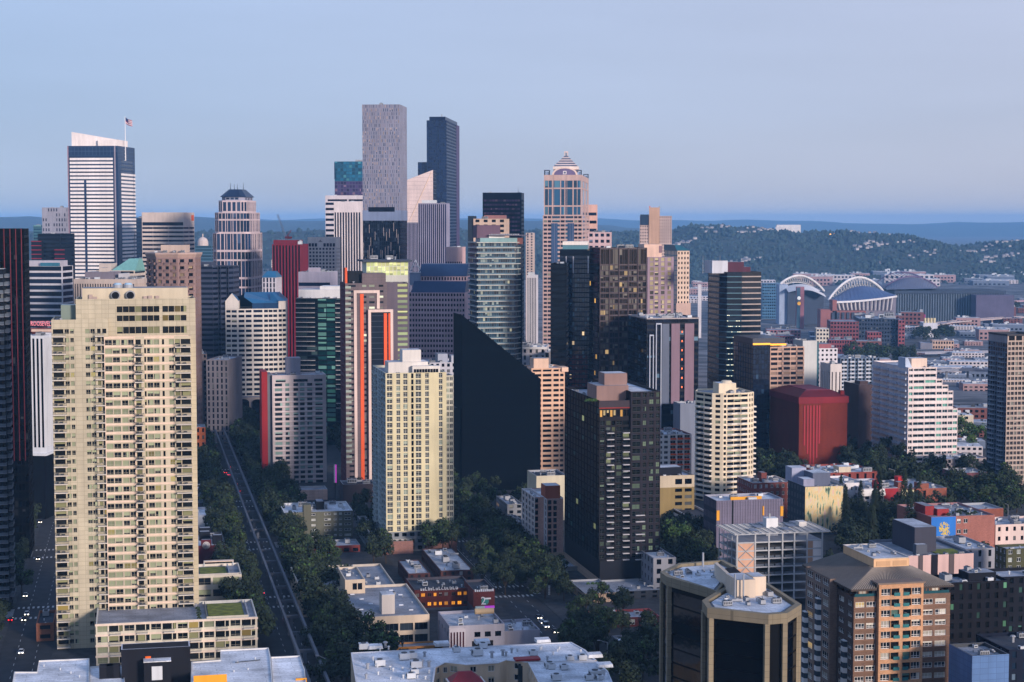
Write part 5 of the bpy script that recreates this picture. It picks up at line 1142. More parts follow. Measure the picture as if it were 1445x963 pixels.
# right glazed bay
xb, _ = b.fp(640, 600, 4); b.shell(zb, b.zy(519, 4) - 4, wall((196, 190, 170)), gl, pat('.1 w1 .1 w1 .1'), P(3, .6), None, nf, (W + .02, xb, 4, 16), sill=.1, head=.82, frame=fw); b.roof(b.zy(519, 4) - 4, ROOFG, None, (W + .02, xb, 4, 16))
wp = wall((214, 206, 196)); xa = b.fp(545, 515, 5)[0]
pent(b, b.fp(548, 510, 6)[0], b.fp(604, 510, 6)[0], 6, 18, b.h - 1.1, b.zy(511, 6), wp, ROOFW); pent(b, b.fp(568, 500, 7)[0], b.fp(594, 500, 7)[0], 7, 16, b.zy(511, 6), b.zy(494, 7), wp, ROOFW)
pent(b, b.fp(582, 510, 3)[0], b.fp(621, 510, 3)[0], 3, 5.98, b.h - 1.1, b.zy(517, 3), wp, ROOFW)
xg0, xg1 = b.fp(584, 522, 2.9)[0], b.fp(619, 522, 2.9)[0]
b.obj('penthouse_glazing', lambda mb: [mb.box(xg0 + k * (xg1 - xg0) / 9, xg0 + (k + .86) * (xg1 - xg0) / 9, 2.9, 2.99, b.h - .6, b.h + 1.4, DARK) for k in range(9)])
b.units(3, b.h - 1.1, (1, W * .45, 1, 5), .7)
# roof garden shrubs
def shrub(mb, x, y, z, r, m, n=60, rr=rnd):
    for _ in range(n):
        a, e = rr.uniform(0, 6.28), rr.uniform(-.2, 1.3); q = r * rr.uniform(.5, 1)
        p = Vector((x + q * math.cos(a) * math.cos(e), y + q * math.sin(a) * math.cos(e), z + r * .5 + q * .7 * math.sin(e)))
        u = Vector((rr.uniform(-1, 1), rr.uniform(-1, 1), rr.uniform(-1, 1))).normalized() * r * .3; v = u.orthogonal().normalized() * r * .3
        mb.face([tuple(p - u), tuple(p + v), tuple(p + u), tuple(p - v)], m)
# brick podium blocks
bk = wall((128, 92, 84), .85, 'brick')
for a, c, t, dd in ((539, 583, 763, -6), (602, 645, 760, -5)):
    u0, u1 = b.fp(a, t, dd)[0], b.fp(c, t, dd)[0]; zt = b.zy(t, dd)
    b.shell(0, zt, bk, None, box=(u0, u1, dd, 3.0 if a < 600 else 12)); b.roof(zt, ROOFG, wall((170, 166, 160)), (u0, u1, dd, -.2), .6)
    b.obj('planting', lambda mb: [shrub(mb, u0 + .8 + (u1 - u0 - 1.6) * k / 5, dd + 1, zt - .4, .8, LEAFM, 40) for k in range(6)])
b.shell(0, zb, wall((120, 124, 128)), DARK, P(8, .6), None, P(8, .7), 3, (-.6, W, -.15, D + 4))
b.shell(0, zb * .95, wall((120, 126, 130)), DARK, None, None, P(10, .7), 3, (b.fp(519, 740, 10)[0], b.fp(538, 770, -6)[0], -4, D + 6)); b.roof(zb * .95, ROOFG, None, (b.fp(519, 740, 10)[0], b.fp(538, 770, -6)[0], -4, D + 6))
b.done()
rt = None
# dark tower at centre right
b = Bld('apartment_tower', 'near black apartment tower with green lit windows, balconies and brown penthouses', 'L', 797, 846, 931, 566, 735, GA, D=None)
W, D = b.W, b.D; dk = wall((24, 21, 26), .6); nf = flr(b.h - 12, 2.95); zb = 12.0
g1 = glass((8, 14, 16), (110, 130, 110), .11, (186, 206, 170), .11, ls=.3, var=.5, spec=.25); g2 = glass((8, 14, 18), (90, 100, 96), .1, (196, 200, 150), .06, ls=.35)
fw = {'bars': (1, 1), 'm': wall((60, 66, 66)), 't': .12}
xr = b.fp(889, 600)[0]; W0 = xr
b.fac((0, 0), (W0, 0), zb, b.zy(592), pat('.25 w1.7 .6 b1.7 .4 b1.2 .5 w2.1 .3 b2.4 .25'), nf - 1, dk, {'w': g1, 'b': g2}, sill=.16, head=.84, dep=.4, frame={'w': fw, 'b': None})
b.fac((0, 0), (W0, 0), b.zy(592), b.zy(575), P(9, .7), 1, dk, glass((10, 12, 16), (200, 180, 130), .3, (255, 190, 100), .3), sill=.25, head=.8)
b.obj('red_cornice', lambda mb: (mb.box(-.3, W0, -.5, -.01, b.zy(576), b.zy(574.5), wall((140, 44, 36))), mb.box(-.3, W0, -.45, -.012, b.zy(574.5), b.h, wall((58, 48, 54)))))
b.fac((0, 0), (W0, 0), b.zy(575), b.h, None, 1, dk)
b.fac((W0, -1.2), (W, -1.2), zb, b.zy(553, -1.2), pat('.4 w2 .6 w.9 .7 w1.1 .6 w.9 .2'), nf + 1, wall((34, 30, 38), .6), g1, sill=.16, head=.84, dep=.35, frame=fw)
for p0, p1 in (((W, -1.2), (W, D)), ((W, D), (0, D)), ((W0, D), (W0, -1.2))): b.fac(p0, p1, zb, b.zy(553, -1.2) if p0[0] > 1 and p1[0] > 1 else b.h, P(5, .4) if p0 == (W, -1.2) else None, nf, dk, g2)
b.fac((0, D), (0, 0), zb, b.h, P(12, .8), nf, wall((9, 15, 21), .7, 'matt'), glass((6, 14, 20), (50, 90, 90), .06, (190, 200, 150), .02, ls=.5, spec=.05, rough=.45), sill=.08, head=.88, dep=.15)
b.roof(b.h, ROOFG, dk, (0, W0, 0, D)); b.roof(b.zy(553, -1.2), ROOFW, dk, (W0, W, -1.2, D))
bs = (wall((180, 176, 178)), wall((50, 54, 58)), 'bars')
for i in range(nf - 1):
    z = zb + i * (b.zy(592) - zb) / (nf - 1)
    if i < nf - 2: b.balc((0, 0), (W0, 0), W0 * .235, W0 * .46, z, 1.5, bs); b.balc((0, 0), (W0, 0), W0 * .76, W0 * .975, z, 1.5, bs)
    if i % 3 != 2 and i < 9: b.balc((W0, -1.2), (W, -1.2), W0 * .16, W0 * .46, z, 1.3, bs)
pk = wall((140, 112, 104)); xa, xb = b.fp(842, 540, 6)[0], b.fp(887, 540, 6)[0]; zp = b.zy(544, 6)
pent(b, xa, xb, 6, 22, b.h - 1, zp, pk, ROOFM); xa2, xb2 = b.fp(853, 530, 8)[0], b.fp(885, 530, 8)[0]; pent(b, xa2, xb2, 8, 18, zp, b.zy(527, 8), pk, ROOFW)
b.units(5, b.h - 1, (0, W0 * .3, 6, D), .8); b.units(5, zp, (xa, xb, 18.2, 22), .6)
b.obj('planting', lambda mb: [shrub(mb, b.fp(828 + k * 3, 562, 2)[0], 2.2, b.h - .6, 1.1, LEAFG, 60) for k in range(5)])
b.obj('dark_notch', lambda mb: mb.box(xb + .05, W0 - .02, 2, 14, b.h - 1, b.h + 3.2, wall((26, 26, 32))))
# podium: beige left block, dark right block
u0, u1 = b.fp(826, 840, -28)[0], b.fp(870, 840, -28)[0]; zt = b.zy(834, -28)
b.shell(0, zt, wall((176, 150, 126), .9, 'panel'), DARK, None, None, P(5, .5), 3, (u0, u1, -28, D), sill=.2, head=.85); b.roof(zt, ROOFG, None, (u0, u1, -28, -.05), .8)
b.obj('planting', lambda mb: [shrub(mb, u0 + 6 + k * 2, -9, zt - .6, .9, LEAFG, 50) for k in range(4)])
b.shell(0, zt * .9, wall((40, 46, 56)), DARK, P(6, .4), None, None, 2, (u1 + .02, W + 3, -25, -1.3)); b.roof(zt * .9, ROOFG, None, (u1 + .02, W + 3, -25, -1.3), .8); b.units(5, zt * .9, (u1, W + 3, -24, -2), .7); b.shell(0, zb, wall((30, 32, 38)), None, box=(u1 + .02, W, -1.25, D)); b.done()
b = Bld('office_building', 'dark low office with pale framed windows left of the black tower base', 'L', 766, 796, 800, 800, 770, GA, W=8)
b.shell(0, b.h, wall((120, 118, 116)), DARK, None, None, P(5, .6), 3); b.roof(b.h, ROOFG); b.done()
# brown and pink slab pair
b = Bld('apartment_tower', 'pinkish twin slab block with white edges and a rust coloured lift house', 'L', 736, 754, 792, 702, 800, GA, D=None)
W, D = b.W, b.D; pk = wall((176, 138, 124), .85, 'brick'); we = wall((196, 190, 190)); nf = flr(b.h, 2.9)
sl_ = pat('.1 w.7 .3 w.7 .4 w.7 .3 w.7 .1')
w1 = b.fp(768, 740)[0]
b.fac((0, 0), (w1, 0), 0, b.h, pat('.9 w2 7'.replace(' 7', ' .4 .1')) if False else pat('.3 w1.6 .2 .2 ' + '.5 .5 .5 .5 .5'), nf, pk, DARK, sill=.1, head=.85, dep=.4)
b.fac((0, D), (0, 0), 0, b.h, pat('.3 w.8 .5 w.8 .5 w.8 .5 w.8 .3'), nf, we, DARK, sill=.12, head=.86, dep=.4)
b.fac((w1, -4), (W, -4), 0, b.h - .4, pat('.5 w1 .5 w1 .6 .6 .6'), nf, pk, DARK, sill=.1, head=.85, dep=.4); b.fac((w1, 0), (w1, -4), 0, b.h - .4, pat('.2 w1 .2'), nf, we, DARK, sill=.1, head=.85)
b.fac((W, -4), (W, D), 0, b.h, None, 1, pk); b.fac((W, D), (0, D), 0, b.h, None, 1, pk)
b.roof(b.h, ROOFW, we, (0, w1 - .02, 0, D)); b.roof(b.h - .4, ROOFW, we, (w1, W, -4, D))
for u in (.12, w1 - .12): b.fin((0, 0), (w1, 0), u - .12, u + .12, 0, b.h, .35, we)
b.fin((w1, -4), (W, -4), 0, .3, 0, b.h - .4, .35, we)
pent(b, w1 + .5, W - .5, 0, 9, b.h - 1.4, b.zy(686, 0), wall((150, 78, 46)), ROOFW); b.units(2, b.h - 1, (0, w1, 2, D), .6); b.done()
b = Bld('apartment_building', 'low flat-roofed apartment block among trees left of the pinkish slabs', 'L', 683, 716, 738, 712, 870, GA, D=28)
simple(b, wall((120, 122, 126)), glass((16, 22, 28), (150, 150, 140), .2, (255, 190, 90), .05), 3, 3.4, .5, faces='FL', rm=ROOFM, units=3); b.done()
b = Bld('apartment_building', 'lower flat-roofed annex with one orange lit window by the pinkish slabs', 'L', 703, 722, 740, 737, 830, GA, D=20)
simple(b, wall((110, 116, 122)), glass((16, 24, 30), (160, 160, 150), .25, (255, 170, 60), .10), 3, 3.2, .55, faces='FL', rm=ROOFM, units=3); b.done()
# white building with orange panels
b = Bld('apartment_building', 'white building with orange balcony panels behind the black tower', 'F', 927, 927, 976, 614, 1000, GA, D=30)
W = b.W; nf = flr(b.h, 3); b.shell(0, b.h, wall((206, 200, 196)), DARK, pat('.4 w.9 .4 w.9 .5 w1.3 .35 w1.3 .35 w1.3 .4'), None, None, nf, sill=.25, head=.85, dep=.3, frame={'bars': (1, 0), 'm': WHITEP, 't': .14}); b.roof(b.h, ROOFM, wall((110, 70, 72))); b.units(9, b.h - 1, smax=1.2)
for i in range(nf):
    for u in (.47, .67, .87): b.obj('orange_panel', lambda mb: mb.box(W * u - 1.6, W * u + 1.8, -.5, -.01, i * b.h / nf, i * b.h / nf + .9, wall((216, 84, 36))))
b.done()
b = Bld('office_building', 'beige and olive low building with a dark roof box', 'L', 921, 928, 980, 672, 900, GA, D=26)
W = b.W; zz = b.zy(688)
b.shell(0, zz, wall((136, 116, 72)), DARK, pat('.5 .5 .5 .5 w.8 .3 w.8 .3'), None, None, flr(zz, 3.2), sill=.3, head=.8); b.shell(zz, b.h, wall((188, 172, 146)), DARK, pat('.5 .5 .5 .5 w.8 .3 w.8 .3'), None, None, 1, sill=.25, head=.7); b.roof(b.h, ROOFM, wall((150, 140, 130))); pent(b, W * .05, W * .75, 6, 16, b.h - 1, b.h + 3.4, wall((30, 32, 40)), ROOFW); b.units(4, b.h - 1, (0, W, 0, 6), .7); b.done()
# curvy cream tower
b = Bld('apartment_tower', 'cream apartment tower with curling white balcony edges and a boxy roof core', 'L', 975, 1005, 1066, 555, 960, GA, D=None)
W, D = b.W, min(b.D, 26); nf = flr(b.h, 2.95); cr = wall((224, 206, 176)); gl = glass((12, 16, 24), (140, 150, 130), .14)
pts = [(0, 0), (W * .22, -3), (W * .30, -3), (W * .82, -1), (W, 2.5), (W, D), (0, D), (-5, D * .55)]
pts_f = [pat('.35 w.55 .35'), pat('.2 w1 .2'), pat('.12 w1.5 .06 w1.5 .06 w1.5 .12'), pat('.4 w.6 .4 w.6 .3'), None, None, pat('.1 w2 .1 w2 .1'), pat('.15 w2.2 .1 w2.2 .15')]
b.poly(pts, 0, b.h, cr, gl, lambda i, L: pts_f[i], nf, sill=.24, head=.80, dep=.6); b.roof(b.h, ROOFG, cr, pts=pts)
cs = wall((214, 204, 190))
def wav(k, n=10):
    pass
mb = MB()
bp = [(W * .31, -3.2), (W * .40, -4.2), (W * .50, -3.0), (W * .55, -2.6), (W * .64, -3.6), (W * .74, -2.2), (W * .82, -1.2)]
poly_ = bp + [(W * .82, -.9), (W * .31, -2.9)]
mb.prism(poly_, 0, .85, cs); bm1 = mb.mesh('curved_balcony')
mb = MB(); lp = [(-5.2, D * .55), (-6.3, D * .38), (-5.0, D * .28), (-4.4, D * .24), (-3.6, D * .1), (-1.2, -.2), (0, -.1), (-5, D * .55)]
mb.prism([(-.0, .0), (-4.9, D * .55), (-6.4, D * .42), (-5.2, D * .30), (-3.9, D * .26), (-3.6, D * .1), (-1.4, -.4)][::-1], 0, .85, cs); bm2 = mb.mesh('curved_balcony')
mb = MB(); mb.box(W * .995, W + 1.6, 2.5, 6, 0, .8, cs); bm3 = mb.mesh('corner_balcony')
for i in range(nf - 33 if nf > 33 else 1, nf - 2):
    z = i * b.h / nf; link('curved_balcony', bm1, b.e, Matrix.Translation((0, 0, z))); link('curved_balcony', bm2, b.e, Matrix.Translation((0, 0, z))); link('corner_balcony', bm3, b.e, Matrix.Translation((0, 0, z)))
pent(b, W * .22, W * .62, 5, 15, b.h - 1, b.zy(541, 5), cr, ROOFW); b.obj('roof_barrel', lambda mb: mb.cyl(W * .45, 9, 3.4, b.zy(541, 5), b.zy(538, 5), cr, 12, 2.6)); b.units(4, b.h - 1, (2, W, 0, D), .7); b.done()
# navy tower with orange line
b = Bld('apartment_tower', 'navy glass tower with a glowing orange roof line and tan balcony wing', 'L', 1035, 1063, 1087, 486, 1140, GA, D=None)
W, D = b.W, b.D; nf = flr(b.h, 3.2); dn = wall((9, 19, 36), .5, 'matt'); gl = glass((10, 24, 44), (60, 90, 120), .08, ior=1.7)
b.shell(0, b.h, dn, gl, P(6, .88), None, P(8, .88), nf, sill=.06, head=.92, dep=.1); b.roof(b.h, ROOFD, dn)
bt = b.zy(478); b.obj('roof_crown', lambda mb: mb.box(0, W * 1.9, 1, D, b.h - 1, bt, wall((22, 32, 52), .4)))
xw = b.fp(1135, 500, .5)[0]; tw = wall((196, 160, 140)); zt = b.zy(490, .5)
b.shell(0, zt, tw, glass((24, 26, 34), (190, 160, 140), .35), pat('.3 w2 .2 w1.2 .4 w2 .2 w1.6 .3 w1.8 .3'), P(4, .5), None, flr(zt, 3.2), (W + .02, xw, .5, 22), sill=.22, head=.8, dep=.5); b.roof(zt, ROOFG, tw, (W + .02, xw, .5, 22)); b.units(7, zt - 1, (W, xw, 3, 22), .8)
ol = emit((255, 170, 20), .75); b.obj('light_strip', lambda mb: (mb.box(-.25, W * 1.0, -.25, -.01, b.zy(487), b.zy(484.5), ol), mb.box(W + .05, W * 1.95, .2, .49, b.zy(488, .5), b.zy(485.5, .5), ol)))
sb = (wall((170, 150, 140)), wall((110, 100, 100)), 'bars')
for i in range(6, flr(zt, 3.2)):
    z = i * zt / flr(zt, 3.2); b.balc((W, .5), (xw, .5), (xw - W) * .36, (xw - W) * .55, z, 1.3, sb); b.balc((W, .5), (xw, .5), (xw - W) * .78, (xw - W) * .97, z, 1.3, sb)
b.done()
b = Bld('apartment_tower', 'blank pale slab tower beside the tan balcony wing', 'F', 1133, 1133, 1153, 481, 1190, GA, D=18); b.shell(0, b.h, wall((190, 190, 186)), None); b.roof(b.h); b.units(1, b.h - 1, smax=.7); b.obj('glass_edge', lambda mb: mb.box(b.W + .01, b.W + 1.5, .2, 8, 0, b.h - 1, wall((60, 100, 110), .2))); b.done()
b = Bld('apartment_building', 'white gridded apartment block with a maroon roof', 'F', 1152, 1152, 1182, 492, 1330, GA, D=26); simple(b, wall((206, 200, 204)), DARK, 3.4, 3.4, .5, .3, .75, units=4); pent(b, 2, b.W * .8, 4, 20, b.h - 1, b.h + 3, wall((150, 90, 96))); b.done()
b = Bld('apartment_tower', 'narrow white tower with arched slit windows', 'L', 1164, 1172, 1188, 514, 1300, GA, D=20); stripes(b, wall((204, 194, 188)), DARK, 3.4, .3, top=6, base=20, units=1); b.done()
b = Bld('apartment_building', 'steel blue apartment block of stacked white balconies', 'F', 1186, 1186, 1242, 506, 1420, GA, D=30)
nf = flr(b.h, 3.1); simple(b, wall((96, 112, 132)), DARK, 3.1, 3.2, .6, .2, .85, units=9, rm=ROOFG)
st3 = (wall((190, 192, 198)), wall((180, 182, 190)), 'solid')
for i in range(max(2, nf - 16), nf):
    for k in range(5): b.balc((0, 0), (b.W, 0), b.W * (k + .15) / 5, b.W * (k + .75) / 5, i * b.h / nf, 1.3, st3)
b.done()
# red windowless building
b = Bld('exchange_building', 'windowless brick red block with a crimson hipped roof and five red stripes', 'L', 1087, 1128, 1196, 561, 1090, GA, D=None)
W, D = b.W, b.D; rb = wall((104, 34, 18), .85, 'brick'); cr = wall((118, 6, 22), .7)
b.shell(0, b.h - 4, rb, None); b.obj('eaves', lambda mb: mb.box(-.6, W + .6, -.6, D + .6, b.h - 4, b.h, cr))
zt = b.zy(551, 8); b.obj('hipped_roof', lambda mb: mb.prism([(-.6, -.6), (W + .6, -.6), (W + .6, D + .6), (-.6, D + .6)], b.h + .01, zt, wall((96, 8, 20), .7), [(7, 8), (W - 7, 8), (W - 7, D - 8), (7, D - 8)]))
b.obj('roof_terrace', lambda mb: (mb.box(8, W - 8, 9, D - 9, zt, zt + .4, wall((110, 40, 60))), mb.box(W * .88, W * .96, 2, 6, b.h, b.h + 3.4, cr)))
for i, (px, bt) in enumerate(((1135, 628), (1139.5, 640), (1143.5, 672), (1148, 672), (1152.5, 646), (1156, 626))):
    u = b.fp(px, 600)[0]; b.fin((0, 0), (W, 0), u - .5, u + .5, max(1, b.zy(bt)), b.zy(572), .35, wall((150, 12, 32), .6), 'red_stripe')
b.fin((0, 0), (W, 0), b.fp(1128, 650)[0], b.fp(1134, 650)[0], 0.2, b.zy(664), .3, cr, 'red_stripe'); b.done()
b = Bld('office_building', 'dark brown slab tower between the red block and the white stepped tower', 'L', 1196, 1212, 1234, 543, 1180, GA, D=26); b.shell(0, b.h, wall((70, 54, 56)), None); b.roof(b.h, ROOFD); pent(b, 2, 8, 3, 12, b.h - 1, b.h + 2, wall((70, 54, 56))); b.done()
# white stepped tower
b = Bld('apartment_tower', 'white terraced apartment tower stepping down to the right', 'L', 1232, 1282, 1322, 519, 1090, GA, D=None)
W, D = b.W, b.D; wh = wall((222, 206, 200)); gl = glass((16, 32, 40), (120, 190, 170), .25, var=.6); nf = 17; zt = b.h
xe, _ = b.fp(1351, 640); fh = zt / nf
steps = [(1322, 519, nf), (1330, 546, nf - 2), (1338, 555, nf - 3), (1345, 566, nf - 4), (1351, 600, nf - 7)]
fwd = {'bars': (1, 0), 'm': WHITEP, 't': .16}
b.shell(0, zt, wh, gl, pat('.1 w.5 .12 w1.4 .12 w1.4 .1'), None, None, nf, (0, W, 0, D), sill=.36, head=.86, dep=.9, frame=fwd)
b.fac((-.02, D), (-.02, 0), 0, zt - .02, pat('.1 w1 .1 w1 .1 w1 .1 w1 .1 w1 .1'), nf, wall((190, 192, 204)), glass((18, 44, 62), (120, 160, 170), .15), sill=.3, head=.88, dep=.9, part='side_wall')
b.roof(zt, ROOFM, wh)
xp = W
for px, py, k in steps[1:]:
    x1 = b.fp(px, py)[0]; z = fh * k; b.shell(0, z, wh, gl, pat('.06 w1 .1'), pat('.1 w1 .1 w1 .1'), None, k, (xp + .01, x1, 0, D - 2), sill=.36, head=.86, dep=.6, frame=fwd); b.roof(z, ROOFM, wh, (xp + .01, x1, 0, D - 2)); xp = x1
st4 = (wall((186, 190, 200)), wall((176, 182, 196)), 'solid')
for i in range(1, nf): 
    for k in range(4): b.balc((-.02, D), (-.02, 0), D * (k + .1) / 4, D * (k + .9) / 4, i * fh, 1.4, st4)
pent(b, W * .25, W * .8, 6, 16, zt - 1, b.zy(506, 6), wall((226, 200, 180)), ROOFW); b.obj('sloped_screen', lambda mb: mb.prism([(-.1, 4), (W * .24, 4), (W * .24, 15), (-.1, 15)], zt - 1, b.zy(505, 5), wall((180, 190, 206)), [(-.1, 4.5), (W * .1, 5), (W * .1, 14), (-.1, 15)])); b.units(4, zt - 1, (W * .3, W, 0, 5), .6); b.done()
# right edge tower
b = Bld('apartment_tower', 'tall beige gridded tower with dark glass side at the right edge', 'L', 1395, 1422, 1464, 472, 1005, GA, D=None)
W, D = b.W, b.D; bg_ = wall((176, 156, 142)); nf = flr(b.h, 3.0)
b.fac((0, 0), (W, 0), 0, b.h - 4, pat(' '.join(['.35 w1.1 .35 w1.3'] * 4) + ' .3'), nf, bg_, glass((16, 18, 26), (150, 150, 140), .22), sill=.16, head=.84, dep=.5, frame={'bars': (1, 0), 'm': wall((150, 140, 130)), 't': .14})
b.fac((0, 0), (W, 0), b.h - 4, b.h, pat('.3 w1.4 1'.replace(' 1', ' .3') + ' w1.4 .4 w1.4 .3 .5 .5 .5'), 1, bg_, DARK, sill=.1, head=.8)
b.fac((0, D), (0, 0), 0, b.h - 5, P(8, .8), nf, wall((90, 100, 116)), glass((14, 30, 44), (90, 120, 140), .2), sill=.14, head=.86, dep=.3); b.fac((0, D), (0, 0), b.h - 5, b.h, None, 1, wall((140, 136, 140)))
b.roof(b.h, ROOFD, wall((60, 60, 66)), (-.8, W, -.8, D))
st5 = (wall((150, 160, 170)), wall((110, 124, 136)), 'bars')
for i in range(3, nf - 2): b.balc((0, D), (0, 0), D * .15, D * .4, i * (b.h - 5) / nf, 1.3, st5); b.balc((0, D), (0, 0), D * .62, D * .86, i * (b.h - 5) / nf, 1.3, st5)
b.obj('podium', lambda mb: mb.box(-2, W, -3, -.05, 0, b.zy(686, -3), wall((184, 164, 150)))); b.done()
# ------------------------------------------------------------------ near buildings
def lp(b, px, py, z):
    X, Y, Z = gpt(px, py, z); return ((X - b.O[0]) * b.r[0] + (Y - b.O[1]) * b.r[1], (X - b.O[0]) * b.a[0] + (Y - b.O[1]) * b.a[1])
WFR = wall((196, 196, 186), .6)
# ---- the big cream tower
b = Bld('apartment_tower', 'wide cream apartment tower with stacked balconies, nearest on the left', 'F', 72, 72, 279, 452, 626, GA, D=26)
W, D = b.W, b.D; cr = wall((184, 172, 146), .8, 'panel'); cr2 = wall((192, 178, 152), .8); tr = wall((224, 196, 172), .7)
U = lambda px, y=0: b.fp(px, 600, y)[0]
gl = glass((16, 20, 24), (170, 178, 142), .50, (238, 214, 130), .05, ls=.5, var=.6); fw = {'bars': (1, 1), 'm': wall((160, 154, 136), .6), 't': .10, 'h0': .3}
dg = glass((20, 22, 22), (150, 150, 110), .35, (238, 200, 110), .03, ls=.4)
zl, zc, zr, zp = b.h, b.zy(475), b.zy(422, 4), b.zy(407, 6); fh = 3.13
# rear slab with the attic windows
xr0, xr1 = b.fp(108, 500, 4)[0], b.fp(276.5, 500, 4)[0]
za = b.zy(474, 4)
cells = lambda s: pat(s)
b.fac((xr0, 4), (xr1, 4), za, zr, pat('_3.7 _3.7 ' + ' '.join(['w1.05 .07'] * 7) + ' .5 ' + ' '.join(['w1.05 .07'] * 4) + ' _1.6'), 3, cr, dg,
      rows=[(b.zy(471, 4), b.zy(461.5, 4)), (b.zy(453.5, 4), b.zy(445.5, 4)), (b.zy(441, 4), b.zy(432.5, 4))], dep=.3)
b.fac((xr0, 4), (xr1, 4), 0, za, None, 1, cr)
b.fac((xr1, 4), (xr1, D), 0, zr, P(4, .5), flr(zr, 3.13), cr, dg, sill=.3, head=.8); b.fac((xr1, D), (xr0, D), 0, zr, None, 1, cr); b.fac((xr0, D), (xr0, 4), 0, zr, None, 1, cr)
b.roof(zr, ROOFG, cr2, (xr0, xr1, 4, D))
x0, x1 = b.fp(116, 415, 7)[0], b.fp(265, 415, 7)[0]
pent(b, x0, x1, 7, 20, zr - 1, zp, cr2, ROOFG)
for px in (163, 184): u = b.fp(px, 417, 6)[0]; b.obj('exhaust_fan', lambda mb: (mb.cyl(0, 0, 1.45, 0, 1.95, wall((16, 18, 24)), 14, 1.3, Matrix.Translation((u, 7, zr + 1.2)) @ Matrix.Rotation(math.pi / 2, 4, 'X')), mb.cyl(0, 0, 1.75, 0, 1.6, METAL, 14, 1.6, Matrix.Translation((u, 7, zr + 1.2)) @ Matrix.Rotation(math.pi / 2, 4, 'X'))))
for px in (166, 181): u = b.fp(px, 405, 9)[0]; b.obj('cooling_tower', lambda mb: (mb.cyl(u, 10, 1.8, zp, zp + 1.2, METAL, 12), mb.cyl(u, 10, 1.5, zp + 1.2, zp + 1.8, wall((150, 180, 200)), 12, 1.1)))
for px in (128, 134, 205, 212, 222): u = b.fp(px, 418, 6)[0]; b.obj('rooftop_unit', lambda mb: mb.box(u - .7, u + .7, 6.2, 6.98, zr - 1, zr + rnd.uniform(.6, 1.6), wall((170, 150, 140))))
b.obj('glass_stair', lambda mb: mb.box(b.fp(86, 440, 8)[0], xr0 - .05, 8, 16, zl - 1, b.zy(430, 8), wall((120, 132, 120), .3)))
# left block
xl1 = U(155, 1.5)
zt = b.zy(461, 1.5)
nfl = int(zt / fh); rows = [(zt - (i + 1) * fh + .75, zt - (i + 1) * fh + 2.45) for i in range(nfl)][::-1]
lp_ = pat('.12 d.90 .1 w.38 .10 w.32 .98 w.40 .05 w.40 .20 d.3 .15 d.35 .18')
b.fac((0, 1.5), (xl1, 1.5), 0, zl, lp_, 1, cr, {'w': gl, 'd': dg}, rows=rows, dep=.35, frame={'w': {'bars': (1, 1), 'm': wall((150, 146, 128), .6), 't': .1, 'h0': .3}, 'd': None})
b.fac((xl1, 1.5), (xl1, D - 1), 0, zl, None, 1, cr); b.fac((xl1, D - 1), (0, D - 1), 0, zl, None, 1, cr); b.fac((0, D - 1), (0, 1.5), 0, zl, P(5, .5), nfl, cr, dg, sill=.3, head=.8)
b.roof(zl, ROOFG, cr2, (0, xl1, 1.5, D - 1), .8); b.units(2, zl - .8, (0, xl1 * .4, 5, D - 2), .6)
bs = (wall((200, 190, 176)), wall((70, 72, 72), .5), 'furn'); bs2 = (wall((200, 190, 176)), wall((84, 90, 88), .4), 'bars')
zrow = [r[0] - .75 for r in rows]
for i, z in enumerate(zrow):
    b.balc((0, 1.5), (xl1, 1.5), .1, U(95, 1.5) - .1, z, 2.0, bs if i % 3 else bs2); b.balc((0, 1.5), (xl1, 1.5), U(136, 1.5), U(149, 1.5), z, 1.8, bs2)
# centre block, standing forward
xc0, xc1 = U(148.5, 0), U(271, 0)
zt2 = b.zy(478); zb2 = b.zy(866); nfc = int((zt2 - zb2) / fh); rows = [(zt2 - (i + 1) * fh + .80, zt2 - (i + 1) * fh + 2.72) for i in range(nfc)][::-1]
cp = pat('.10 w.96 .08 w.96 .18 w.84 .08 w.83 .18 d.7 .35 .10 d.25 .12 w.8 .07 w.78 .38 s.30 .62 w.70 .12 d.7 .1 d1.3 .1')
b.fac((xc0, 0), (xc1, 0), 0, zc, cp, 1, cr2, {'w': gl, 'd': dg, 's': dg}, rows=rows, dep=.35, frame={'w': fw, 'd': None, 's': None})
b.fac((xc1, 0), (xc1, 4), 0, zc, None, 1, cr2); b.fac((xc0, 1.5), (xc0, 0), 0, zc, None, 1, cr2)
b.roof(zc, ROOFG, tr, (xc0, xc1, 0, 3.9), .9); b.obj('planting', lambda mb: [shrub(mb, U(200 + k * 6), 1.2, zc - .8, .6, LEAFM, 40) for k in range(7)])
zrow = [r[0] - .80 for r in rows]
mb = MB(); mb.box(0, U(190) - xc0, -.18, -.004, 0, .62, tr); m1 = mb.mesh('floor_band'); mb = MB(); mb.box(0, U(247) - U(205), -.18, -.004, 0, .62, tr); m2 = mb.mesh('floor_band')
for i, z in enumerate(zrow + [zt2]):
    link('floor_band', m1, b.e, Matrix.Translation((xc0, 0, z))); link('floor_band', m2, b.e, Matrix.Translation((U(205), 0, z)))
for i, z in enumerate(zrow):
    b.balc((xc0, 0), (xc1, 0), U(191) - xc0, U(203.5) - xc0, z, 1.8, bs); b.balc((xc0, 0), (xc1, 0), U(248.5) - xc0, U(270.5) - xc0, z, 2.0, bs if i % 2 else bs2)
for px in (148.7, 190.3): u = U(px); b.fin((0, 0), (W, 0), u, u + .25, zb2, zc, .25, tr)
b.done()
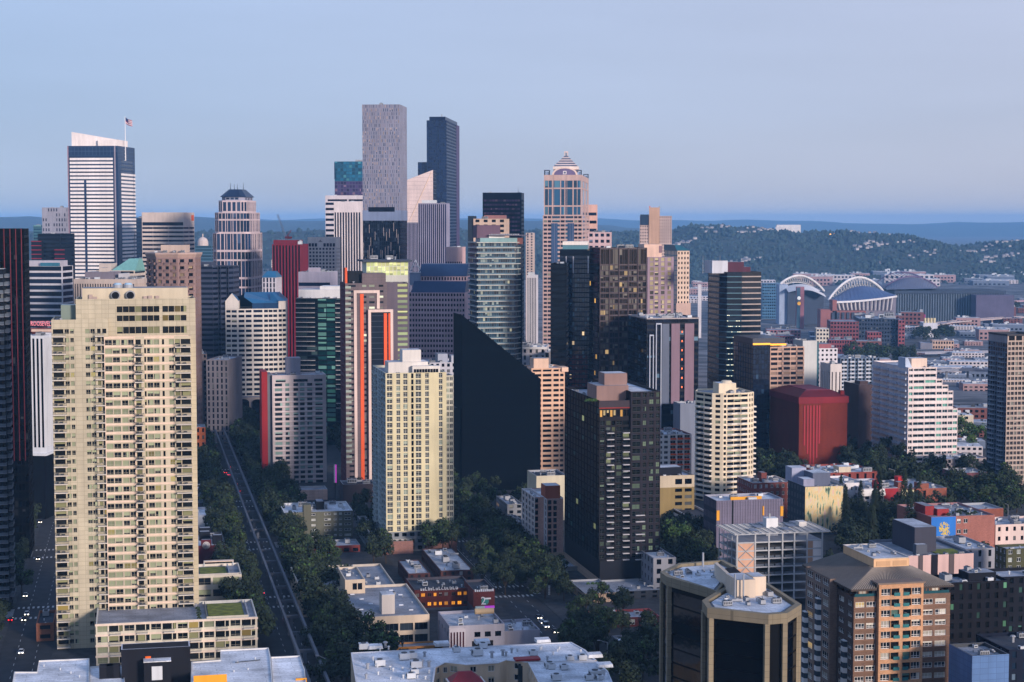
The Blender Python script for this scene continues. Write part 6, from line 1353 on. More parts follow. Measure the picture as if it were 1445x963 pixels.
# apartment podium with the green roof
b = Bld('apartment_building', 'low cream apartment building with a mossy green roof below the big tower', 'F', 135, 135, 363, 881, 604, GA, D=30)
W, D = b.W, b.D; nf = 4; fh = b.h / nf
b.shell(0, b.h, wall((206, 196, 174)), gl, pat(' '.join(['.2 w1.4 .2 d1.3 .1 d.5'] * 6) + ' .3'), P(6, .5), None, nf, sill=.2, head=.78, dep=.4) if False else b.shell(0, b.h, wall((206, 196, 174)), {'w': gl, 'd': dg}, pat(' '.join(['.2 w1.4 .2 d1.3 .1 d.5'] * 6) + ' .3'), None, None, nf, sill=.2, head=.78, dep=.4, frame={'w': fw, 'd': None})
b.fac((W + .01, 0), (W + .01, D), 0, b.h - .01, P(6, .5), nf, wall((196, 188, 170)), gl, sill=.2, head=.78)
for i in range(1, nf + 1): b.obj('floor_band', lambda mb: mb.box(-.2, W + .2, -.3, -.004, i * fh - .75, i * fh - .05, wall((222, 200, 180))))
for i in range(nf):
    for k in range(6): b.balc((0, 0), (W, 0), W * (k + .52) / 6.05, W * (k + .92) / 6.05, i * fh, 1.5, bs2)
b.roof(b.h, ROOFG, wall((200, 196, 186)))
GRASS = ground_mat('roof_moss', (80, 90, 14), (120, 124, 30), .35)
b.obj('green_roof', lambda mb: mb.box(W * .70, W * .925, 4, D - 3, b.h - 1, b.h - .5, GRASS))
b.obj('roof_fence', lambda mb: (mb.box(W * .685, W * .945, 2.6, 2.75, b.h - 1, b.h + .25, wall((196, 186, 166))), mb.box(W * .945, W * .95, 2.75, D - 2, b.h - 1, b.h + .2, wall((176, 176, 176))), mb.box(W * .685, W * .69, 2.8, D - 2, b.h - 1, b.h + .2, wall((120, 120, 112)))))
b.units(3, b.h - 1, (W * .6, W * .69, 2, D), .5); b.obj('planting', lambda mb: [shrub(mb, W * .64, 4 + k * 4, b.h - .9, .9, LEAFM, 40) for k in range(5)]); b.done()
b = Bld('apartment_building', 'second low cream block with a sunken mossy roof and white parapets', 'F', 276, 276, 341, 813, 690, GA, D=24)
W, D = b.W, b.D
b.shell(0, b.h, wall((206, 196, 178)), gl, pat('.3 w2 .3 w2.4 .4 w1.2 .4'), P(5, .5), None, 3, sill=.2, head=.8, frame=fw); b.roof(b.h, ROOFG, wall((214, 204, 190)))
b.obj('green_roof', lambda mb: mb.box(2, W - 5.5, 3.5, D - 5, b.h - 1, b.h - .4, GRASS)); b.obj('pergola', lambda mb: (mb.box(4, W - 2, D - 3, D - .6, b.h + 1.2, b.h + 1.6, wall((214, 190, 170))), mb.box(4, 4.4, D - 1, D - .6, b.h - 1, b.h + 1.2, WHITEP), mb.box(W - 2.4, W - 2, D - 1, D - .6, b.h - 1, b.h + 1.2, WHITEP)))
b.obj('terrace_wall', lambda mb: (mb.box(.4, W - .4, 2.5, 2.9, b.h - 1, b.h + .1, wall((200, 190, 176))), mb.box(W - 5, W - 4.6, 3, D - 4, b.h - 1, b.h + .6, wall((110, 130, 150), .3)))); b.done()
# red brick building with round emblem
b = Bld('office_building', 'maroon building with a round white emblem sign and black roof boxes', 'F', 270, 270, 318, 771, 770, GA, D=34)
W, D = b.W, b.D; mr = wall((84, 20, 32), .8); b.shell(0, b.h, mr, None); b.roof(b.h, ROOFW, DARKMETAL)
u, z = b.fp(291, 770); pent(b, u - 2.2, u + 2.2, .2, 3, b.h - 1, z + 2.4, mr)
def disc(mb):
    mb.cyl(0, 0, 1.7, 0, .15, wall((206, 200, 196)), 24, None, Matrix.Translation((u, .15, z)) @ UP)
    mr2 = wall((120, 100, 100)); 
    for r_ in (1.35,):
        for k in range(24):
            a, c = k * math.pi / 12, (k + 1) * math.pi / 12
            mb.face([(u + r_ * math.cos(a), -.02, z + r_ * math.sin(a)), (u + r_ * math.cos(c), -.02, z + r_ * math.sin(c)), (u + (r_ - .12) * math.cos(c), -.02, z + (r_ - .12) * math.sin(c)), (u + (r_ - .12) * math.cos(a), -.02, z + (r_ - .12) * math.sin(a))], mr2)
    for k in range(18):   # a winged letter-like swirl
        a, c = .5 + k * .24, .5 + (k + 1) * .24; q, q2 = .25 + k * .035, .25 + (k + 1) * .035
        mb.face([(u + q * math.cos(a), -.025, z + q * math.sin(a)), (u + q2 * math.cos(c), -.025, z + q2 * math.sin(c)), (u + (q2 - .16) * math.cos(c), -.025, z + (q2 - .16) * math.sin(c)), (u + (q - .16) * math.cos(a), -.025, z + (q - .16) * math.sin(a))], mr2)
b.obj('emblem_sign', disc)
for px, py, s in ((289, 760, 2.4), (307, 765, 2.2), (287, 745, 2.6)): x, y = lp(b, px, py, b.h); y = max(3.2, min(y, D - 6)); pent(b, x - s, x + s, y, y + 3.5, b.h - 1, b.h + 3, wall((26, 28, 36)), METAL)
b.units(4, b.h - 1, (W * .5, W, 8, D), .7); b.done()
b = Bld('warehouse', 'low flat white roofed building above the maroon emblem building', 'F', 268, 268, 300, 728, 870, GA, D=26); simple(b, wall((170, 176, 186)), DARK, 4, 5, .4, units=3, rm=ROOFW); b.done()
b = Bld('warehouse', 'small blue grey building by the trees beside the elevated track', 'F', 274, 274, 293, 690, 960, GA, D=18); simple(b, wall((120, 134, 150)), DARK, 4, 4, .4, units=2, rm=ROOFW); b.done()
b = Bld('office_building', 'slim orange brick block with a blue grey roof right of the cream tower', 'R', 262, 290, 292, 603, 1090, GA, D=18); b.shell(0, b.h, wall((176, 92, 52), .85, 'brick'), DARK, P(4, .4), None, None, 6); b.roof(b.h, ROOFM); b.units(3, b.h - 1, smax=.6); b.done()
b = Bld('office_building', 'brown brick low-rise with white windows left of the cream tower', 'F', 51, 51, 76, 880, 640, GA, D=22); simple(b, wall((134, 84, 62), .85, 'brick'), glass((26, 30, 36), (170, 180, 180), .3), 4.2, 6, .6, .3, .75, units=2, rm=ROOFD); b.done()
# foreground white roofs, bottom left
b = Bld('apartment_building', 'long white flat roof with a black penthouse and yellow balcony panels in the foreground', 'F', 20, 20, 438, 950, 515, GA, D=45, ztop=24)
Z = b.h; WR = wall((234, 234, 235), .75, 'roof'); bw_ = wall((204, 200, 194)); dkb = wall((24, 25, 32), .6)
def slab_(px_list, z, zlow=0, wm=bw_):
    pts = [lp(b, px, py, z) for px, py in px_list]
    n = len(pts); ar = sum(pts[i][0] * pts[(i + 1) % n][1] - pts[(i + 1) % n][0] * pts[i][1] for i in range(n))
    if ar < 0: pts.reverse()
    b.poly(pts, zlow, z, wm, None); b.roof(z, WR, wall((214, 210, 204)), pts=pts, par=.35, t=.5)
slab_([(20, 948), (52, 948), (55, 932), (126, 929), (127, 1010), (10, 1010)], Z)
slab_([(128, 1010), (127, 941), (172, 939), (185, 1010)], Z - .4)
slab_([(268, 1010), (270, 934), (311, 931), (311, 917), (379, 914), (382, 927), (388, 1010)], Z + .2)
slab_([(388.5, 1010), (382.5, 927), (423, 925), (430, 945), (436, 1010)], Z - .6, wm=wall((30, 52, 70)))
pts = [lp(b, px, py, Z) for px, py in ((172, 960), (270, 960), (266, 932), (172, 938))]
xs0, xs1, ys0 = min(p[0] for p in pts), max(p[0] for p in pts), lp(b, 220, 952, Z)[1]
zz = b.zy(914, ys0)
b.obj('penthouse', lambda mb: mb.box(xs0, xs1, ys0, ys0 + 7, Z - 3, zz, dkb)); b.roof(zz + .01, ROOFM, wall((190, 190, 194)), (xs0, xs1, ys0, ys0 + 7), .3)
u = b.fp(209, 930, ys0)[0]; b.obj('orange_panel', lambda mb: mb.box(u - .8, u + .8, ys0 - .15, ys0 - .01, b.zy(934, ys0), b.zy(925, ys0), wall((226, 96, 20))))
u0, u1 = b.fp(203, 940, ys0 - 4)[0], b.fp(241, 940, ys0 - 4)[0]; z1 = b.zy(934, ys0 - 4)
b.obj('roof_box', lambda mb: mb.box(u0, u1, ys0 - 4, ys0 - .2, Z - 3, z1, dkb)); b.obj('roof_box_top', lambda mb: mb.box(u0 - .1, u1 + .1, ys0 - 4.1, ys0 - .18, z1 + .01, z1 + .3, WR)); b.obj('hatch_door', lambda mb: mb.box((u0 + u1) / 2 - 1.6, (u0 + u1) / 2 + 1.4, ys0 - 4.12, ys0 - 4.01, Z - .6, z1 - 1.2, WHITEP))
for px in (150, 160): u = b.fp(px, 945, ys0 + 1)[0]; b.obj('roof_box', lambda mb: mb.box(u - 2, u + 2, ys0 + 1, ys0 + 4, Z - 3, b.zy(937, ys0), dkb))
yel = wall((226, 150, 20), .6)
b.fac((xs1 + .5, ys0 - 13), (b.fp(320, 950, ys0 - 13)[0], ys0 - 13), 0, b.zy(956, ys0 - 13), None, 1, yel, part='yellow_wall')
u0, u1 = b.fp(428 - 10, 945, -1)[0], b.fp(430, 945, -1)[0]
q0 = lp(b, 417, 958, Z - .6); q1 = lp(b, 431, 957, Z - .6)
b.obj('yellow_panel', lambda mb: mb.box(q0[0], q1[0] + .3, q0[1] - .8, q0[1] - .3, Z - 4.6, Z - .4, yel))
for px, py in ((85, 945), (100, 950), (112, 955), (335, 935), (350, 945), (330, 948), (62, 940), (360, 930)): x, y = lp(b, px, py, Z); link('roof_vent', UNITS[3], b.e, Matrix.Translation((x, y, Z - .2)) @ Matrix.Scale(.7, 4))
b.obj('roof_pipe_run', lambda mb: [mb.bar((*lp(b, 332 + k * 5, 936 - k * .5, Z), Z + .2), (*lp(b, 337 + k * 5, 935.5 - k * .5, Z), Z + .2), .16, DARKMETAL) for k in range(7)]); b.done()
# beige office with the big flat roof
b = Bld('office_building', 'beige concrete office with a wide grey roof, skylights and a box stair tower', 'L', 475, 499, 606, 872, 628, GA, D=None)
W, D = b.W, b.D; bg_ = wall((196, 176, 152)); fwo = {'bars': (2, 0), 'm': wall((60, 70, 84)), 't': .14}
b.shell(0, b.h, bg_, glass((12, 18, 26), (60, 70, 80), .1), ' ' and pat(' '.join(['.12 w1'] * 5) + ' .12'), None, pat(' '.join(['.12 w1'] * 5) + ' .12'), 1, (0, W, 0, D), rows=[(b.zy(908), b.zy(897)), (b.zy(891), b.zy(880.5))], dep=.7, frame=fwo)
b.roof(b.h, ROOFG, wall((206, 190, 170)))
for i in range(11): x = 2 + W * .55 * (i % 2 == 0) + (i % 3) * 2.4 + (2 if i % 2 else 0); y = 3 + (D - 6) * i / 11; b.obj('skylight', lambda mb: mb.box(x, x + 1.6, y, y + .8, b.h - 1, b.h - .7, wall((220, 222, 226))))
xa, ya = lp(b, 545, 863, b.h); b.obj('stair_tower', lambda mb: (mb.box(xa - 1.6, xa + 3.2, ya, ya + 7, b.h - 1, b.h + 6, wall((196, 186, 176))), mb.box(xa - 1.5, xa + 3.1, ya + .2, ya + 6.8, b.h + 6.01, b.h + 6.2, ROOFW)))
b.units(3, b.h - 1, (W * .5, W, 4, D), .6)
# rear wing
x0, y0 = lp(b, 452, 826, b.h - 1); x1 = lp(b, 563, 800, b.h)[0]
b.shell(0, b.h - 1, bg_, glass((12, 18, 26), pc=.1), pat('.1 w1 .08 w1 .1 .5 .5 .5 .5 .5'), P(5, .5), P(4, .6), 3, (-14, W - 4, D + .05, D + 48), sill=.25, head=.75, dep=.5, frame=fwo); b.roof(b.h - 1, ROOFG, wall((200, 186, 168)), (-14, W - 4, D + .05, D + 48)); b.units(12, b.h - 2, (-14, W - 4, D + 2, D + 48), .8, seed=8)
b.shell(b.h - 1.2, b.h + 4.5, bg_, DARK, pat('.5 .5 w.6 .1 w.6 .4'), P(4, .5), None, 1, (W * .08, W * .36, D - 10, D + 16), sill=.3, head=.75); b.roof(b.h + 4.5, ROOFG, wall((206, 190, 170)), (W * .08, W * .36, D - 10, D + 16)); b.units(4, b.h + 3.5, (W * .08, W * .36, D - 10, D + 16), .6)
# ochre plinth
b.shell(0, b.zy(914, -7), wall((180, 122, 60)), DARK, P(6, .5), None, P(6, .5), 1, (-4, W + 5, -7, -.05), sill=.1, head=.6); b.roof(b.zy(914, -7), ROOFG, wall((190, 130, 66)), (-4, W + 5, -7, -.05), .5)
b.shell(0, b.zy(914, -7) * .8, wall((110, 84, 70)), None, box=(-10, -.05, -6.9, D - 2)); b.roof(b.zy(914, -7) * .8, ROOFG, None, (-10, -.05, -6.9, D - 2), .8)
b.obj('planting', lambda mb: [shrub(mb, -5 + rnd.uniform(-3, 3), 2 + k * 2.6, b.zy(914, -7) * .75, 1.3, LEAFG if k % 2 else LEAFM, 60) for k in range(16)]); b.done()
# brick theatre
b = Bld('theatre', 'dark red brick building with lit orange windows and white roof lettering', 'F', 585, 585, 668, 833, 690, GA, D=24)
W, D = b.W, b.D; bk = wall((92, 40, 36), .85, 'brick'); z0 = b.zy(857)
b.fac((0, 0), (W, 0), 0, z0, None, 1, wall((74, 78, 92)))
b.fac((0, 0), (W, 0), z0, b.h, pat('.3 w1 .5 w1.2 .6 w1.1 .6 w.9 .6 w.9 .6 w1.1 .9 w1.1 .6 w1.2 .5 w1 .7 w.8 .3'), 2, bk, glass((40, 40, 44), (150, 150, 150), .25, (255, 160, 40), .55, ls=1.1), sill=.2, head=.62, dep=.3, frame={'bars': (1, 0), 'm': wall((110, 70, 50)), 't': .12})
for e in b.rect(0, W, 0, D)[1:]: b.fac(e[0], e[1], 0, b.h, None, 1, bk)
b.roof(b.h, ROOFD, wall((70, 66, 74))); b.units(5, b.h - 1, (2, W, 4, D), .8)
b.obj('lettering', lambda mb: None if False else mb.box(W * .08, W * .72, -.3, -.2, b.h - .55, b.h - .45, DARKMETAL))
def squiggle(mb):   # illegible white script letters along the parapet
    rr = random.Random(4); x = W * .1
    while x < W * .70:
        w_ = rr.uniform(.5, .9); h_ = rr.uniform(.8, 1.5)
        mb.box(x, x + .2, -.4, -.3, b.h - .3, b.h - .3 + h_, wall((220, 220, 224))); mb.box(x + .2, x + w_, -.4, -.3, b.h - .3, b.h - .1, wall((220, 220, 224)))
        if rr.random() < .6: mb.box(x + w_ - .2, x + w_, -.4, -.3, b.h - .1, b.h + .3 + h_ * .3, wall((220, 220, 224)))
        x += w_ + .35
b.obj('roof_lettering', squiggle); b.done()
b = Bld('theatre', 'brick block with a white number 2 emblem and a violet marquee strip', 'F', 668, 668, 698, 833, 682, GA, D=20)
W, D = b.W, b.D; z0 = b.zy(857); b.shell(z0, b.h, bk, None); b.shell(0, z0, wall((70, 76, 92)), None); b.roof(b.h, ROOFD, wall((70, 66, 74))); b.units(2, b.h - 1, smax=.6)
text('2', 4.4, wall((226, 226, 226)), b.e, Matrix.Translation((W * .34, -.1, z0 + 1.1)) @ UP, .06, 'number_sign')
b.obj('emblem_backing', lambda mb: (mb.cyl(W * .55, 0, 1.5, 0, .06, wall((60, 140, 130)), 14, None, Matrix.Translation((0, -.02, z0 + 2.3)) @ UP), mb.prism([(W * .55, -.2), (W * .82, -.2), (W * .82, -.1), (W * .55, -.1)], z0 + 3.1, z0 + 3.7, wall((226, 226, 226)))))
b.obj('marquee', lambda mb: (mb.box(W * .08, W * .5, -1.2, -.02, z0 - .3, z0 + .5, wall((200, 214, 206))), mb.box(W * .5, W * .97, -1.2, -.02, z0 - .3, z0 + .5, emit((170, 60, 190), .5))))
b.obj('roof_lettering', lambda mb: [mb.box(W * .06 + k * .78, W * .06 + k * .78 + .5, -.3, -.2, b.h - .7, b.h + (.1 if k % 3 else .3), wall((210, 214, 220))) for k in range(10)]); b.done()
b = Bld('apartment_building', 'old brick apartment house with pale mottled roof and bay windows by the theatre', 'F', 622, 622, 668, 806, 745, GA, D=52)
simple(b, wall((74, 44, 42), .85, 'brick'), glass((30, 34, 40), (200, 204, 206), .5), 3.2, 3.6, .4, .2, .8, units=12, rm=ROOFM, par=.4); b.done()
b = Bld('apartment_building', 'lower brick apartment house with a notched pale roof left of the other', 'F', 576, 576, 607, 810, 735, GA, D=30); simple(b, wall((70, 40, 40), .85, 'brick'), glass((30, 34, 40), (200, 204, 206), .4), 3.2, 3.6, .4, .2, .8, units=9, rm=ROOFM, par=.4); b.done()
# grey art deco hall
b = Bld('hall', 'grey art deco hall with fluted end bay and stepped roofs', 'F', 634, 634, 712, 884, 615, GA, D=24)
W, D = b.W, b.D; gd = wall((150, 146, 154)); zb_ = b.zy(918)
b.shell(0, b.h, gd, DARK, pat('_2.6' + ' .3 w.7 .5 w.7 .5 w.7 .4'), P(4, .3), P(4, .3), 1, rows=[(b.h * .62, b.h * .78)]); b.roof(b.h, ROOFM, gd); b.units(4, b.h - 1, smax=.8)
u0, u1 = b.fp(634, 895, -1.2)[0], b.fp(657, 895, -1.2)[0]; b.shell(0, b.zy(886, -1.2), wall((166, 160, 166)), glass((60, 30, 36), pc=0), pat('.25 ' + 'w.35 .3 ' * 5), None, None, 1, (u0, u1, -1.2, -.02), rows=[(2, b.zy(891, -1.2))], dep=.35)
for px in (672, 690): u = b.fp(px, 905)[0]; b.obj('dark_opening', lambda mb: mb.box(u - 1.5, u + 1.5, -.12, -.02, 2, b.h * .5, BLACKW))
x1 = b.fp(762, 900, 4)[0]; b.shell(0, b.h * .68, gd, None, box=(W + .02, x1, 4, 22)); b.roof(b.h * .68, ROOFM, gd, (W + .02, x1, 4, 22)); b.units(5, b.h * .68 - 1, (W, x1, 4, 22), .8)
b.obj('roof_tank', lambda mb: mb.cyl(0, 0, 1.1, 0, 7, wall((190, 160, 120)), 12, None, Matrix.Translation((W * .62, D * .7, b.h + 1)) @ Matrix.Rotation(math.pi / 2, 4, 'Y'))); b.done()
# foreground apartment with pale roof
b = Bld('apartment_building', 'foreground cream apartment house with a wide pale roof and a red hipped turret', 'F', 500, 500, 860, 950, 520, GA, D=40, ztop=18)
Z = b.h; ca = wall((196, 176, 150)); RW = wall((226, 227, 230), .85, 'roof')
out = [(495, 921), (519, 916), (519, 912), (540, 911), (542, 915), (612, 911), (612, 908), (634, 908), (637, 911), (668, 908), (670, 905), (690, 905), (695, 909), (757, 906), (755, 903), (774, 903), (778, 906), (806, 906), (826, 917), (850, 938), (872, 970), (880, 1010), (505, 1010)]
pts = [lp(b, px, py, Z) for px, py in out]; ar = sum(pts[i][0] * pts[(i + 1) % len(pts)][1] - pts[(i + 1) % len(pts)][0] * pts[i][1] for i in range(len(pts)))
if ar < 0: pts.reverse()
# the roof is a U round a courtyard: three slabs
def roofslab(px_list, z=Z, wm=ca, walls=True):
    q = [lp(b, px, py, z) for px, py in px_list]; n = len(q); a = sum(q[i][0] * q[(i + 1) % n][1] - q[(i + 1) % n][0] * q[i][1] for i in range(n))
    if a < 0: q.reverse()
    if walls: b.poly(q, 0, z - .02, wm, glass((22, 28, 32), (170, 170, 150), .25), lambda i, L: P(max(1, int(L / 5)), .35) if L > 6 else None, 5, sill=.25, head=.78, frame={'bars': (1, 0), 'm': WHITEP, 't': .14})
    b.roof(z, RW, wall((206, 206, 208)), pts=q, par=.25, t=.5)
roofslab([(495, 921), (806, 906), (826, 917), (842, 932), (745, 934), (716, 931), (706, 935), (655, 938), (625, 935), (612, 942), (606, 1000), (508, 1000)])
roofslab([(745, 935), (843, 933), (858, 947), (880, 1000), (776, 1000), (757, 958)])
for px, py, s in ((529, 914, 1), (623, 910, 1), (680, 907, 1), (765, 905, 1), (838, 926, 1), (852, 940, 1)):
    x, y = lp(b, px, py, Z); b.obj('dormer', lambda mb: mb.prism([(x - 2.4, y - 2.5), (x + 2.4, y - 2.5), (x + 2.4, y + 1.4), (x - 2.4, y + 1.4)], Z + .02, Z + 1.0, RW, [(x - 2.2, y - 2.3), (x + 2.2, y - 2.3), (x + 2.4, y + 1.4), (x - 2.4, y + 1.4)]))
rr = random.Random(21)
for i in range(95):
    px, py = rr.uniform(512, 850), rr.uniform(912, 960)
    if 606 < px < 770 and py > 928: continue
    if px > 806 and py < 906 + (px - 806) * 1.0: continue
    if px - 806 > (py - 906) * 1.05: continue
    x, y = lp(b, px, py, Z); k = rr.choice((3, 3, 3, 1, 2)); link('roof_vent', UNITS[k], b.e, Matrix.Translation((x, y, Z - .25)) @ Matrix.Scale(rr.uniform(.9, 1.4), 4))
for px, py in ((676, 922), (778, 943), (796, 944)): x, y = lp(b, px, py, Z); link('rooftop_unit', UNITS[2], b.e, Matrix.Translation((x, y, Z - .25)))
# courtyard face (real wall behind the recess)
x0, y0 = lp(b, 620, 936, Z); x1, y1 = lp(b, 735, 934, Z)
b.fac((x0, y0 - .4), (x1, y0 - .4), 0, Z - .5, P(7, .35), 5, ca, glass((22, 28, 32), (170, 170, 150), .25), sill=.25, head=.78, frame={'bars': (1, 0), 'm': WHITEP, 't': .14})
xb0 = lp(b, 731, 933, Z)[0]; b.obj('glazed_bay', lambda mb: mb.box(xb0, xb0 + 4, y0 - 3, y0 - .45, 0, Z - 1.5, wall((30, 44, 54), .2))); b.obj('bay_roof', lambda mb: mb.box(xb0 - 1, xb0 + 7, y0 - 3.6, y0, Z + .1, Z + .7, wall((140, 34, 40), .6)))
xt, yt = lp(b, 655, 958, Z - 1); rd = wall((134, 32, 40), .6)
b.obj('turret_roof', lambda mb: (mb.prism([(xt - 4.6, yt - 3), (xt + 5.6, yt - 3), (xt + 5.6, yt + 4), (xt - 4.6, yt + 4)], Z - 1.6, Z + .9, rd, [(xt - 1.5, yt + 1), (xt + 2.5, yt + 1), (xt + 2.5, yt + 2), (xt - 1.5, yt + 2)]), mb.box(xt - 5, xt + 6, yt - 3.4, yt + 4.2, Z - 2.1, Z - 1.61, wall((220, 214, 206))), mb.box(xt - 4, xt + 5, yt - 2.5, yt + 4, 0, Z - 2.11, ca))); b.done()
# olive apartments
b = Bld('apartment_building', 'olive grey apartment building with white windows and white roof edges', 'F', 401, 401, 498, 724, 848, GA, D=30)
W, D = b.W, b.D; ol = wall((92, 92, 78)); fwq = {'bars': (1, 0), 'm': WHITEP, 't': .16}
b.shell(0, b.h, ol, glass((28, 32, 34), (200, 204, 196), .4), pat('.9 .9 .2 w.3 .25 w.7 .6 .3 w.7 .3 w.3 .25 w.3 .25 w.7 .2'), None, P(4, .4), 5, sill=.3, head=.7, dep=.25, frame=fwq); b.roof(b.h, ROOFW, wall((206, 206, 206))); b.obj('stair_tower', lambda mb: mb.box(W * .28, W * .39, -.6, 6, 0, b.zy(712), ol)); b.units(9, b.h - 1, (0, W, 7, D), .9); pent(b, W * .5, W * .62, 12, 20, b.h - 1, b.h + 3, wall((30, 32, 38))); b.done()
b = Bld('shop_building', 'low dark red shop building with a flat grey roof below the olive apartments', 'F', 405, 405, 508, 773, 809, GA, D=16); b.shell(0, b.h, wall((110, 44, 40)), DARK, P(8, .6), None, None, 1, sill=.1, head=.6); b.roof(b.h, ROOFM); b.units(7, b.h - 1, smax=.8); b.obj('sign_board', lambda mb: mb.box(b.W * .18, b.W * .36, -.3, -.01, b.h * .7, b.h - .4, wall((190, 160, 120)))); b.done()
b = Bld('warehouse', 'small white roofed building among trees left of the beige office', 'F', 418, 418, 452, 792, 795, GA, D=18); simple(b, wall((150, 150, 150)), DARK, 4, 5, .4, units=3, rm=ROOFW); b.done()
b = Bld('warehouse', 'tiny flat roofed shed at the corner left of the beige office', 'F', 424, 424, 452, 812, 748, GA, D=14); simple(b, wall((140, 136, 130)), DARK, 4, 5, .4, units=2, rm=ROOFM); b.done()
b = Bld('car_park', 'plain tan parapet block under the pale red-edged tower', 'F', 388, 388, 462, 693, 965, GA, D=14); b.shell(0, b.h, wall((190, 160, 146), .8, 'panel'), None); b.roof(b.h); b.done()
b = Bld('office_building', 'dark block at the foot of the brown orange finned tower', 'F', 484, 484, 530, 684, 960, GA, D=16); b.shell(0, b.h, wall((62, 52, 56)), None); b.roof(b.h, ROOFD); b.units(2, b.h - 1); b.done()
vs_ = empty('vertical_sign', b.world(-5, -4, b.g)); tag(vs_, 'tall narrow white and magenta blade sign by the finned tower', 'sign')
mb = MB(); mb.box(0, .8, -.4, .4, 0, 12, DARKMETAL); mb.build('post', vs_); mb = MB(); mb.box(-.3, .45, -.6, -.41, 12, 22, wall((220, 214, 210))); mb.build('white_panel', vs_); mb = MB(); mb.box(.45, 1.1, -.6, -.41, 12, 22, emit((210, 60, 190), .6)); mb.build('magenta_panel', vs_)
# low brick buildings at the base of the dark tower
b = Bld('shop_building', 'dark red brick corner building with a pale roof below the black tower', 'F', 838, 838, 931, 874, 660, GA, D=14)
simple(b, wall((96, 46, 46), .85, 'brick'), glass((34, 40, 40), (190, 196, 180), .45), 4, 4.4, .5, .25, .78, units=9, rm=ROOFM, frame=fwq, cm=wall((150, 70, 70))); b.done()
b = Bld('shop_building', 'low white roofed shop strip behind the street trees', 'F', 876, 876, 934, 908, 622, GA, D=12); simple(b, wall((120, 124, 132)), DARK, 4, 5, .6, units=4, rm=ROOFW); b.done()
# long white ramp
b = Bld('parking_ramp', 'long white ramp building with dark openings among trees', 'L', 954, 996, 1001, 742, 850, GA, D=60, W=14); ribbon(b, wall((190, 190, 192)), BLACKW, fm=3.2, frac=.45, units=2, rm=ROOFD); b.done()
b = Bld('warehouse', 'flat roof with snowy white membrane left of the ramp', 'F', 922, 922, 956, 706, 900, GA, D=22); simple(b, wall((130, 130, 134)), DARK, 4, 5, .4, units=5, rm=ROOFW); b.done()
b = Bld('apartment_building', 'brick low-rise with white trim and a pale roof right of the curvy tower', 'F', 1062, 1062, 1117, 682, 905, GA, D=24)
simple(b, wall((120, 62, 54), .85, 'brick'), glass((30, 34, 40), (196, 196, 196), .4), 3.6, 3.2, .5, .25, .78, units=4, rm=ROOFW, cm=wall((206, 190, 176)), frame=fwq); pent(b, b.W * .36, b.W * .5, 8, 14, b.h - 1, b.h + 4, wall((120, 62, 54))); b.done()
# purple grey block with yellow accents
b = Bld('apartment_building', 'long purple grey slatted building with yellow window panels and white roof', 'L', 993, 1011, 1105, 707, 800, GA, D=None)
W, D = b.W, min(b.D, 40); pg = wall((104, 98, 118), .6, 'panel'); yo = wall((226, 156, 24), .6)
b.shell(0, b.h, pg, DARK, None, None, None, 1, (0, W, 0, D)); b.roof(b.h, ROOFW, wall((150, 150, 160)), (0, W, 0, D)); b.units(4, b.h - 1, (0, W, 4, D), .8)
b.fac((-.02, D), (-.02, 0), 0, b.h - .02, P(9, .5), 5, wall((60, 62, 78)), glass((12, 18, 26), (100, 110, 110), .1), sill=.25, head=.85)
for k in range(26): u = W * (k + .5) / 26; b.fin((0, 0), (W, 0), u - .12, u + .12, b.h * .08, b.h - .3, .22, wall((126, 118, 140), .6), 'slat')
for a, c, t, bt in ((1011, 1015, 719, 733), (1101, 1105, 716, 730), (1076, 1078, 715, 728)): u0, u1 = b.fp(a, t)[0], b.fp(c, t)[0]; b.obj('yellow_panel', lambda mb: mb.box(u0, u1, -.4, -.01, b.zy(bt), b.zy(t), yo))
u0, u1 = b.fp(1034, 712)[0], b.fp(1078, 712)[0]; b.obj('roof_recess', lambda mb: (mb.box(u0, u1, 3, 3.4, b.h - 1, b.h + 1, yo), mb.box(u0 + 8, u0 + 12, 1, 2.9, b.h - 1, b.h + .8, WHITEP), mb.box(u0 - .3, u0 + .3, -.3, -.005, b.h * .45, b.h, BLACKW))); b.done()
# parking garage
b = Bld('parking_garage', 'open steel parking garage with braced tan panels and a slatted roof trellis', 'L', 1016, 1040, 1160, 766, 695, GA, D=None)
W, D = b.W, min(b.D, 34); fs = 3.35; nf = int(b.h / fs); sm = wall((172, 172, 172), .5); pn = wall((206, 160, 132), .85)
for i in range(nf + 1):
    z = b.h - i * fs
    b.obj('floor_slab', lambda mb: mb.box(.3, W - .3, .3, D, z - .35, z, wall((140, 140, 144))))
    if i < nf: b.obj('floor_beam', lambda mb: (mb.box(0, W, -.2, .28, z - .5, z + .02, sm), mb.box(-.2, .28, .3, D, z - .5, z + .02, sm)))
cols = [0, .21, .37, .53, .67, .82, 1.0]
for c in cols: b.obj('column', lambda mb: mb.box(W * c - .3, W * c + .3, -.45, -.21, 0, b.h + 3, sm))
for k in range(5): b.obj('column', lambda mb: mb.box(-.45, -.21, D * k / 4 - .3, D * k / 4 + .3, 0, b.h + 2, sm))
b.obj('braced_panel', lambda mb: (mb.box(.35, W * .2, -.15, .25, b.h - 4 * fs + .1, b.h - .55, pn),
    mb.bar((.4, -.4, b.h - .6), (W * .2, -.4, b.h - 2 * fs), .16, sm), mb.bar((W * .2, -.4, b.h - .6), (.4, -.4, b.h - 2 * fs), .16, sm), mb.bar((.4, -.4, b.h - 2 * fs), (W * .2, -.4, b.h - 4 * fs), .16, sm), mb.bar((W * .2, -.4, b.h - 2 * fs), (.4, -.4, b.h - 4 * fs), .16, sm)))
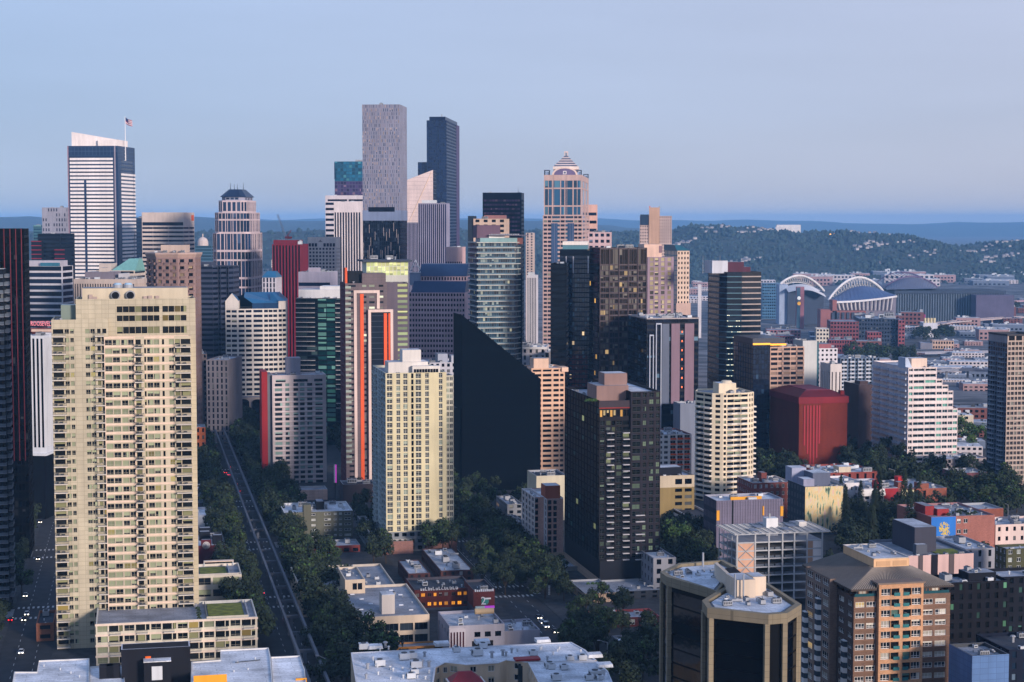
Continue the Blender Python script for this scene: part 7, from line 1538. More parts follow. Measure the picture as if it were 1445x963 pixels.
b.obj('tan_panel', lambda mb: mb.box(W * .82 + .3, W * .89, -.18, .25, 0, b.h - .55, wall((180, 140, 112))))
for i in range(5): z = b.h - i * fs; b.obj('white_panel', lambda mb: mb.box(W * .89 + .05, W - .3, -.18, .25, z - fs + .1, z - .55, wall((214, 206, 200))))
b.obj('interior_wall', lambda mb: mb.box(W * .22, W * .82, 12, 12.3, 0, b.h - .4, wall((46, 48, 54))))
for i in range(1, 5):
    z = b.h - i * fs
    for k in range(8): b.obj('railing', lambda mb: mb.box(W * .22 + k * 4.2, W * .22 + k * 4.2 + 3.6, .32, .4, z + .1, z + .9, wall((90, 96, 104)))) if W * .22 + k * 4.2 + 3.6 < W * .82 else None
zt = b.h + 3.2
for k in range(13): y = -1.4 + (D + 2) * k / 12; b.obj('trellis_rail', lambda mb: mb.box(-1.5, W + 3, y, y + .35, zt, zt + .3, sm))
for k in range(15): x = -1.4 + (W + 4) * k / 14; b.obj('trellis_rail', lambda mb: mb.box(x, x + .3, -1.4, D + .8, zt + .31, zt + .55, sm))
for k in range(6): b.obj('trellis_panel', lambda mb: mb.box(W * (.2 + k * .13), W * (.2 + k * .13) + 3.4, 3 + (k % 3) * 7, 9 + (k % 3) * 7, zt + .56, zt + .66, wall((110, 116, 130), .4)))
b.obj('stair_house', lambda mb: (mb.box(W * .46, W * .60, D * .55, D * .75, b.h, b.h + 7.2, wall((220, 218, 216))), mb.box(W * .5, W * .52, D * .6, D * .62, b.h + 7.2, b.h + 9, METAL))); b.obj('stair_house', lambda mb: mb.box(W * .84, W * .93, D * .5, D * .7, b.h, b.h + 5.5, wall((214, 206, 196)))); b.done()
# mural building, yellow and green
b = Bld('mural_building', 'building with a tall faded yellow and green abstract mural on its blank wall', 'L', 1112, 1136, 1190, 687, 860, GA, D=None)
W, D = b.W, min(b.D, 34)
mm, n, l, p = new_mat('mural_paint'); tc = n.new('ShaderNodeTexCoord'); mp = n.new('ShaderNodeMapping'); mp.inputs['Scale'].default_value = (.8, 1, .16)
nz = n.new('ShaderNodeTexNoise'); nz.inputs['Scale'].default_value = 1.0; nz.inputs['Detail'].default_value = 8; nz.inputs['Distortion'].default_value = .25
l.new(tc.outputs['Object'], mp.inputs[0]); l.new(mp.outputs[0], nz.inputs['Vector'])
cr_ = n.new('ShaderNodeValToRGB'); e = cr_.color_ramp.elements; e[0].position = .34; e[0].color = (*lin((40, 40, 44)), 1); e[1].position = .68; e[1].color = (*lin((214, 170, 150)), 1)
for ps, c in ((.40, (110, 140, 110)), (.46, (206, 194, 150)), (.53, (216, 180, 120)), (.6, (206, 196, 160))): q = e.new(ps); q.color = (*lin(c), 1)
l.new(nz.outputs['Fac'], cr_.inputs[0]); l.new(cr_.outputs[0], p.inputs['Base Color']); p.inputs['Roughness'].default_value = .8
b.shell(0, b.h, wall((70, 76, 84)), None, box=(0, W, 0, D)); b.roof(b.h, ROOFM, None, (0, W, 0, D))
b.obj('mural', lambda mb: mb.box(.1, W - .1, -.12, -.01, 1, b.h - .2, mm)); b.fac((-.02, D), (-.02, 0), 0, b.h - .02, P(6, .55), 6, wall((34, 48, 60)), glass((16, 36, 48), (80, 120, 130), .2), sill=.25, head=.8)
pent(b, W * .02, W * .3, 3, 12, b.h - 1, b.zy(676, 3), wall((150, 150, 170)), ROOFW); pent(b, W * .32, W * .78, 6, 18, b.h - 1, b.zy(668, 6), wall((92, 98, 116)), ROOFW); pent(b, W * .02, W * .4, 19, 28, b.h - 1, b.zy(660, 19), wall((160, 164, 184)), ROOFW); b.units(3, b.h - 1, (W * .3, W, 0, 6), .6); b.done()
b = Bld('shop_building', 'small white building with arched windows right of the yellow mural', 'F', 1192, 1192, 1219, 682, 915, GA, D=26); simple(b, wall((210, 204, 204)), DARK, 6, 2.6, .3, .35, .65, units=3, rm=ROOFW); b.done()
b = Bld('warehouse', 'red brick warehouse with white roof lights below the red windowless block', 'F', 1160, 1160, 1238, 668, 960, GA, D=34); simple(b, wall((126, 58, 50), .85, 'brick'), DARK, 5, 5, .3, units=16, rm=ROOFW); pent(b, b.W * .38, b.W * .6, 6, 14, b.h - 1, b.zy(659, 6), wall((200, 184, 160)), ROOFW); b.done()
b = Bld('apartment_building', 'white low building with red corner panels and a sloped white screen', 'F', 1219, 1219, 1267, 690, 905, GA, D=34)
simple(b, wall((184, 182, 188)), DARK, 3.4, 4, .6, units=8, rm=ROOFM); b.obj('red_panel', lambda mb: (mb.box(b.W * .6, b.W + .1, -.25, -.01, b.h * .2, b.h - .2, wall((150, 30, 40))), mb.box(b.W * .4, b.W * .5, 3, 7, b.h - 1, b.h + 3.4, wall((190, 40, 44))))); b.obj('louvre_screen', lambda mb: [mb.box(-2 - k * .0, b.W * .6, -.9 - k * .5, -.6 - k * .5, b.h * .9 - k * 1.0, b.h * .98 - k * 1.0, WHITE) for k in range(3)]); b.done()
b = Bld('shop_building', 'brick building with a cream blank wall panel beside the red cornered building', 'F', 1267, 1267, 1290, 690, 910, GA, D=30); b.shell(0, b.h, wall((110, 60, 54), .85, 'brick'), None); b.roof(b.h, ROOFM); b.obj('cream_wall', lambda mb: mb.box(b.W * .22, b.W * .98, -.2, -.01, .5, b.h - .5, wall((200, 190, 150)))); pent(b, b.W * .1, b.W * .6, 2, 7, b.h - 1, b.h + 3, wall((126, 70, 60), .85, 'brick')); b.units(3, b.h - 1, smax=.6); b.done()
b = Bld('shop_building', 'brick building with tall chimney blocks and a grey roof above the blue mural', 'F', 1293, 1293, 1336, 690, 918, GA, D=34); b.shell(0, b.h, wall((136, 76, 58), .85, 'brick'), DARK, pat('.5 w.2 .5 .5 .5'), None, None, 2); b.roof(b.h, ROOFM); pent(b, b.W * .14, b.W * .42, .3, 8, b.h - 1, b.h + 2.6, wall((130, 74, 56), .85, 'brick')); b.units(4, b.h - 1, (b.W * .45, b.W, 3, 34), .9); b.obj('red_tank', lambda mb: mb.box(-3, 1, 16, 21, b.h - 1, b.h + 4, wall((190, 40, 40)))); b.done()
# blue mural building
b = Bld('apartment_building', 'brick apartment house with a bright blue wall mural and cluttered roof garden', 'F', 1314, 1314, 1404, 730, 775, GA, D=36)
W, D = b.W, b.D; bk = wall((150, 96, 84), .85, 'brick'); xm, xw = b.fp(1349, 740)[0], b.fp(1367, 740)[0]
b.fac((0, 0), (xm, 0), 0, b.h, None, 1, bk); b.fac((xm, 0), (xw, 0), 0, b.h, pat('.2 w.8 .5 w.8 .2'), 5, bk, glass((40, 44, 48), (220, 220, 220), .5), sill=.3, head=.72, frame=fwq); b.fac((xw, 0), (W, 0), 0, b.h, None, 1, bk)
for e in b.rect(0, W, 0, D)[1:]: b.fac(e[0], e[1], 0, b.h, None, 1, bk)
b.roof(b.h, ROOFG, wall((150, 110, 110)))
blu = wall((30, 110, 190), .7); yl_ = wall((224, 190, 40), .7)
def mural(mb):
    mb.box(.1, xm - .1, -.1, -.01, .5, b.h - .1, blu); rr = random.Random(6); cx, cz = xm * .55, b.h * .77
    for k in range(46):   # loose rings and strokes of yellow paint
        a0, e0, r_ = rr.uniform(0, 6.28), rr.uniform(0, 1) ** .5, rr.uniform(.35, .95); qx, qz = cx + 2.6 * e0 * math.cos(a0), cz + 3.2 * e0 * math.sin(a0) - .4
        for q in range(rr.randint(4, 9)):
            t0, t1 = a0 + q * .6, a0 + q * .6 + .6; P4 = [(qx + rq * math.cos(t) * .9, -.13 - k * .002, qz + rq * math.sin(t)) for rq, t in ((r_, t0), (r_, t1), (r_ - .2, t1), (r_ - .2, t0))]
            if all(.3 < p[0] < xm - .3 and p[2] < b.h - .5 for p in P4): mb.face(P4, yl_)
b.obj('mural', mural)
pent(b, W * .06, W * .2, 10, 22, b.h - 1, b.h + 3.2, wall((140, 40, 42))); pent(b, W * .22, W * .4, 8, 14, b.h - 1, b.h + 2, wall((150, 44, 44)), ROOFW); b.units(8, b.h - 1, (W * .4, W, 3, D), .8)
b.obj('planting', lambda mb: [shrub(mb, W * .35 + rnd.uniform(0, W * .5), 5 + rnd.uniform(0, 10), b.h - .9, 1.2, LEAFM, 50) for k in range(14)]); b.done()
b = Bld('warehouse', 'plain brick shed with a pale roof right of the roof garden', 'F', 1372, 1372, 1416, 719, 830, GA, D=18); b.shell(0, b.h, wall((130, 74, 58), .85, 'brick'), None); b.roof(b.h, ROOFM); b.units(2, b.h - 1, smax=.6); b.done()
b = Bld('apartment_building', 'white low apartment block with black windows at the right border', 'F', 1405, 1405, 1480, 741, 790, GA, D=20); simple(b, wall((214, 190, 180)), DARK, 4, 3.6, .35, .3, .75, units=6, rm=ROOFM); b.done()
b = Bld('apartment_building', 'dark olive apartment block with pale bays at the right border', 'L', 1404, 1420, 1480, 775, 690, GA, D=None); b.D = min(b.D, 26); simple(b, wall((70, 70, 44)), glass((30, 36, 36), (190, 200, 190), .4), 3.2, 3.4, .5, units=6, rm=ROOFM, frame=fwq); b.done()
b = Bld('warehouse', 'white sloped roof shed between the pink panelled building and olive block', 'F', 1362, 1362, 1404, 775, 720, GA, D=30); simple(b, wall((150, 150, 156)), DARK, 5, 5, .3, units=6, rm=ROOFW); b.done()
b = Bld('office_building', 'pink panelled low building with dark stripes and a grey roof terrace', 'L', 1226, 1278, 1374, 785, 640, GA, D=None)
W, D = b.W, min(b.D, 44); pk = wall((206, 172, 164)); b.fac((0, 0), (W, 0), 0, b.h, None, 1, pk); b.fac((0, D), (0, 0), 0, b.h, P(6, .4), 3, wall((100, 104, 116)), DARK)
for e in b.rect(0, W, 0, D)[1:3]: b.fac(e[0], e[1], 0, b.h, None, 1, pk)
b.roof(b.h, ROOFG, wall((120, 124, 134)), (0, W, 0, D))
for a, c, m in ((1296, 1302, wall((86, 76, 78))), (1314, 1323, wall((30, 28, 36))), (1339, 1346, wall((90, 78, 78)))): b.fin((0, 0), (W, 0), b.fp(a, 800)[0], b.fp(c, 800)[0], 0, b.h + .02, .25, m)
pent(b, W * .3, W * .62, 10, 30, b.h - 1, b.h + 8.5, wall((60, 60, 72)), ROOFM); pent(b, W * .24, W * .4, 5, 7.9, b.h - 1, b.h + 3, wall((80, 84, 94)), ROOFW); b.obj('green_terrace', lambda mb: mb.box(W * .56, W * .94, 4, 14, b.h - 1, b.h - .7, GRASS)); b.units(8, b.h - 1, (1, W * .95, 1, 5), .7); b.done()
# ---- black octagons with concrete portal frames
b = Bld('office_building', 'twin black glass octagons framed by pale concrete columns in the foreground', 'F', 932, 932, 1131, 866, 430, GA, D=10, ztop=H - (866 - HOR) / F * 430)
Z = b.h; cc = wall((132, 120, 98), .9, 'panel'); bgl = wall((5, 7, 11), .5, 'matt')
o1 = [(931.6, 807), (940, 813.7), (996, 829.6), (1012, 835), (1040, 800), (1020, 790), (958, 794.8)]
o2 = [(990.6, 847.5), (998, 858), (1084.5, 867.5), (1111, 865.4), (1131, 852.8), (1084, 823), (1050, 815), (1014, 833)]
def octagon(px_, colv):
    q = [lp(b, px, py, Z) for px, py in px_]; n = len(q)
    if sum(q[i][0] * q[(i + 1) % n][1] - q[(i + 1) % n][0] * q[i][1] for i in range(n)) < 0: q.reverse()
    cx, cyy = sum(p[0] for p in q) / n, sum(p[1] for p in q) / n
    ins = [(cx + (p[0] - cx) * .93, cyy + (p[1] - cyy) * .93) for p in q]
    b.obj('glass_wall', lambda mb: mb.prism(ins, 0, Z - 2.6, bgl)); b.poly(q, Z - 2.5, Z, cc, None, part='concrete_beam'); b.m('concrete_beam').face([(*p, Z - 2.5) for p in reversed(q)], cc); b.roof(Z, ROOFG, cc, pts=q, par=1.0, t=1.4)
    gl_ = glass((4, 6, 10), (12, 16, 22), .0, var=.3, spec=.2)
    for i in range(n):
        a, c = ins[i], ins[(i + 1) % n]; L = math.dist(a, c)
        if L > 6:
            for k in range(14):
                z0 = Z - 3.6 - (k + 1) * 3.9; dx, dy = (c[0] - a[0]) / L, (c[1] - a[1]) / L
                b.wins.append((((a[0] + c[0]) / 2 + dy * .08, (a[1] + c[1]) / 2 - dx * .08, z0 + 1.9), (dx, dy), L - .8, 3.4, gl_, None, (i, k), 'window'))
    for p_ in [lp(b, px, py, Z) for px, py in colv]:
        x, y = cx + (p_[0] - cx) * .965, cyy + (p_[1] - cyy) * .965; b.obj('column', lambda mb: mb.box(x - .62, x + .62, y - .62, y + .62, 0, Z - 2.51, cc))
    return q
q1 = octagon(o1, [(933, 807.5), (943, 814.5), (958, 796)]); q2 = octagon(o2, [(991.5, 848), (1001, 858.5), (1083, 867.3), (1109, 865.4), (1129, 853)])
ROOFS = wall((206, 210, 216), .85, 'roof')
for q in (q1, q2):
    cx, cyy = sum(p[0] for p in q) / len(q), sum(p[1] for p in q) / len(q); b.obj('roof_deck', lambda mb: mb.prism([(cx + (p[0] - cx) * .8, cyy + (p[1] - cyy) * .8) for p in q], Z - .98, Z - .55, ROOFS))
    b.units(14, Z - .55, (cx - 9, cx + 9, cyy - 6, cyy + 6), .5, seed=int(cx * 10) % 99)
a0, a1 = lp(b, 1008, 812, Z), lp(b, 1040, 838, Z)
cw = wall((206, 186, 164)); xx0, yy0 = lp(b, 1040, 842, Z); xx1, _ = lp(b, 1068, 842, Z)
pent(b, xx0, xx1, yy0, yy0 + 9, Z - .6, Z + 4.2, cw, ROOFM); pent(b, xx1 + .02, xx1 + 3.6, yy0 + 2, yy0 + 8, Z - .6, Z + 4.4, cw, ROOFM)
b.obj('roof_screen', lambda mb: mb.prism([lp(b, 1008, 812, Z), lp(b, 1040, 841, Z), lp(b, 1043, 840, Z), lp(b, 1012, 811, Z)], Z - .6, Z + 3.4, cw)) ; b.obj('dark_deck', lambda mb: mb.prism([lp(b, 1012, 811, Z), lp(b, 1043, 840, Z), lp(b, 1066, 832, Z), lp(b, 1036, 806, Z)], Z - .6, Z + 1.2, wall((28, 28, 32), .9)))
for px in (1037, 1049): x, y = lp(b, px, 843, Z); b.obj('flue', lambda mb: mb.cyl(x, y, .22, Z - .6, Z + 6, METAL, 8))
x, y = lp(b, 992, 797, Z); b.obj('flue', lambda mb: mb.cyl(x, y, .3, Z - .6, Z + 3.4, METAL, 8)); b.done()
b = Bld('shop_building', 'snow pale low roof just left of the black octagons', 'F', 922, 922, 954, 788, 720, GA, D=24); simple(b, wall((130, 130, 136)), DARK, 4, 5, .4, units=5, rm=ROOFW); b.done()
# ---- brown hotel
b = Bld('hotel', 'brown brick hotel with a tan centre bay, dark hipped roof and rooftop box', 'L', 1137, 1205, 1341, 843, 490, GA, D=None)
W, D = b.W, min(b.D, 36); brn = wall((110, 84, 68), .85, 'brick'); tan = wall((186, 140, 104), .85, 'brick'); gry = wall((124, 104, 92), .85, 'brick'); fh = 3.06; nf = int(b.h / fh)
gl = glass((26, 32, 38), (206, 200, 184), .42, (255, 214, 140), .04, var=.6, ls=.5); fwh = {'bars': (2, 1), 'm': wall((222, 218, 212), .5), 't': .13, 'h0': .3}; tg = glass((20, 60, 66), (40, 110, 116), .3)
uL, uR = b.fp(1240, 880, -1.6)[0], b.fp(1302.5, 880, -1.6)[0]
rows = [(b.h - .9 - (i + 1) * fh + .9, b.h - .9 - (i + 1) * fh + 2.45) for i in range(nf - 1)][::-1]
b.fac((0, 0), (uL, 0), 0, b.h, pat('.18 w1 .18 w1 .1'), 1, brn, gl, rows=rows, frame=fwh, dep=.25); b.fac((uR, 0), (W, 0), 0, b.h, pat('.1 w1 .2 w1 .35'), 1, brn, gl, rows=rows, frame=fwh, dep=.25)
zt = b.zy(824, -1.6); nb = int(zt / fh); rows2 = [(zt - .7 - (i + 1) * fh + .55, zt - .7 - (i + 1) * fh + 2.5) for i in range(nb)][::-1]
b.fac((uL, -1.6), (uR, -1.6), 0, zt, pat('.25 w1.05 d.9 .42 d.9 w1.05 .25'.replace('w1.05 d.9', 'w1.05 .06 d.9').replace('d.9 w1.05', 'd.9 .06 w1.05')), 1, tan, {'w': gl, 'd': glass((16, 20, 22), (90, 120, 110), .3)}, rows=rows2, dep=.5, frame={'w': fwh, 'd': None})
b.fac((uL, 0), (uL, -1.6), 0, zt, None, 1, tan); b.fac((uR, -1.6), (uR, 0), 0, zt, None, 1, tan)
rail = (wall((150, 120, 96)), wall((70, 130, 130), .25), 'solid')
for r0, _ in rows2:
    for s0, s1 in ((.335, .475), (.545, .68)): b.obj('glass_railing', lambda mb: mb.box(uL + (uR - uL) * s0, uL + (uR - uL) * s1, -1.75, -1.62, r0 - .2, r0 + .75, wall((50, 110, 112), .2)))
for r0, _ in rows[:]: b.obj('sill_band', lambda mb: (mb.box(0, uL - .01, -.14, -.004, r0 - .32, r0 - .1, wall((128, 96, 78))), mb.box(uR + .01, W, -.14, -.004, r0 - .32, r0 - .1, wall((128, 96, 78)))))
# left face in three steps
L1, L2 = D * .34, D * .86
b.fac((0, L1), (0, 0), 0, b.h, pat('.35 w1 .7 w.8 .35'), 1, wall((84, 68, 62), .85, 'brick'), gl, rows=rows, frame=fwh, dep=.25)
b.fac((-2.2, L2), (-2.2, L1), 0, b.zy(826), pat('.2 w.9 .3 w.9 .3 w.9 .2'), 1, gry, gl, rows=rows2, frame=fwh, dep=.25); b.fac((-2.2, L1), (0, L1), 0, b.zy(826), None, 1, gry); b.fac((0, L2), (-2.2, L2), 0, b.zy(826), None, 1, gry)
b.fac((0, D), (0, L2), 0, b.h, pat('.3 w1 .3'), 1, wall((60, 58, 60)), gl, rows=rows, frame=fwh); b.fac((W, 0), (W, D), 0, b.h, None, 1, brn); b.fac((W, D), (0, D), 0, b.h, None, 1, brn)
bay = wall((222, 218, 214), .6)
for yb, i0 in ((L1 * .45, 4), (L1 + (L2 - L1) * .42, 1), (L1 + (L2 - L1) * .95, 3)):
    xx = 0 if yb < L1 else -2.2
    for i in range(max(0, len(rows) - i0 - 14), len(rows) - i0):
        z = rows[i][0]; b.obj('bay_window', lambda mb: (mb.prism([(xx - 1.1, yb - .9), (xx - .01, yb - 1.5), (xx - .01, yb + 1.5), (xx - 1.1, yb + .9)], z - 1.3, z, bay), mb.prism([(xx - 1.02, yb - .85), (xx - .01, yb - 1.42), (xx - .01, yb + 1.42), (xx - 1.02, yb + .85)], z + .01, z + 1.6, wall((60, 70, 80), .2)), mb.prism([(xx - 1.1, yb - .9), (xx - .01, yb - 1.5), (xx - .01, yb + 1.5), (xx - 1.1, yb + .9)], z + 1.61, z + 1.75, bay)))
# set back top floor and hipped roof
zr = b.zy(829, 2); b.shell(b.h - .9, zr, wall((96, 76, 64)), glass((50, 60, 66), (230, 224, 210), .5), P(9, .8), None, P(9, .8), 1, (2.2, W - 2.2, 2.2, D - 2), sill=.08, head=.8, dep=.1, frame={'bars': (1, 0), 'm': wall((150, 110, 90)), 't': .16})
b.roof(b.h, ROOFG, wall((96, 76, 64)), (0, W, 0, D), .9)
for k in range(2): b.obj('glass_railing', lambda mb: mb.box(.3 if k == 0 else uR + .3, uL - .3 if k == 0 else W - .3, .1, .18, b.h, b.h + .8, wall((30, 76, 84), .2)))
mt = wall((92, 84, 76), .5); zc = b.zy(800, 9)
ROOFT, nT = new_mat('standing_seam_roof')[0], None
ROOFT = wall((86, 78, 70), .45)
E = [(-1.2, -.8), (W + .8, -.8), (W + .8, D + .6), (-1.2, D + .6)]; cx0, cx1 = b.fp(1233, 797, 9)[0], b.fp(1283, 797, 9)[0]
T_ = [(cx0 - .6, 8.4), (cx1 + .6, 8.4), (cx1 + .6, D - 4), (cx0 - .6, D - 4)]
b.obj('hipped_roof', lambda mb: (mb.prism(E, zr, zr + .5, wall((70, 60, 54))), mb.prism(E, zr + .51, zc, ROOFT, T_)))
def seams(mb):
    for k in range(44):
        f = (k + .5) / 44; x = E[0][0] + (E[1][0] - E[0][0]) * f; xt_ = T_[0][0] + (T_[1][0] - T_[0][0]) * f; mb.bar((x, E[0][1], zr + .55), (xt_, T_[0][1], zc + .05), .12, wall((150, 138, 124), .45), 4)
        y = E[0][1] + (E[3][1] - E[0][1]) * f; yt_ = T_[0][1] + (T_[3][1] - T_[0][1]) * f; mb.bar((E[0][0], y, zr + .55), (T_[0][0], yt_, zc + .05), .1, wall((130, 120, 110), .45), 4)
b.obj('roof_seams', seams)
zk = b.zy(789, 9); b.obj('rooftop_box', lambda mb: (mb.box(cx0, cx1, 9, D - 4.6, zc - .2, zk, wall((214, 172, 130))), mb.box(cx0 + .8, (cx0 + cx1) / 2 - .4, 8.9, 8.99, zc + .3, zk - .6, wall((190, 150, 112))), mb.box((cx0 + cx1) / 2 + .4, cx1 - .8, 8.9, 8.99, zc + .3, zk - .6, wall((190, 150, 112))))); b.roof(zk + .3, ROOFM, wall((200, 190, 180)), (cx0 - .2, cx1 + .2, 8.8, D - 4.4), .28)
b.units(5, zk, (cx0, cx1, 10, D - 5), .45)
ga = MB(); ga.box(uL - .5, uR + .5, -2.0, 3, zt + .02, zt + .5, wall((120, 104, 92))); ga.build('bay_eaves', b.e); b.done()
# dark buildings bottom right
b = Bld('apartment_building', 'black apartment block with a few lit windows right of the brown hotel', 'F', 1338, 1338, 1425, 823, 540, GA, D=13)
simple(b, wall((22, 22, 28)), glass((10, 14, 18), (60, 90, 80), .08, (150, 220, 170), .07, ls=.6), 3.1, 3.2, .4, .2, .8, units=8, rm=ROOFG); pent(b, b.W * .45, b.W * .9, 5, 12, b.h - 1, b.h + 1.6, wall((24, 26, 34)), ROOFG); b.units(5, b.h + 1.6, (b.W * .45, b.W * .9, 5, 12), .6); b.done()
b = Bld('apartment_building', 'dark block with pale roof machines at the lower right border', 'F', 1408, 1408, 1500, 815, 570, GA, D=14); simple(b, wall((26, 28, 36)), glass((10, 16, 20), (80, 120, 110), .1, (140, 220, 190), .08, ls=.6), 3.1, 3.4, .4, units=9, rm=ROOFM); b.done()
b = Bld('office_building', 'blue grey panelled box at the bottom right corner', 'F', 1372, 1372, 1424, 926, 470, GA, D=14); b.shell(0, b.h, wall((84, 116, 160), .7, 'panel'), None); b.roof(b.h, ROOFG, DARKMETAL); b.units(3, b.h - 1, smax=.6); b.done()
b = Bld('office_building', 'dark building with small windows at the very bottom right', 'F', 1424, 1424, 1500, 918, 485, GA, D=20); simple(b, wall((24, 30, 46)), glass((20, 34, 50), (110, 130, 150), .2), 3.2, 3.4, .4, units=3, rm=ROOFD); b.done()
b = Bld('office_building', 'wide low brick block under trees by the right edge tower', 'F', 1352, 1352, 1393, 668, 1000, GA, D=20); b.shell(0, b.h, wall((110, 66, 70), .85, 'brick'), None); b.roof(b.h, ROOFM); b.units(9, b.h - 1, smax=.8); b.done()
b = Bld('office_building', 'low grey concrete roofs with pipes behind the brick block by the right tower', 'F', 1335, 1335, 1394, 648, 1060, GA, D=24); simple(b, wall((150, 140, 140)), DARK, 4, 5, .4, units=14, rm=ROOFW); b.done()
# ------------------------------------------------------------------ far flats: stadiums, warehouses, roads
WA = wall((216, 212, 210), .6); SB = wall((66, 92, 134), .5); BRK = wall((140, 90, 88), .85); NVS = wall((44, 58, 80), .5)
dS = 3050.0
def W3(px, py, d): return Vector(pt(px, py, d))
# football stadium: two white roof arches over blue roofs
x, y, z = pt(1170, 470, dS); g0 = gz(x, y)
st = empty('football_stadium', (x, y, g0)); tag(st, 'open stadium with two white lattice roof arches and blue roof', 'stadium')
def rel(v): return (v[0] - x, v[1] - y, v[2] - g0)
def arch_pts(px0, py0, px1, py1, pyt, d0, d1, n=26, sk=0.0):
    out = []
    for k in range(n + 1):
        t = k / n; px = px0 + (px1 - px0) * t; base = py0 + (py1 - py0) * t; hgt = (min(py0, py1) - pyt) + (max(py0, py1) - min(py0, py1)) * .5
        s = math.sin(math.pi * t) ** .85; out.append(W3(px, base - hgt * s, d0 + (d1 - d0) * t))
    return out
for (a, dv) in (((1101, 401, 1163, 411, 389.5), 3300), ((1169, 424, 1246, 411, 392), 2980)):
    hi = arch_pts(*a, dv, dv + 60, 20); lo = arch_pts(a[0] + 3, a[1] + 2, a[2] - 3, a[3] + 2, a[4] + (10 if dv > 3100 else 14), dv + 14, dv + 74, 20)
    mb = MB()
    for k in range(len(hi) - 1):
        mb.bar(rel(hi[k]), rel(hi[k + 1]), 2.0, WA, 6); mb.bar(rel(lo[k]), rel(lo[k + 1]), .7, WA, 5)
        mb.bar(rel(hi[k]), rel(lo[k + 1]), .6, WA, 4); mb.bar(rel(hi[k + 1]), rel(lo[k]), .6, WA, 4)
    mb.build('roof_arch', st)
def sheet(mb, top, bot, m):
    for k in range(len(top) - 1): mb.face([rel(bot[k]), rel(bot[k + 1]), rel(top[k + 1]), rel(top[k])], m)
mb = MB(); n = 16
top = [W3(1172 + 76 * k / n, 424 - 13 * k / n - 13 * math.sin(math.pi * k / n), 3010) for k in range(n + 1)]
bot = [W3(1172 + 94 * k / n, 425.5 - .9 * k / n - 7.5 * (k / n) ** 2, 2900) for k in range(n + 1)]
sheet(mb, top, bot, SB); edge = [v + Vector((0, -1, -3)) for v in bot]; sheet(mb, bot, edge, WA); mb.build('roof', st)
mb = MB()
for k in range(n):
    u0, u1 = bot[k] + Vector((0, 6, -4)), bot[k + 1] + Vector((0, 6, -4)); b0, b1 = Vector((u0.x, u0.y + 8, g0)), Vector((u1.x, u1.y + 8, g0))
    mb.face([rel(b0), rel(b1), rel(u1), rel(u0)], wall((120, 116, 130))); mb.bar(rel(bot[k] + Vector((0, 2, -3))), rel(W3(1172 + 88 * (k + .5) / n, 438, 2905)), .9, WA, 4)
mb.build('stand', st)
mb = MB(); p = W3(1172, 470, 2890)
for a, c, t in ((1158, 1172, 437), (1172, 1222, 439), (1175, 1181, 424)):
    q0, q1 = W3(a, t, 2880), W3(c, t, 2880); mb.box(q0.x - x, q1.x - x, q0.y - y, q0.y - y + 30, 0, q0.z - g0, BRK)
for k in range(7): q = W3(1176 + k * 7, 441, 2878); mb.box(q.x - x - 2.4, q.x - x + 2.4, q.y - y - .3, q.y - y - .1, q.z - g0 - 14, q.z - g0, NVS)
mb.build('concourse', st)
mb = MB(); top = [W3(1108 + 53 * k / n, 405 + 7 * k / n - 7 * math.sin(math.pi * k / n), 3290) for k in range(n + 1)]; bot = [v + Vector((0, -40, -9)) for v in top]; sheet(mb, top, bot, WA)
q0, q1 = W3(1112, 408, 3270), W3(1163, 412, 3270); mb.box(q0.x - x, q1.x - x, q0.y - y + 4, q0.y - y + 40, 0, q0.z - g0 - 4, NVS); q2, q3 = W3(1100, 402, 3280), W3(1112, 402, 3280); mb.box(q2.x - x, q3.x - x - .1, q2.y - y, q2.y - y + 40, 0, q2.z - g0, wall((150, 164, 186))); mb.build('far_stand', st)
mb = MB(); q0, q1 = W3(1124, 405, 3150), W3(1135, 405, 3150); mb.box(q0.x - x, q1.x - x, q0.y - y, q0.y - y + 8, 0, q0.z - g0, wall((150, 100, 110))); mb.box(q0.x - x + .5, (q0.x + q1.x) / 2 - x, q0.y - y - .5, q0.y - y - .05, 0, q0.z - g0 - 1, wall((60, 90, 110)))
qa, qb = W3(1127.5, 421, 3149), W3(1127.5, 428.5, 3149); dl = 3.2
mb.cyl(0, 0, dl, 0, .3, emit((236, 236, 230), .3), 16, None, Matrix.Translation(rel(qa)) @ UP); mb.cyl(0, 0, dl, 0, .3, emit((236, 170, 40), .4), 16, None, Matrix.Translation(rel(qb)) @ UP); mb.build('scoreboard_tower', st)
# ballpark with curved roof
x, y, z = pt(1285, 470, 3500); g0 = gz(x, y)
st = empty('ballpark', (x, y, g0)); tag(st, 'ballpark with a dark ribbed curved sliding roof behind the arched stadium', 'stadium')
mb = MB(); n = 20; rib_ = wall((120, 96, 124), .5); skn = wall((96, 100, 118), .5)
out = [W3(1249 + 74 * k / n, 407 - 15.5 * math.sin(math.pi * k / n) ** .75, 3450) for k in range(n + 1)]; bas = [W3(1251 + 68 * k / n, 409 - 1.5 * k / n, 3400) for k in range(n + 1)]; bk_ = [v + Vector((0, 150, -14)) for v in out]
sheet(mb, out, bas, skn); sheet(mb, bk_, out, wall((104, 102, 116), .5)); mb.build('roof', st)
mb = MB()
for k in range(n): mb.bar(rel(out[k] + Vector((0, -2, 1.5))), rel(out[k + 1] + Vector((0, -2, 1.5))), 1.1, rib_, 4); mb.bar(rel(out[k] + Vector((0, 80, 8))), rel(out[k + 1] + Vector((0, 80, 8))), .9, rib_, 4); mb.bar(rel(out[k] + Vector((0, -2, 1))), rel(out[k] + Vector((0, 80, 8))), .6, rib_, 4)
mb.build('roof_truss', st)
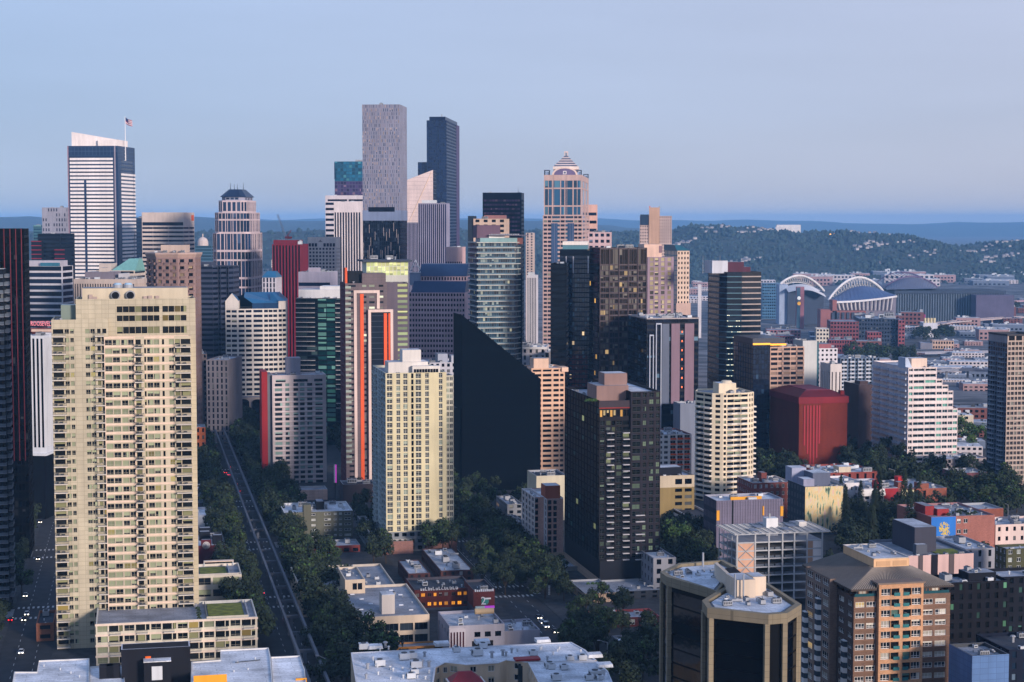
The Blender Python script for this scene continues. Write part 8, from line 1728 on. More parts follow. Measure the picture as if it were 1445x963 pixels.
mb = MB(); q0, q1 = W3(1262, 411, 3380), W3(1419, 414, 3380); mb.box(q0.x - x, q1.x - x, q0.y - y, q0.y - y + 120, 0, q0.z - g0, wall((46, 58, 70)))
for k in range(44): q = q0.lerp(q1, (k + .5) / 44); mb.box(q.x - x - .6, q.x - x + .6, q.y - y - 1.5, q.y - y - .1, 0, q0.z - g0 - 4, wall((104, 118, 134)))
mb.box(q0.x - x, q1.x - x, q0.y - y - 3, q0.y - y - 1.6, q0.z - g0 - 5, q0.z - g0 + 1, wall((50, 62, 80))); mb.build('stand', st)
mb = MB(); q0, q1 = W3(1372, 411, 3370), W3(1425, 416, 3370); mb.prism([(q0.x - x, q0.y - y - 30), (q1.x - x, q1.y - y - 30), (q1.x - x, q1.y - y + 60), (q0.x - x, q0.y - y + 60)], 0, q1.z - g0, wall((84, 80, 104))); mb.build('annex', st)
# named far buildings
def far(name, label, px0, px1, pyt, yb, m, D=40, rm=None, nwin=0, extra=None, ang=GB):
    d = yb if yb > 600 else 193 * F / (yb - HOR); b = Bld(name, label, 'F', px0, px0, px1, pyt, d, ang, D=D)
    if nwin: b.shell(0, b.h, m, DARK, P(nwin, .6), P(4, .5), P(4, .5), max(1, flr(b.h, 6)), sill=.3, head=.8, dep=.3)
    else: b.shell(0, b.h, m, None)
    b.roof(b.h, rm or ROOFM, m, par=.6, t=.6)
    if extra: extra(b)
    return b.done()
far('office_building', 'dark brick block with tall openings below the arched stadium', 1172, 1212, 454, 492, wall((120, 62, 68)), 60, ROOFG, 9)
far('office_building', 'long navy block with white roof sheds below the arched stadium', 1212, 1268, 450, 489, wall((44, 56, 76)), 80, ROOFM, 14, lambda b: b.units(12, b.h, smax=3))
far('office_building', 'red brick end block beside the long navy block', 1268, 1277, 452, 490, wall((140, 74, 80)), 60, ROOFG, 2)
far('office_building', 'small red brick annex in front of the navy block', 1224, 1244, 469, 493, wall((134, 66, 70)), 30, ROOFG, 5)
far('shop_building', 'magenta signboard building right of the stadium brick concourse', 1271, 1306, 444, 456, wall((150, 34, 96)), 30, None, 0)
far('factory', 'white factory with a row of cream silos on its roof', 1303, 1323, 456, 476, wall((206, 206, 214)), 40, ROOFW, 0, lambda b: [b.obj('silo', lambda mb: mb.cyl(b.W * (.15 + k * .22), 6, 2.0, b.h - .6, b.h + 8, wall((216, 200, 160)), 10)) for k in range(4)])
far('train_station', 'long beige station building with tall arches by the rail yard', 1316, 1346, 481, 494, wall((190, 160, 140)), 20, ROOFG, 8)
far('warehouse', 'low grey rail shed left of the beige station', 1299, 1316, 484, 494, wall((120, 120, 132)), 24, ROOFM)
far('warehouse', 'purple brick warehouse between the ballpark and the motorway', 1345, 1376, 429, 446, wall((128, 74, 96)), 50, ROOFG, 6)
far('office_building', 'pinkish end block of the purple warehouse', 1376, 1388, 432, 446, wall((166, 110, 112)), 50, ROOFG, 3)
far('office_building', 'white gateway block with navy emblem panel left of the stadium', 1158, 1169, 441, 466, wall((200, 190, 190)), 20, ROOFM, 0, lambda b: b.obj('emblem_panel', lambda mb: mb.box(b.W * .25, b.W * .75, -.3, -.01, b.h - 15, b.h - 3, NVS)))
far('hospital', 'large white block standing on top of the wooded hill', 1096, 1130, 317.5, 7150, wall((216, 210, 206)), 40, ROOFW, 0, lambda b: b.obj('lower_wing', lambda mb: mb.box(-b.W * .05, b.W * .4, -3, -.05, b.h - 36, b.h - 8, wall((206, 200, 198)))))
far('brewery', 'stepped cream factory tower with a small spire beyond the ballpark', 1238, 1246, 375, 390, wall((200, 184, 170)), 30, ROOFM, 2, lambda b: (b.obj('clock_tower', lambda mb: (mb.box(b.W * .3, b.W * .7, 4, 10, b.h - .6, b.h + 9, wall((206, 190, 172))), mb.cyl(b.W * .5, 7, 2, b.h + 9, b.h + 16, wall((190, 150, 140)), 6, .2)))))
far('warehouse', 'pink long warehouse right of the stepped cream factory', 1255, 1300, 382, 390, wall((190, 164, 170)), 60, ROOFW, 10)
far('warehouse', 'reddish flat warehouse at the far right below the hill', 1322, 1344, 382, 390, wall((190, 130, 130)), 60, wall((170, 120, 120), .9, 'roof'))
far('office_building', 'blue glass hangar block left of the left stadium arch', 1076, 1102, 400, 450, wall((70, 110, 140)), 40, ROOFM, 10)
far('office_building', 'white slab glimpsed between beige towers and the black round tower', 985, 990, 402, 480, wall((206, 200, 200)), 20)
far('warehouse', 'pale brick sheds in front of the left stadium arch', 1082, 1130, 466, 486, wall((150, 100, 104)), 40, ROOFM, 10, lambda b: b.units(6, b.h, smax=2.5))
far('warehouse', 'low maroon brick rows near the market roofs', 1078, 1122, 474, 494, wall((120, 60, 66)), 40, ROOFG, 12, lambda b: b.units(6, b.h, smax=2.5))
far('office_building', 'cream cornered block with a square attic in the old town', 1152, 1170, 464, 498, wall((206, 196, 180)), 26, ROOFW, 4)
far('office_building', 'flat red brick loft building in the old town', 1170, 1206, 480, 508, wall((124, 60, 66)), 30, ROOFM, 10, lambda b: b.units(6, b.h, smax=2))
# motorway viaducts and ramps
def road_deck(label, pts_, w_, z0=8.0, col=(150, 140, 140), pier=True):
    P_ = []
    for px, py in pts_:
        X, Y, _ = gpt(px, py, -38 + z0); P_.append(Vector((X, Y, gz(X, Y) + z0)))
    o = empty('viaduct', P_[0]); tag(o, label, 'viaduct'); mb = MB(); m = wall(col, .85)
    for i in range(len(P_) - 1):
        a, c = P_[i] - P_[0], P_[i + 1] - P_[0]; d = (c - a); s = Vector((-d.y, d.x, 0)).normalized() * w_ / 2
        for (za, zb) in ((0, -1.4),):
            mb.face([tuple(a - s), tuple(c - s), tuple(c + s), tuple(a + s)], m); mb.face([tuple(a - s + Vector((0, 0, zb))), tuple(c - s + Vector((0, 0, zb))), tuple(c - s + Vector((0, 0, .9))), tuple(a - s + Vector((0, 0, .9)))], m); mb.face([tuple(a + s + Vector((0, 0, zb))), tuple(c + s + Vector((0, 0, zb))), tuple(c + s + Vector((0, 0, .9))), tuple(a + s + Vector((0, 0, .9)))], m)
    mb.build('deck', o); 
    if pier:
        for i in range(len(P_) - 1):
            L = (P_[i + 1] - P_[i]).length; k = max(1, int(L / 45))
            for j in range(k): q = P_[i].lerp(P_[i + 1], (j + .5) / k) - P_[0]; mb = MB(); mb.box(q.x - 1, q.x + 1, q.y - 1, q.y + 1, q.z - z0 - 1, q.z - 1.4, m); mb.build('pillar', o)
road_deck('pale motorway ramp curving up to the right by the rail yard', [(1300, 462), (1335, 455), (1370, 452), (1410, 449), (1450, 447)], 22, 10, (176, 160, 158))
road_deck('distant motorway lined with white lights at the foot of the hill', [(1140, 388), (1175, 382), (1205, 377), (1240, 372)], 26, 6, (190, 180, 176), False)
road_deck('dark rail viaduct crossing behind the white terraced tower', [(1300, 502), (1350, 500), (1400, 499), (1450, 498)], 16, 6, (150, 150, 160))
road_deck('long low waterfront viaduct with a pale parapet', [(1320, 560), (1350, 558), (1380, 560), (1450, 566)], 16, 12, (120, 124, 136))
road_deck('pinkish boulevard bridge right of the ballpark', [(1330, 432), (1370, 430), (1400, 428), (1450, 424)], 20, 8, (170, 140, 146), False)
# the strip of harbour water behind the right-hand towers
mb = MB(); pl = [(1368, 552), (1440, 552), (1440, 572), (1374, 572), (1366, 562)]
mb.face([(gpt(px, py, -37.5)[0], gpt(px, py, -37.5)[1], gz(*gpt(px, py, -37.5)[:2]) + .35) for px, py in pl], None) if False else None
wm_, n, l, p = new_mat('harbour_water'); p.inputs['Base Color'].default_value = (.03, .05, .08, 1); p.inputs['Roughness'].default_value = .12
mb = MB()
for i in range(8):
    a = [gpt(1366 + i * 9, 573 - abs(i - 3) * .4, -30), gpt(1375 + i * 9, 573 - abs(i - 2) * .4, -30), gpt(1375 + i * 9, 553, -30), gpt(1366 + i * 9, 553, -30)]
    mb.face([(q[0], q[1], gz(q[0], q[1]) + .5) for q in a], wm_)
struct(mb.build('water'))
# generic low blocks of the far flats, kept off the named ones
def low_proto(name, w_, d_, h_, m, rm, seed):
    e = empty(name, (0, 0, 0)); mb = MB(); mb.box(-w_ / 2, w_ / 2, -d_ / 2, d_ / 2, 0, h_, m, bottom=False); wo = mb.build('wall', e)
    mb = MB(); mb.box(-w_ / 2 + .5, w_ / 2 - .5, -d_ / 2 + .5, d_ / 2 - .5, h_ + .01, h_ + .25, rm); ro = mb.build('roof', e)
    rr = random.Random(seed); mb = MB()
    for k in range(7): xx, yy, s = rr.uniform(-.4, .4) * w_, rr.uniform(-.4, .4) * d_, rr.uniform(1, 3.2); mb.box(xx, xx + s * 1.4, yy, yy + s, h_ + .26, h_ + .26 + s * .8, rr.choice((METAL, WHITEP, DARKMETAL)))
    uo = mb.build('rooftop_unit', e)
    mb = MB(); gl_ = DARK
    for k in range(int(w_ / 6)):
        for q in range(max(1, int(h_ / 4.5))): mb.box(-w_ / 2 + 1.5 + k * 6, -w_ / 2 + 4.8 + k * 6, -d_ / 2 - .12, -d_ / 2 - .01, 1.2 + q * 4.5, 3.4 + q * 4.5, gl_)
    wi = mb.build('window_row', e); KIDS[e.name] = [wo, ro, uo, wi]; return e
KINDS = [('brick warehouse with a flat grey roof in the old quarter behind the towers', wall((108, 66, 64)), ROOFG, 'red brick blocks of the old quarter', 34, 26, 14),
         ('pale concrete warehouse with a white roof on the far flats', wall((184, 176, 178)), ROOFW, 'pale warehouses on the far flats', 60, 34, 9),
         ('blue grey shed with a dull roof among the far warehouses', wall((96, 108, 128)), ROOFM, 'blue grey sheds on the far flats', 46, 30, 8),
         ('rose coloured low block among the far warehouses', wall((156, 126, 126)), ROOFM, 'rose coloured blocks on the far flats', 40, 28, 11),
         ('cream apartment block with flat roof in the old quarter', wall((204, 190, 170)), ROOFW, 'cream blocks of the old quarter', 22, 22, 18)]
protos = [low_proto(('warehouse', 'warehouse', 'warehouse', 'office_building', 'apartment_building')[i], k[4], k[5], k[6], k[1], k[2], i) for i, k in enumerate(KINDS)]
used = [False] * 5; placed = []
def put_low(k, px, py, s=1.0, rz=None):
    zz = -38.0; X, Y, _ = gpt(px, py, zz)
    for _ in range(3): zz = gz(X, Y); X, Y, _ = gpt(px, py, zz)
    rad = KINDS[k][4] * s * .62
    if any(math.dist((X, Y), (a, c)) < rad + r_ for a, c, r_ in placed): return
    for o in COL.objects:
        pass
    placed.append((X, Y, rad)); rz = -R(GB if rz is None else rz)
    if not used[k]: o = protos[k]; used[k] = True; o.location = (X, Y, zz); o.rotation_euler = (0, 0, rz); tag(o, KINDS[k][0], 'warehouse' if k < 3 else 'building', KINDS[k][3])
    else: o = copy_thing(protos[k], (X, Y, zz), rz)
    o.scale = (s, s, s * rr.uniform(.7, 1.4))
rr = random.Random(17)
for ox, oy, r0, r1, a0, a1, w_, d_, _ in FOOTS.values(): placed.append((ox + r0 * w_ / 2 + a0 * d_ / 2, oy + r1 * w_ / 2 + a1 * d_ / 2, max(w_, d_) * .55))
for i in range(120): put_low(rr.choice((1, 1, 2, 3, 2)), rr.uniform(1130, 1460), rr.uniform(386, 404), rr.uniform(1.0, 2.6))
for i in range(80): put_low(rr.choice((1, 0, 2, 3, 2)), rr.uniform(1250, 1460), rr.uniform(425, 480), rr.uniform(.6, 1.3))
for i in range(70): put_low(rr.choice((0, 0, 3, 4, 2, 1)), rr.uniform(1075, 1240), rr.uniform(474, 520), rr.uniform(.6, 1.15))
for i in range(60): put_low(rr.choice((1, 2, 2, 3)), rr.uniform(1300, 1400), rr.uniform(486, 556), rr.uniform(.4, .9))
for i in range(50): put_low(rr.choice((1, 2, 4, 0)), rr.uniform(1325, 1400), rr.uniform(590, 650), rr.uniform(.4, .8))
for i in range(30): put_low(rr.choice((1, 2, 3)), rr.uniform(955, 1100), rr.uniform(392, 440), rr.uniform(.7, 1.6))
for i in range(40): put_low(rr.choice((1, 2, 4, 3)), rr.uniform(0, 480), rr.uniform(362, 392), rr.uniform(.8, 1.6))
for k in range(5):
    if not used[k]: tag(protos[k], KINDS[k][0], 'building', KINDS[k][3])
# little houses on the hill
hm = MB(); hm.box(-6, 6, -4, 4, 0, 5, wall((160, 154, 152)), bottom=False); hm.prism([(-6.4, -4.4), (6.4, -4.4), (6.4, 4.4), (-6.4, 4.4)], 5.01, 8, wall((120, 116, 124)), [(-5.5, -.1), (5.5, -.1), (5.5, .1), (-5.5, .1)]); hme = hm.mesh('house')
hl = MB(); hl.box(-6, 6, -4, 4, 0, 5, wall((176, 168, 164)), bottom=False); hl.prism([(-6.4, -4.4), (6.4, -4.4), (6.4, 4.4), (-6.4, 4.4)], 5.01, 8, wall((150, 146, 146)), [(-5.5, -.1), (5.5, -.1), (5.5, .1), (-5.5, .1)]); hle = hl.mesh('house')
HC = [(rr.uniform(965, 1420), rr.uniform(.35, .95)) for _ in range(16)]
for i in range(150):
    hc = rr.choice(HC[:6] + HC); px = hc[0] + rr.gauss(0, 16); yy = BH0 + (BH1 - BH0) * min(.97, hc[1] + rr.gauss(0, .018) + (px - hc[0]) * .002); xx = (px - 722.5) / F * yy
    o = bpy.data.objects.new('house', hme if i % 3 else hle); COL.objects.link(o); o.location = (xx, yy, hill_z(xx, yy) + 7); s = rr.uniform(.5, 1.2); o.scale = (s, s, s); o.rotation_euler = (0, 0, rr.uniform(-.5, .5)); tag(o, 'small pale house scattered among the woods on the far hill', 'house', 'small houses on the far wooded hill')
lm = MB(); lm.cyl(0, 0, .25, 0, 14, DARKMETAL, 5); lm.cyl(0, 0, 2.6, 14, 17.5, emit((255, 170, 70), 4.0), 8, 1.6); lme = lm.mesh('street_lamp')
for px, py in ((1028, 329), (1034, 328), (1041, 327), (1048, 328), (1007, 335), (1021, 336), (1070, 328), (1087, 331), (1171, 331), (1176, 331)):
    yy = BH0 + (BH1 - BH0) * .85; xx = (px - 722.5) / F * yy; o = bpy.data.objects.new('street_lamp', lme); COL.objects.link(o); o.location = (xx, yy, H - (py - HOR) / F * yy - 15); tag(o, 'orange street lamp glowing on the crest of the wooded hill', 'street lamp', 'orange lamps on the far hill')
# ------------------------------------------------------------------ trees, elevated track, street things
def tree_proto(kind, seed, leafs, h=13.0, r=5.2, nl=900):
    rr = random.Random(seed); e = empty(kind, (0, 0, 0)); tm = MB(); cm_ = MB()
    if kind == 'conifer':
        tm.bar((0, 0, 0), (0, 0, h * .95), .28, BARK, 6, .05)
        for i in range(nl):
            t = rr.random() ** .8; z = h * (.08 + .92 * t); q = r * .42 * (1 - t) * rr.uniform(.25, 1.1) + .1; a = rr.uniform(0, 6.283)
            p = Vector((q * math.cos(a), q * math.sin(a), z - q * .35)); d = Vector((math.cos(a), math.sin(a), -.5)).normalized() * rr.uniform(.5, .9); s = d.cross(Vector((0, 0, 1))).normalized() * .28
            cm_.face([tuple(p - s), tuple(p + s), tuple(p + d + s * .4), tuple(p + d - s * .4)], rr.choice(leafs))
    else:
        hb = h * .32; tm.bar((0, 0, 0), (0, 0, hb), .34, BARK, 7, .24); cl = []
        for i in range(9):
            a = i * 2.4 + rr.uniform(-.4, .4); zz = rr.uniform(.42, .88) * h; q = r * rr.uniform(.25, .68) * (1.15 - abs(zz / h - .6)); c = Vector((q * math.cos(a), q * math.sin(a), zz)); cl.append((c, r * rr.uniform(.30, .5))); tm.bar((0, 0, hb - .3), tuple(c * .92), .15, BARK, 5, .04)
        for i in range(nl):
            c, cr_ = rr.choice(cl); v = Vector((rr.gauss(0, 1), rr.gauss(0, 1), rr.gauss(0, .8))).normalized() * cr_ * rr.uniform(.55, 1.08); p = c + v
            nrm = (v.normalized() + Vector((rr.uniform(-.7, .7), rr.uniform(-.7, .7), rr.uniform(-.3, .9)))).normalized(); u = nrm.orthogonal().normalized() * rr.uniform(.3, .62); w_ = nrm.cross(u).normalized() * rr.uniform(.3, .55)
            cm_.face([tuple(p - u), tuple(p + w_), tuple(p + u), tuple(p - w_ * .8)], leafs[0] if rr.random() < .55 else rr.choice(leafs))
    t = tm.build('trunk', e); c = cm_.build('crown', e); KIDS[e.name] = [t, c]; return e
TP = [tree_proto('street_tree', 40 + i, [LEAFD, LEAFD, LEAFM, LEAFM] if i < 4 else [LEAFM, LEAFG, LEAFD], rnd.uniform(11.5, 14.5), rnd.uniform(4.6, 5.8)) for i in range(5)]
YP = tree_proto('street_tree', 60, [LEAFG, LEAFY, LEAFM], 13, 5); GP = tree_proto('street_tree', 61, [LEAFG, LEAFG, LEAFM], 14, 6.2)
CPR = [tree_proto('conifer', 70 + i, [LEAFD, LEAFD, LEAFM], 17 + i * 3, 8, 900) for i in range(2)]
tpos = []; WANT = []
FOOT = list(FOOTS.values())
from mathutils.bvhtree import BVHTree
def occluders():
    V, Fc = [], []
    for (ox, oy, r0, r1, a0, a1, w_, d_, ht) in FOOT:
        i = len(V)
        for z in (-40, ht):
            for u, v in ((0, 0), (w_, 0), (w_, d_), (0, d_)): V.append((ox + r0 * u + a0 * v, oy + r1 * u + a1 * v, z))
        Fc += [(i + 4, i + 5, i + 6, i + 7)] + [(i + k, i + (k + 1) % 4, i + 4 + (k + 1) % 4, i + 4 + k) for k in range(4)]
    return BVHTree.FromPolygons(V, Fc)
OCC = occluders(); EYE = Vector((0, 0, H))
def seen(x, y, z, hgt, r):
    n = 0
    for dx, f in ((0, .95), (-r * .7, .6), (r * .7, .6), (0, .4)):
        p = Vector((x + dx, y, z + hgt * f)); px, py, _ = proj(*p)
        if not (-12 < px < 1457 and -10 < py < 985): continue
        d = p - EYE; h_ = OCC.ray_cast(EYE, d.normalized(), d.length - 3)
        if h_[0] is None: n += 1
    return n
def foot_hit(x, y, m=1.5):
    for (ox, oy, r0, r1, a0, a1, w_, d_, _) in FOOT:
        u = (x - ox) * r0 + (y - oy) * r1; v = (x - ox) * a0 + (y - oy) * a1
        if -m < u < w_ + m and -m < v < d_ + m: return True
    return False
def put_tree(proto, x, y, s, label, group, gap=5.0):
    if foot_hit(x, y) or any((x - a) ** 2 + (y - c) ** 2 < gap * gap for a, c in tpos): return
    tpos.append((x, y)); k = seen(x, y, gz(x, y), 13 * s, 5 * s)
    if k: WANT.append((k * s * s / (x * x + y * y), proto, x, y, s, label, group))
G5, G4, G6, GX = ('dark leafy street tree along the avenue of the elevated track', 'trees along the elevated track'), ('dark leafy tree crowding the avenue between cream tower and black tower', 'trees of the central avenue'), ('dark street tree beside the shadowed avenue at far left', 'trees of the left avenue'), ('dark tree among the low buildings right of the black tower', 'trees among the right-hand blocks')
for s in range(-200, 640, 8):
    for p, w_ in ((-11.3, 1), (-18, .9), (11.8, 1), (18.5, .95), (26, .7)):
        if rnd.random() < w_ * .92:
            x, y, _ = g2w(p + rnd.uniform(-1.2, 1.2), s + rnd.uniform(-1.5, 1.5)); put_tree(rnd.choice(TP), x, y, rnd.uniform(.85, 1.3), *G5, 5.6)
for s in range(-60, 560, 8):
    for p in (97 - 13, 97 - 20, 97 + 13, 97 + 20):
        if (p > 97 or s > 60) and rnd.random() < .9 and not (p > 97 and s < 30):
            x, y, _ = g2w(p + rnd.uniform(-1.2, 1.2), s + rnd.uniform(-1.5, 1.5)); put_tree(rnd.choice(TP), x, y, rnd.uniform(.85, 1.25), *G4, 6.0)
for s in range(50, 210, 7):
    for p in (97 - 11.5, 97 + 11.5):
        x, y, _ = g2w(p, s); put_tree(rnd.choice(TP), x, y, rnd.uniform(.95, 1.2), *G4, 5.0)
for s in range(140, 480, 9):
    for p in (92, 101):
        x, y, _ = g2w(p, s); put_tree(rnd.choice(TP), x, y, rnd.uniform(.8, 1.0), *G4, 6.5)
for s in range(-150, 420, 10):
    for p in (-94.5 - 13, -94.5 + 12):
        if rnd.random() < .75: x, y, _ = g2w(p, s); put_tree(rnd.choice(TP), x, y, rnd.uniform(.6, .95), *G6, 6.0)
def patch(n, px0, px1, py0, py1, protos_, lg, s0=.8, s1=1.2, gap=5.5):
    for _ in range(n):
        px, py = rnd.uniform(px0, px1), rnd.uniform(py0, py1); zz = 0
        x, y, _ = gpt(px, py, 0); zz = gz(x, y); x, y, _ = gpt(px, py, zz); put_tree(rnd.choice(protos_), x, y, rnd.uniform(s0, s1), *lg, gap)
patch(50, 925, 1010, 762, 820, TP, GX); patch(60, 1180, 1290, 690, 770, TP[:3] + CPR, GX); patch(40, 1285, 1340, 715, 775, TP, GX); patch(60, 1190, 1300, 645, 690, TP, GX, .9, 1.4)
patch(40, 1290, 1400, 670, 725, TP, GX, .9, 1.3); patch(70, 1190, 1300, 742, 800, TP[:3] + CPR, GX, 1.25, 1.6, 6); patch(40, 1385, 1450, 688, 742, TP, GX, .9, 1.3); patch(40, 690, 738, 785, 845, TP, G4, .7, .95); patch(16, 1262, 1330, 716, 760, TP, GX, 1.0, 1.3); patch(36, 1070, 1130, 655, 690, TP + CPR[:1], GX, .8, 1.2); patch(40, 752, 796, 812, 850, TP, G4, .7, .95); patch(40, 815, 880, 866, 905, TP, GX, .7, 1.0); patch(70, 795, 940, 900, 990, TP, ('dark tree massed at the street corner below the brick shops', 'corner trees below the brick shops'), .8, 1.1)
patch(20, 640, 700, 700, 860, TP, G4, .9, 1.2)
patch(40, 640, 760, 696, 724, TP, G4, .55, .8); patch(40, 0, 34, 640, 850, TP, G6, .9, 1.2); patch(26, 500, 545, 690, 800, TP, G5, .8, 1.1); patch(12, 430, 500, 905, 990, TP, G5, .8, 1.1); patch(8, 455, 498, 850, 905, TP[4:] + [GP], G5, .6, .9)
patch(10, 1140, 1175, 800, 850, TP, GX, .7, 1.0); patch(18, 1385, 1450, 800, 850, TP, GX, .7, 1.0); patch(8, 1340, 1400, 615, 640, [YP, GP], ('yellow green tree beside the pale low roofs by the terraced tower', 'bright trees by the terraced tower'), .8, 1.1)
patch(2, 938, 955, 783, 792, [GP], ('bright green rounded tree at the street corner right of the black tower', 'bright green corner trees'), 1.3, 1.5); patch(5, 1215, 1232, 670, 680, [YP], ('yellowing tree beside the red windowless block', 'yellowing trees by the red block'), 1.1, 1.4)
patch(60, 1195, 1290, 492, 508, TP, ('tree in the dark green park south of the old town', 'trees of the old town park'), 1.1, 1.8, 9); patch(50, 1300, 1440, 436, 446, TP, ('tree in the green belt beside the far motorway ramp', 'trees by the far motorway'), 1.4, 2.2, 14); patch(30, 1290, 1345, 470, 478, TP, ('tree along the rail yard by the beige station', 'trees by the rail yard'), 1.2, 1.8, 9)
WANT.sort(key=lambda t: -t[0]); firsts = set(); far_m = MB()
for i, (_, proto, x, y, s, label, group) in enumerate(WANT):
    z = gz(x, y) + .1; rz = rnd.uniform(0, 6.28); sz = s * rnd.uniform(.9, 1.15)
    if i < 296:
        if proto.name not in firsts: firsts.add(proto.name); o = proto; o.location = (x, y, z); o.rotation_euler = (0, 0, rz)
        else: o = copy_thing(proto, (x, y, z), rz)
        o.scale = (s, s, sz); tag(o, label, 'tree', group)
    else:      # smaller, farther crowns: one mass of leaf clumps
        M = Matrix.Translation((x, y, z)) @ Matrix.Rotation(rz, 4, 'Z') @ Matrix.Diagonal((s, s, sz, 1))
        me = KIDS[proto.name][1].data
        for f in list(me.polygons)[::3]:
            c = f.center; far_m.face([tuple(M @ (c + (me.vertices[v].co - c) * 1.6)) for v in f.vertices], me.materials[f.material_index])
if far_m.f: tag(far_m.build('distant_trees'), 'mass of smaller dark tree crowns between the farther blocks', 'trees', None, 'stuff')
print('TREES', len(WANT), len(tpos), [sum(1 for w_ in WANT[:296] if w_[5] == g_[0]) for g_ in (G4, G5, G6, GX)], sum(1 for w_ in WANT[:296] if 'corner below' in w_[5]))
for pr in TP + [YP, GP] + CPR:
    if pr.name not in firsts:
        for k in KIDS[pr.name]: bpy.data.objects.remove(k)
        bpy.data.objects.remove(pr)
# elevated track
CON = wall((92, 96, 104), .85)
mt_ = empty('elevated_track', g2w(0, -340)); tag(mt_, 'pair of concrete elevated track beams on cross-headed pylons down the tree-lined avenue', 'railway')
o0 = Vector(mt_.location)
def track(s):
    if s <= 560: return Vector(g2w(1.0, s)), Vector((AA[0], AA[1], 0)), Vector((RR[0], RR[1], 0))
    t = min((s - 560) / 150, 1.0); a = R(GA + 42 * t)
    P_ = Vector(g2w(1.0, 560)); n = 20
    for k in range(n): aa = R(GA + 42 * (t * (k + .5) / n)); P_ += Vector((math.sin(aa), math.cos(aa), 0)) * (s - 560) / n
    return P_, Vector((math.sin(a), math.cos(a), 0)), Vector((math.cos(a), -math.sin(a), 0))
ss = list(range(-340, 700, 10))
for side in (-3.0, 3.0):
    mb = MB(); prev = None
    for s in ss:
        p, a, r_ = track(s); c = p + r_ * side - o0; q = [c - r_ * .45 + Vector((0, 0, 7.8)), c + r_ * .45 + Vector((0, 0, 7.8)), c + r_ * .45 + Vector((0, 0, 9.2)), c - r_ * .45 + Vector((0, 0, 9.2))]
        if prev:
            for k in range(4): mb.face([tuple(prev[k]), tuple(prev[(k + 1) % 4]), tuple(q[(k + 1) % 4]), tuple(q[k])], CON)
        prev = q
    mb.build('track_beam', mt_)
for s in range(-330, 690, 27):
    p, a, r_ = track(s); c = p - o0; M = Matrix.Translation(c) @ Matrix.Rotation(math.atan2(r_.y, r_.x), 4, 'Z'); mb = MB(); mb.box(-.6, .6, -.6, .6, 0, 6.6, CON, M); mb.box(-3.6, 3.6, -.5, .5, 6.6, 7.75, CON, M); mb.build('pylon', mt_)
# cars
def car_proto(kind, c, L=4.5, wd=1.8, h=1.45):
    e = empty(kind, (0, 0, 0)); m = wall(c, .35); k = []
    mb = MB(); pr = [(-L / 2, .35), (L / 2, .35), (L / 2, .75), (L / 2 - .9, .9), (-L / 2 + .2, .95), (-L / 2, .8)]
    for sgn in (0, 1): mb.face([(x_, wd / 2 if sgn else -wd / 2, z_) for x_, z_ in (pr if not sgn else reversed(pr))], m)
    for i in range(6): j = (i + 1) % 6; mb.face([(pr[i][0], -wd / 2, pr[i][1]), (pr[i][0], wd / 2, pr[i][1]), (pr[j][0], wd / 2, pr[j][1]), (pr[j][0], -wd / 2, pr[j][1])], m)
    mb.prism([(-L * .28, -wd * .36), (L * .12, -wd * .36), (L * .12, wd * .36), (-L * .28, wd * .36)], h - .06, h, m); k.append(mb.build('body', e))
    mb = MB(); mb.prism([(-L * .42, -wd * .46), (L * .26, -wd * .46), (L * .26, wd * .46), (-L * .42, wd * .46)], .9, h - .07, DARK, [(-L * .28, -wd * .37), (L * .12, -wd * .37), (L * .12, wd * .37), (-L * .28, wd * .37)]); k.append(mb.build('window', e))
    for sx in (-1, 1):
        for sy in (-1, 1): mb = MB(); mb.cyl(0, 0, .33, -.1, .1, DARKMETAL, 10, None, Matrix.Translation((sx * L * .31, sy * (wd / 2 - .08), .33)) @ UP); k.append(mb.build('wheel', e))
    for sy in (-1, 1):
        mb = MB(); mb.box(L / 2, L / 2 + .06, sy * .6 - .22, sy * .6 + .22, .55, .78, emit((255, 240, 214), 9)); k.append(mb.build('headlight', e))
        mb = MB(); mb.box(-L / 2 - .06, -L / 2, sy * .6 - .22, sy * .6 + .22, .6, .82, emit((255, 30, 30), 6)); k.append(mb.build('tail_light', e))
    KIDS[e.name] = k; return e
cars = [car_proto('car', (196, 198, 202)), car_proto('car', (60, 64, 72)), car_proto('van', (206, 206, 206), 5.4, 2.0, 2.1)]
cu = set()
def put_car(k, px, py, away, label, group):
    x, y, _ = gpt(px, py, 0); rz = math.atan2(AA[1], AA[0]) + (0 if away else math.pi); c = cars[k]
    if k not in cu: cu.add(k); c.location = (x, y, .01); c.rotation_euler = (0, 0, rz); o = c
    else: o = copy_thing(c, (x, y, .01), rz)
    tag(o, label, 'car' if k < 2 else 'van', group)
LA = ('car with lit headlights driving towards us on the dark left avenue', 'cars on the left avenue')
for px, py, k in ((38, 868, 0), (36, 842, 0), (57, 738, 1), (54, 790, 1), (30, 922, 0), (56, 707, 0), (34, 876, 1)): put_car(k, px, py, False, *LA)
put_car(1, 15, 876, True, 'dark car with red tail lights at the left avenue crossing', None)
TA = ('car with red tail lights driving away under the elevated track', 'cars driving away by the elevated track')
for px, py, k in ((402, 872, 1), (318, 668, 1), (323, 671, 0), (326, 660, 1), (304, 628, 0), (297, 615, 1), (340, 694, 1), (333, 684, 0)): put_car(k, px, py, True, *TA)
put_car(0, 370, 838, True, 'pale car with red tail lights left of the track at the crossing', None)
OA = ('pale parked or waiting car on the lit lanes of the avenue below the black tower', 'cars on the avenue below the black tower')
for px, py, k in ((765, 880, 0), (770, 885, 2), (783, 893, 1), (760, 873, 1), (795, 905, 1)): put_car(k, px, py, False, *OA)
for k, c in enumerate(cars):
    if k not in cu: tag(c, 'spare', 'car')
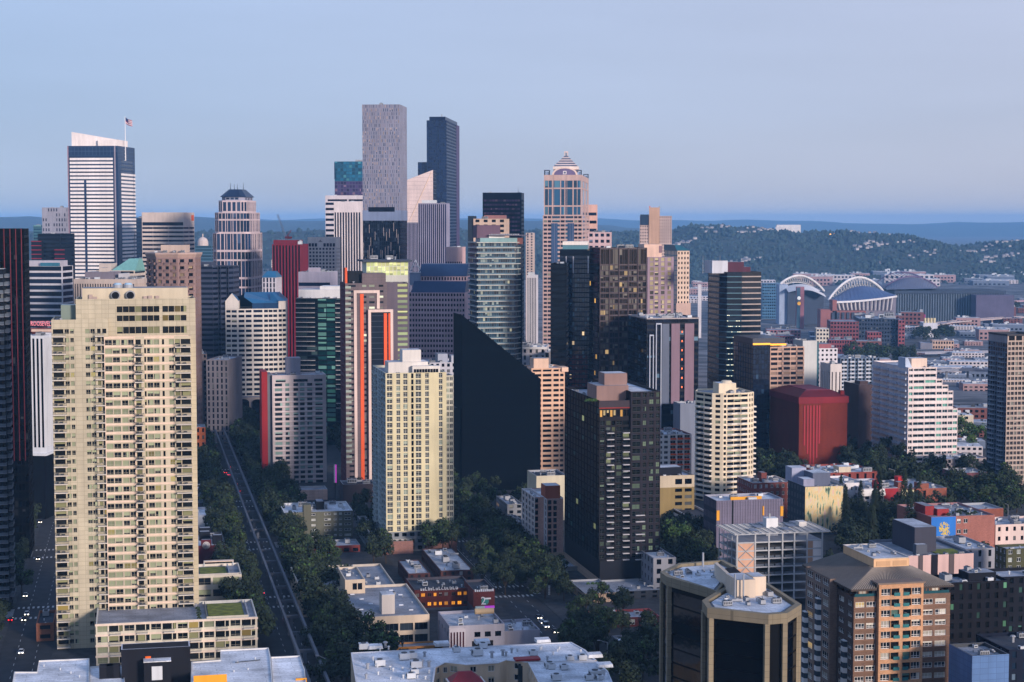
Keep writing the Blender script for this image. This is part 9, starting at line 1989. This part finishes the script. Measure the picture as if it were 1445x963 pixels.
# street lamps and signals
def lamp_proto():
    e = empty('street_lamp', (0, 0, 0)); mb = MB(); mb.bar((0, 0, 0), (0, 0, 11), .16, METAL, 8, .09); mb.bar((0, 0, 10.8), (-2.6, 0, 11.6), .08, METAL, 6); a = mb.build('pole', e); mb = MB(); mb.box(-3.5, -2.5, -.18, .18, 11.5, 11.72, METAL); c = mb.build('lamp_head', e); KIDS[e.name] = [a, c]; return e
LPR = lamp_proto(); first = True
for px, py, s, lab in ((857, 951, 1.0, 'tall grey street lamp beside the corner trees and pale roof'), (828, 935, .8, 'shorter grey street lamp by the kerb below the beige podium'), (459, 975, 1.0, 'grey street lamp at the bottom left of the ochre plinth'), (1201, 775, 1.2, 'grey street lamp in front of the dark conifers'), (1422, 742, 1.0, 'grey street lamp near the right edge tower'), (1133, 692, 1.0, 'grey street lamp left of the red windowless block'), (1262, 690, 1.0, 'white topped lamp post in the trees by the terraced tower'), (930, 800, .8, 'lamp post beside the bright green corner tree')):
    x, y, _ = gpt(px, py, 0)
    if first: o = LPR; first = False; o.location = (x, y, 0)
    else: o = copy_thing(LPR, (x, y, 0), rnd.uniform(-.5, .5))
    o.scale = (s, s, s); tag(o, lab, 'street lamp', None)
# banner signs on the dark avenue
sp = empty('vertical_sign', gpt(775, 845, 0)); tag(sp, 'white vertical letter sign by the low office left of the black tower', 'sign'); sp.scale = (.55, .55, .55); mb = MB(); mb.bar((0, 0, 0), (0, 0, 3), .15, DARKMETAL, 6); mb.build('post', sp)
mb = MB(); [mb.box(-.7, .7, -.15, .15, 3 + k * 1.2, 3.8 + k * 1.2, wall((200, 204, 206))) for k in range(6)]; mb.build('letter_panel', sp)
rs = empty('crossing_sign', gpt(878, 945, 0)); tag(rs, 'red and white signal box at the street corner by the corner trees', 'sign'); mb = MB(); mb.bar((0, 0, 0), (0, 0, 6.5), .12, METAL, 6); mb.build('post', rs); mb = MB(); mb.box(-.6, .6, -.2, .2, 3.6, 5.2, wall((214, 120, 130))); mb.build('signal_board', rs)
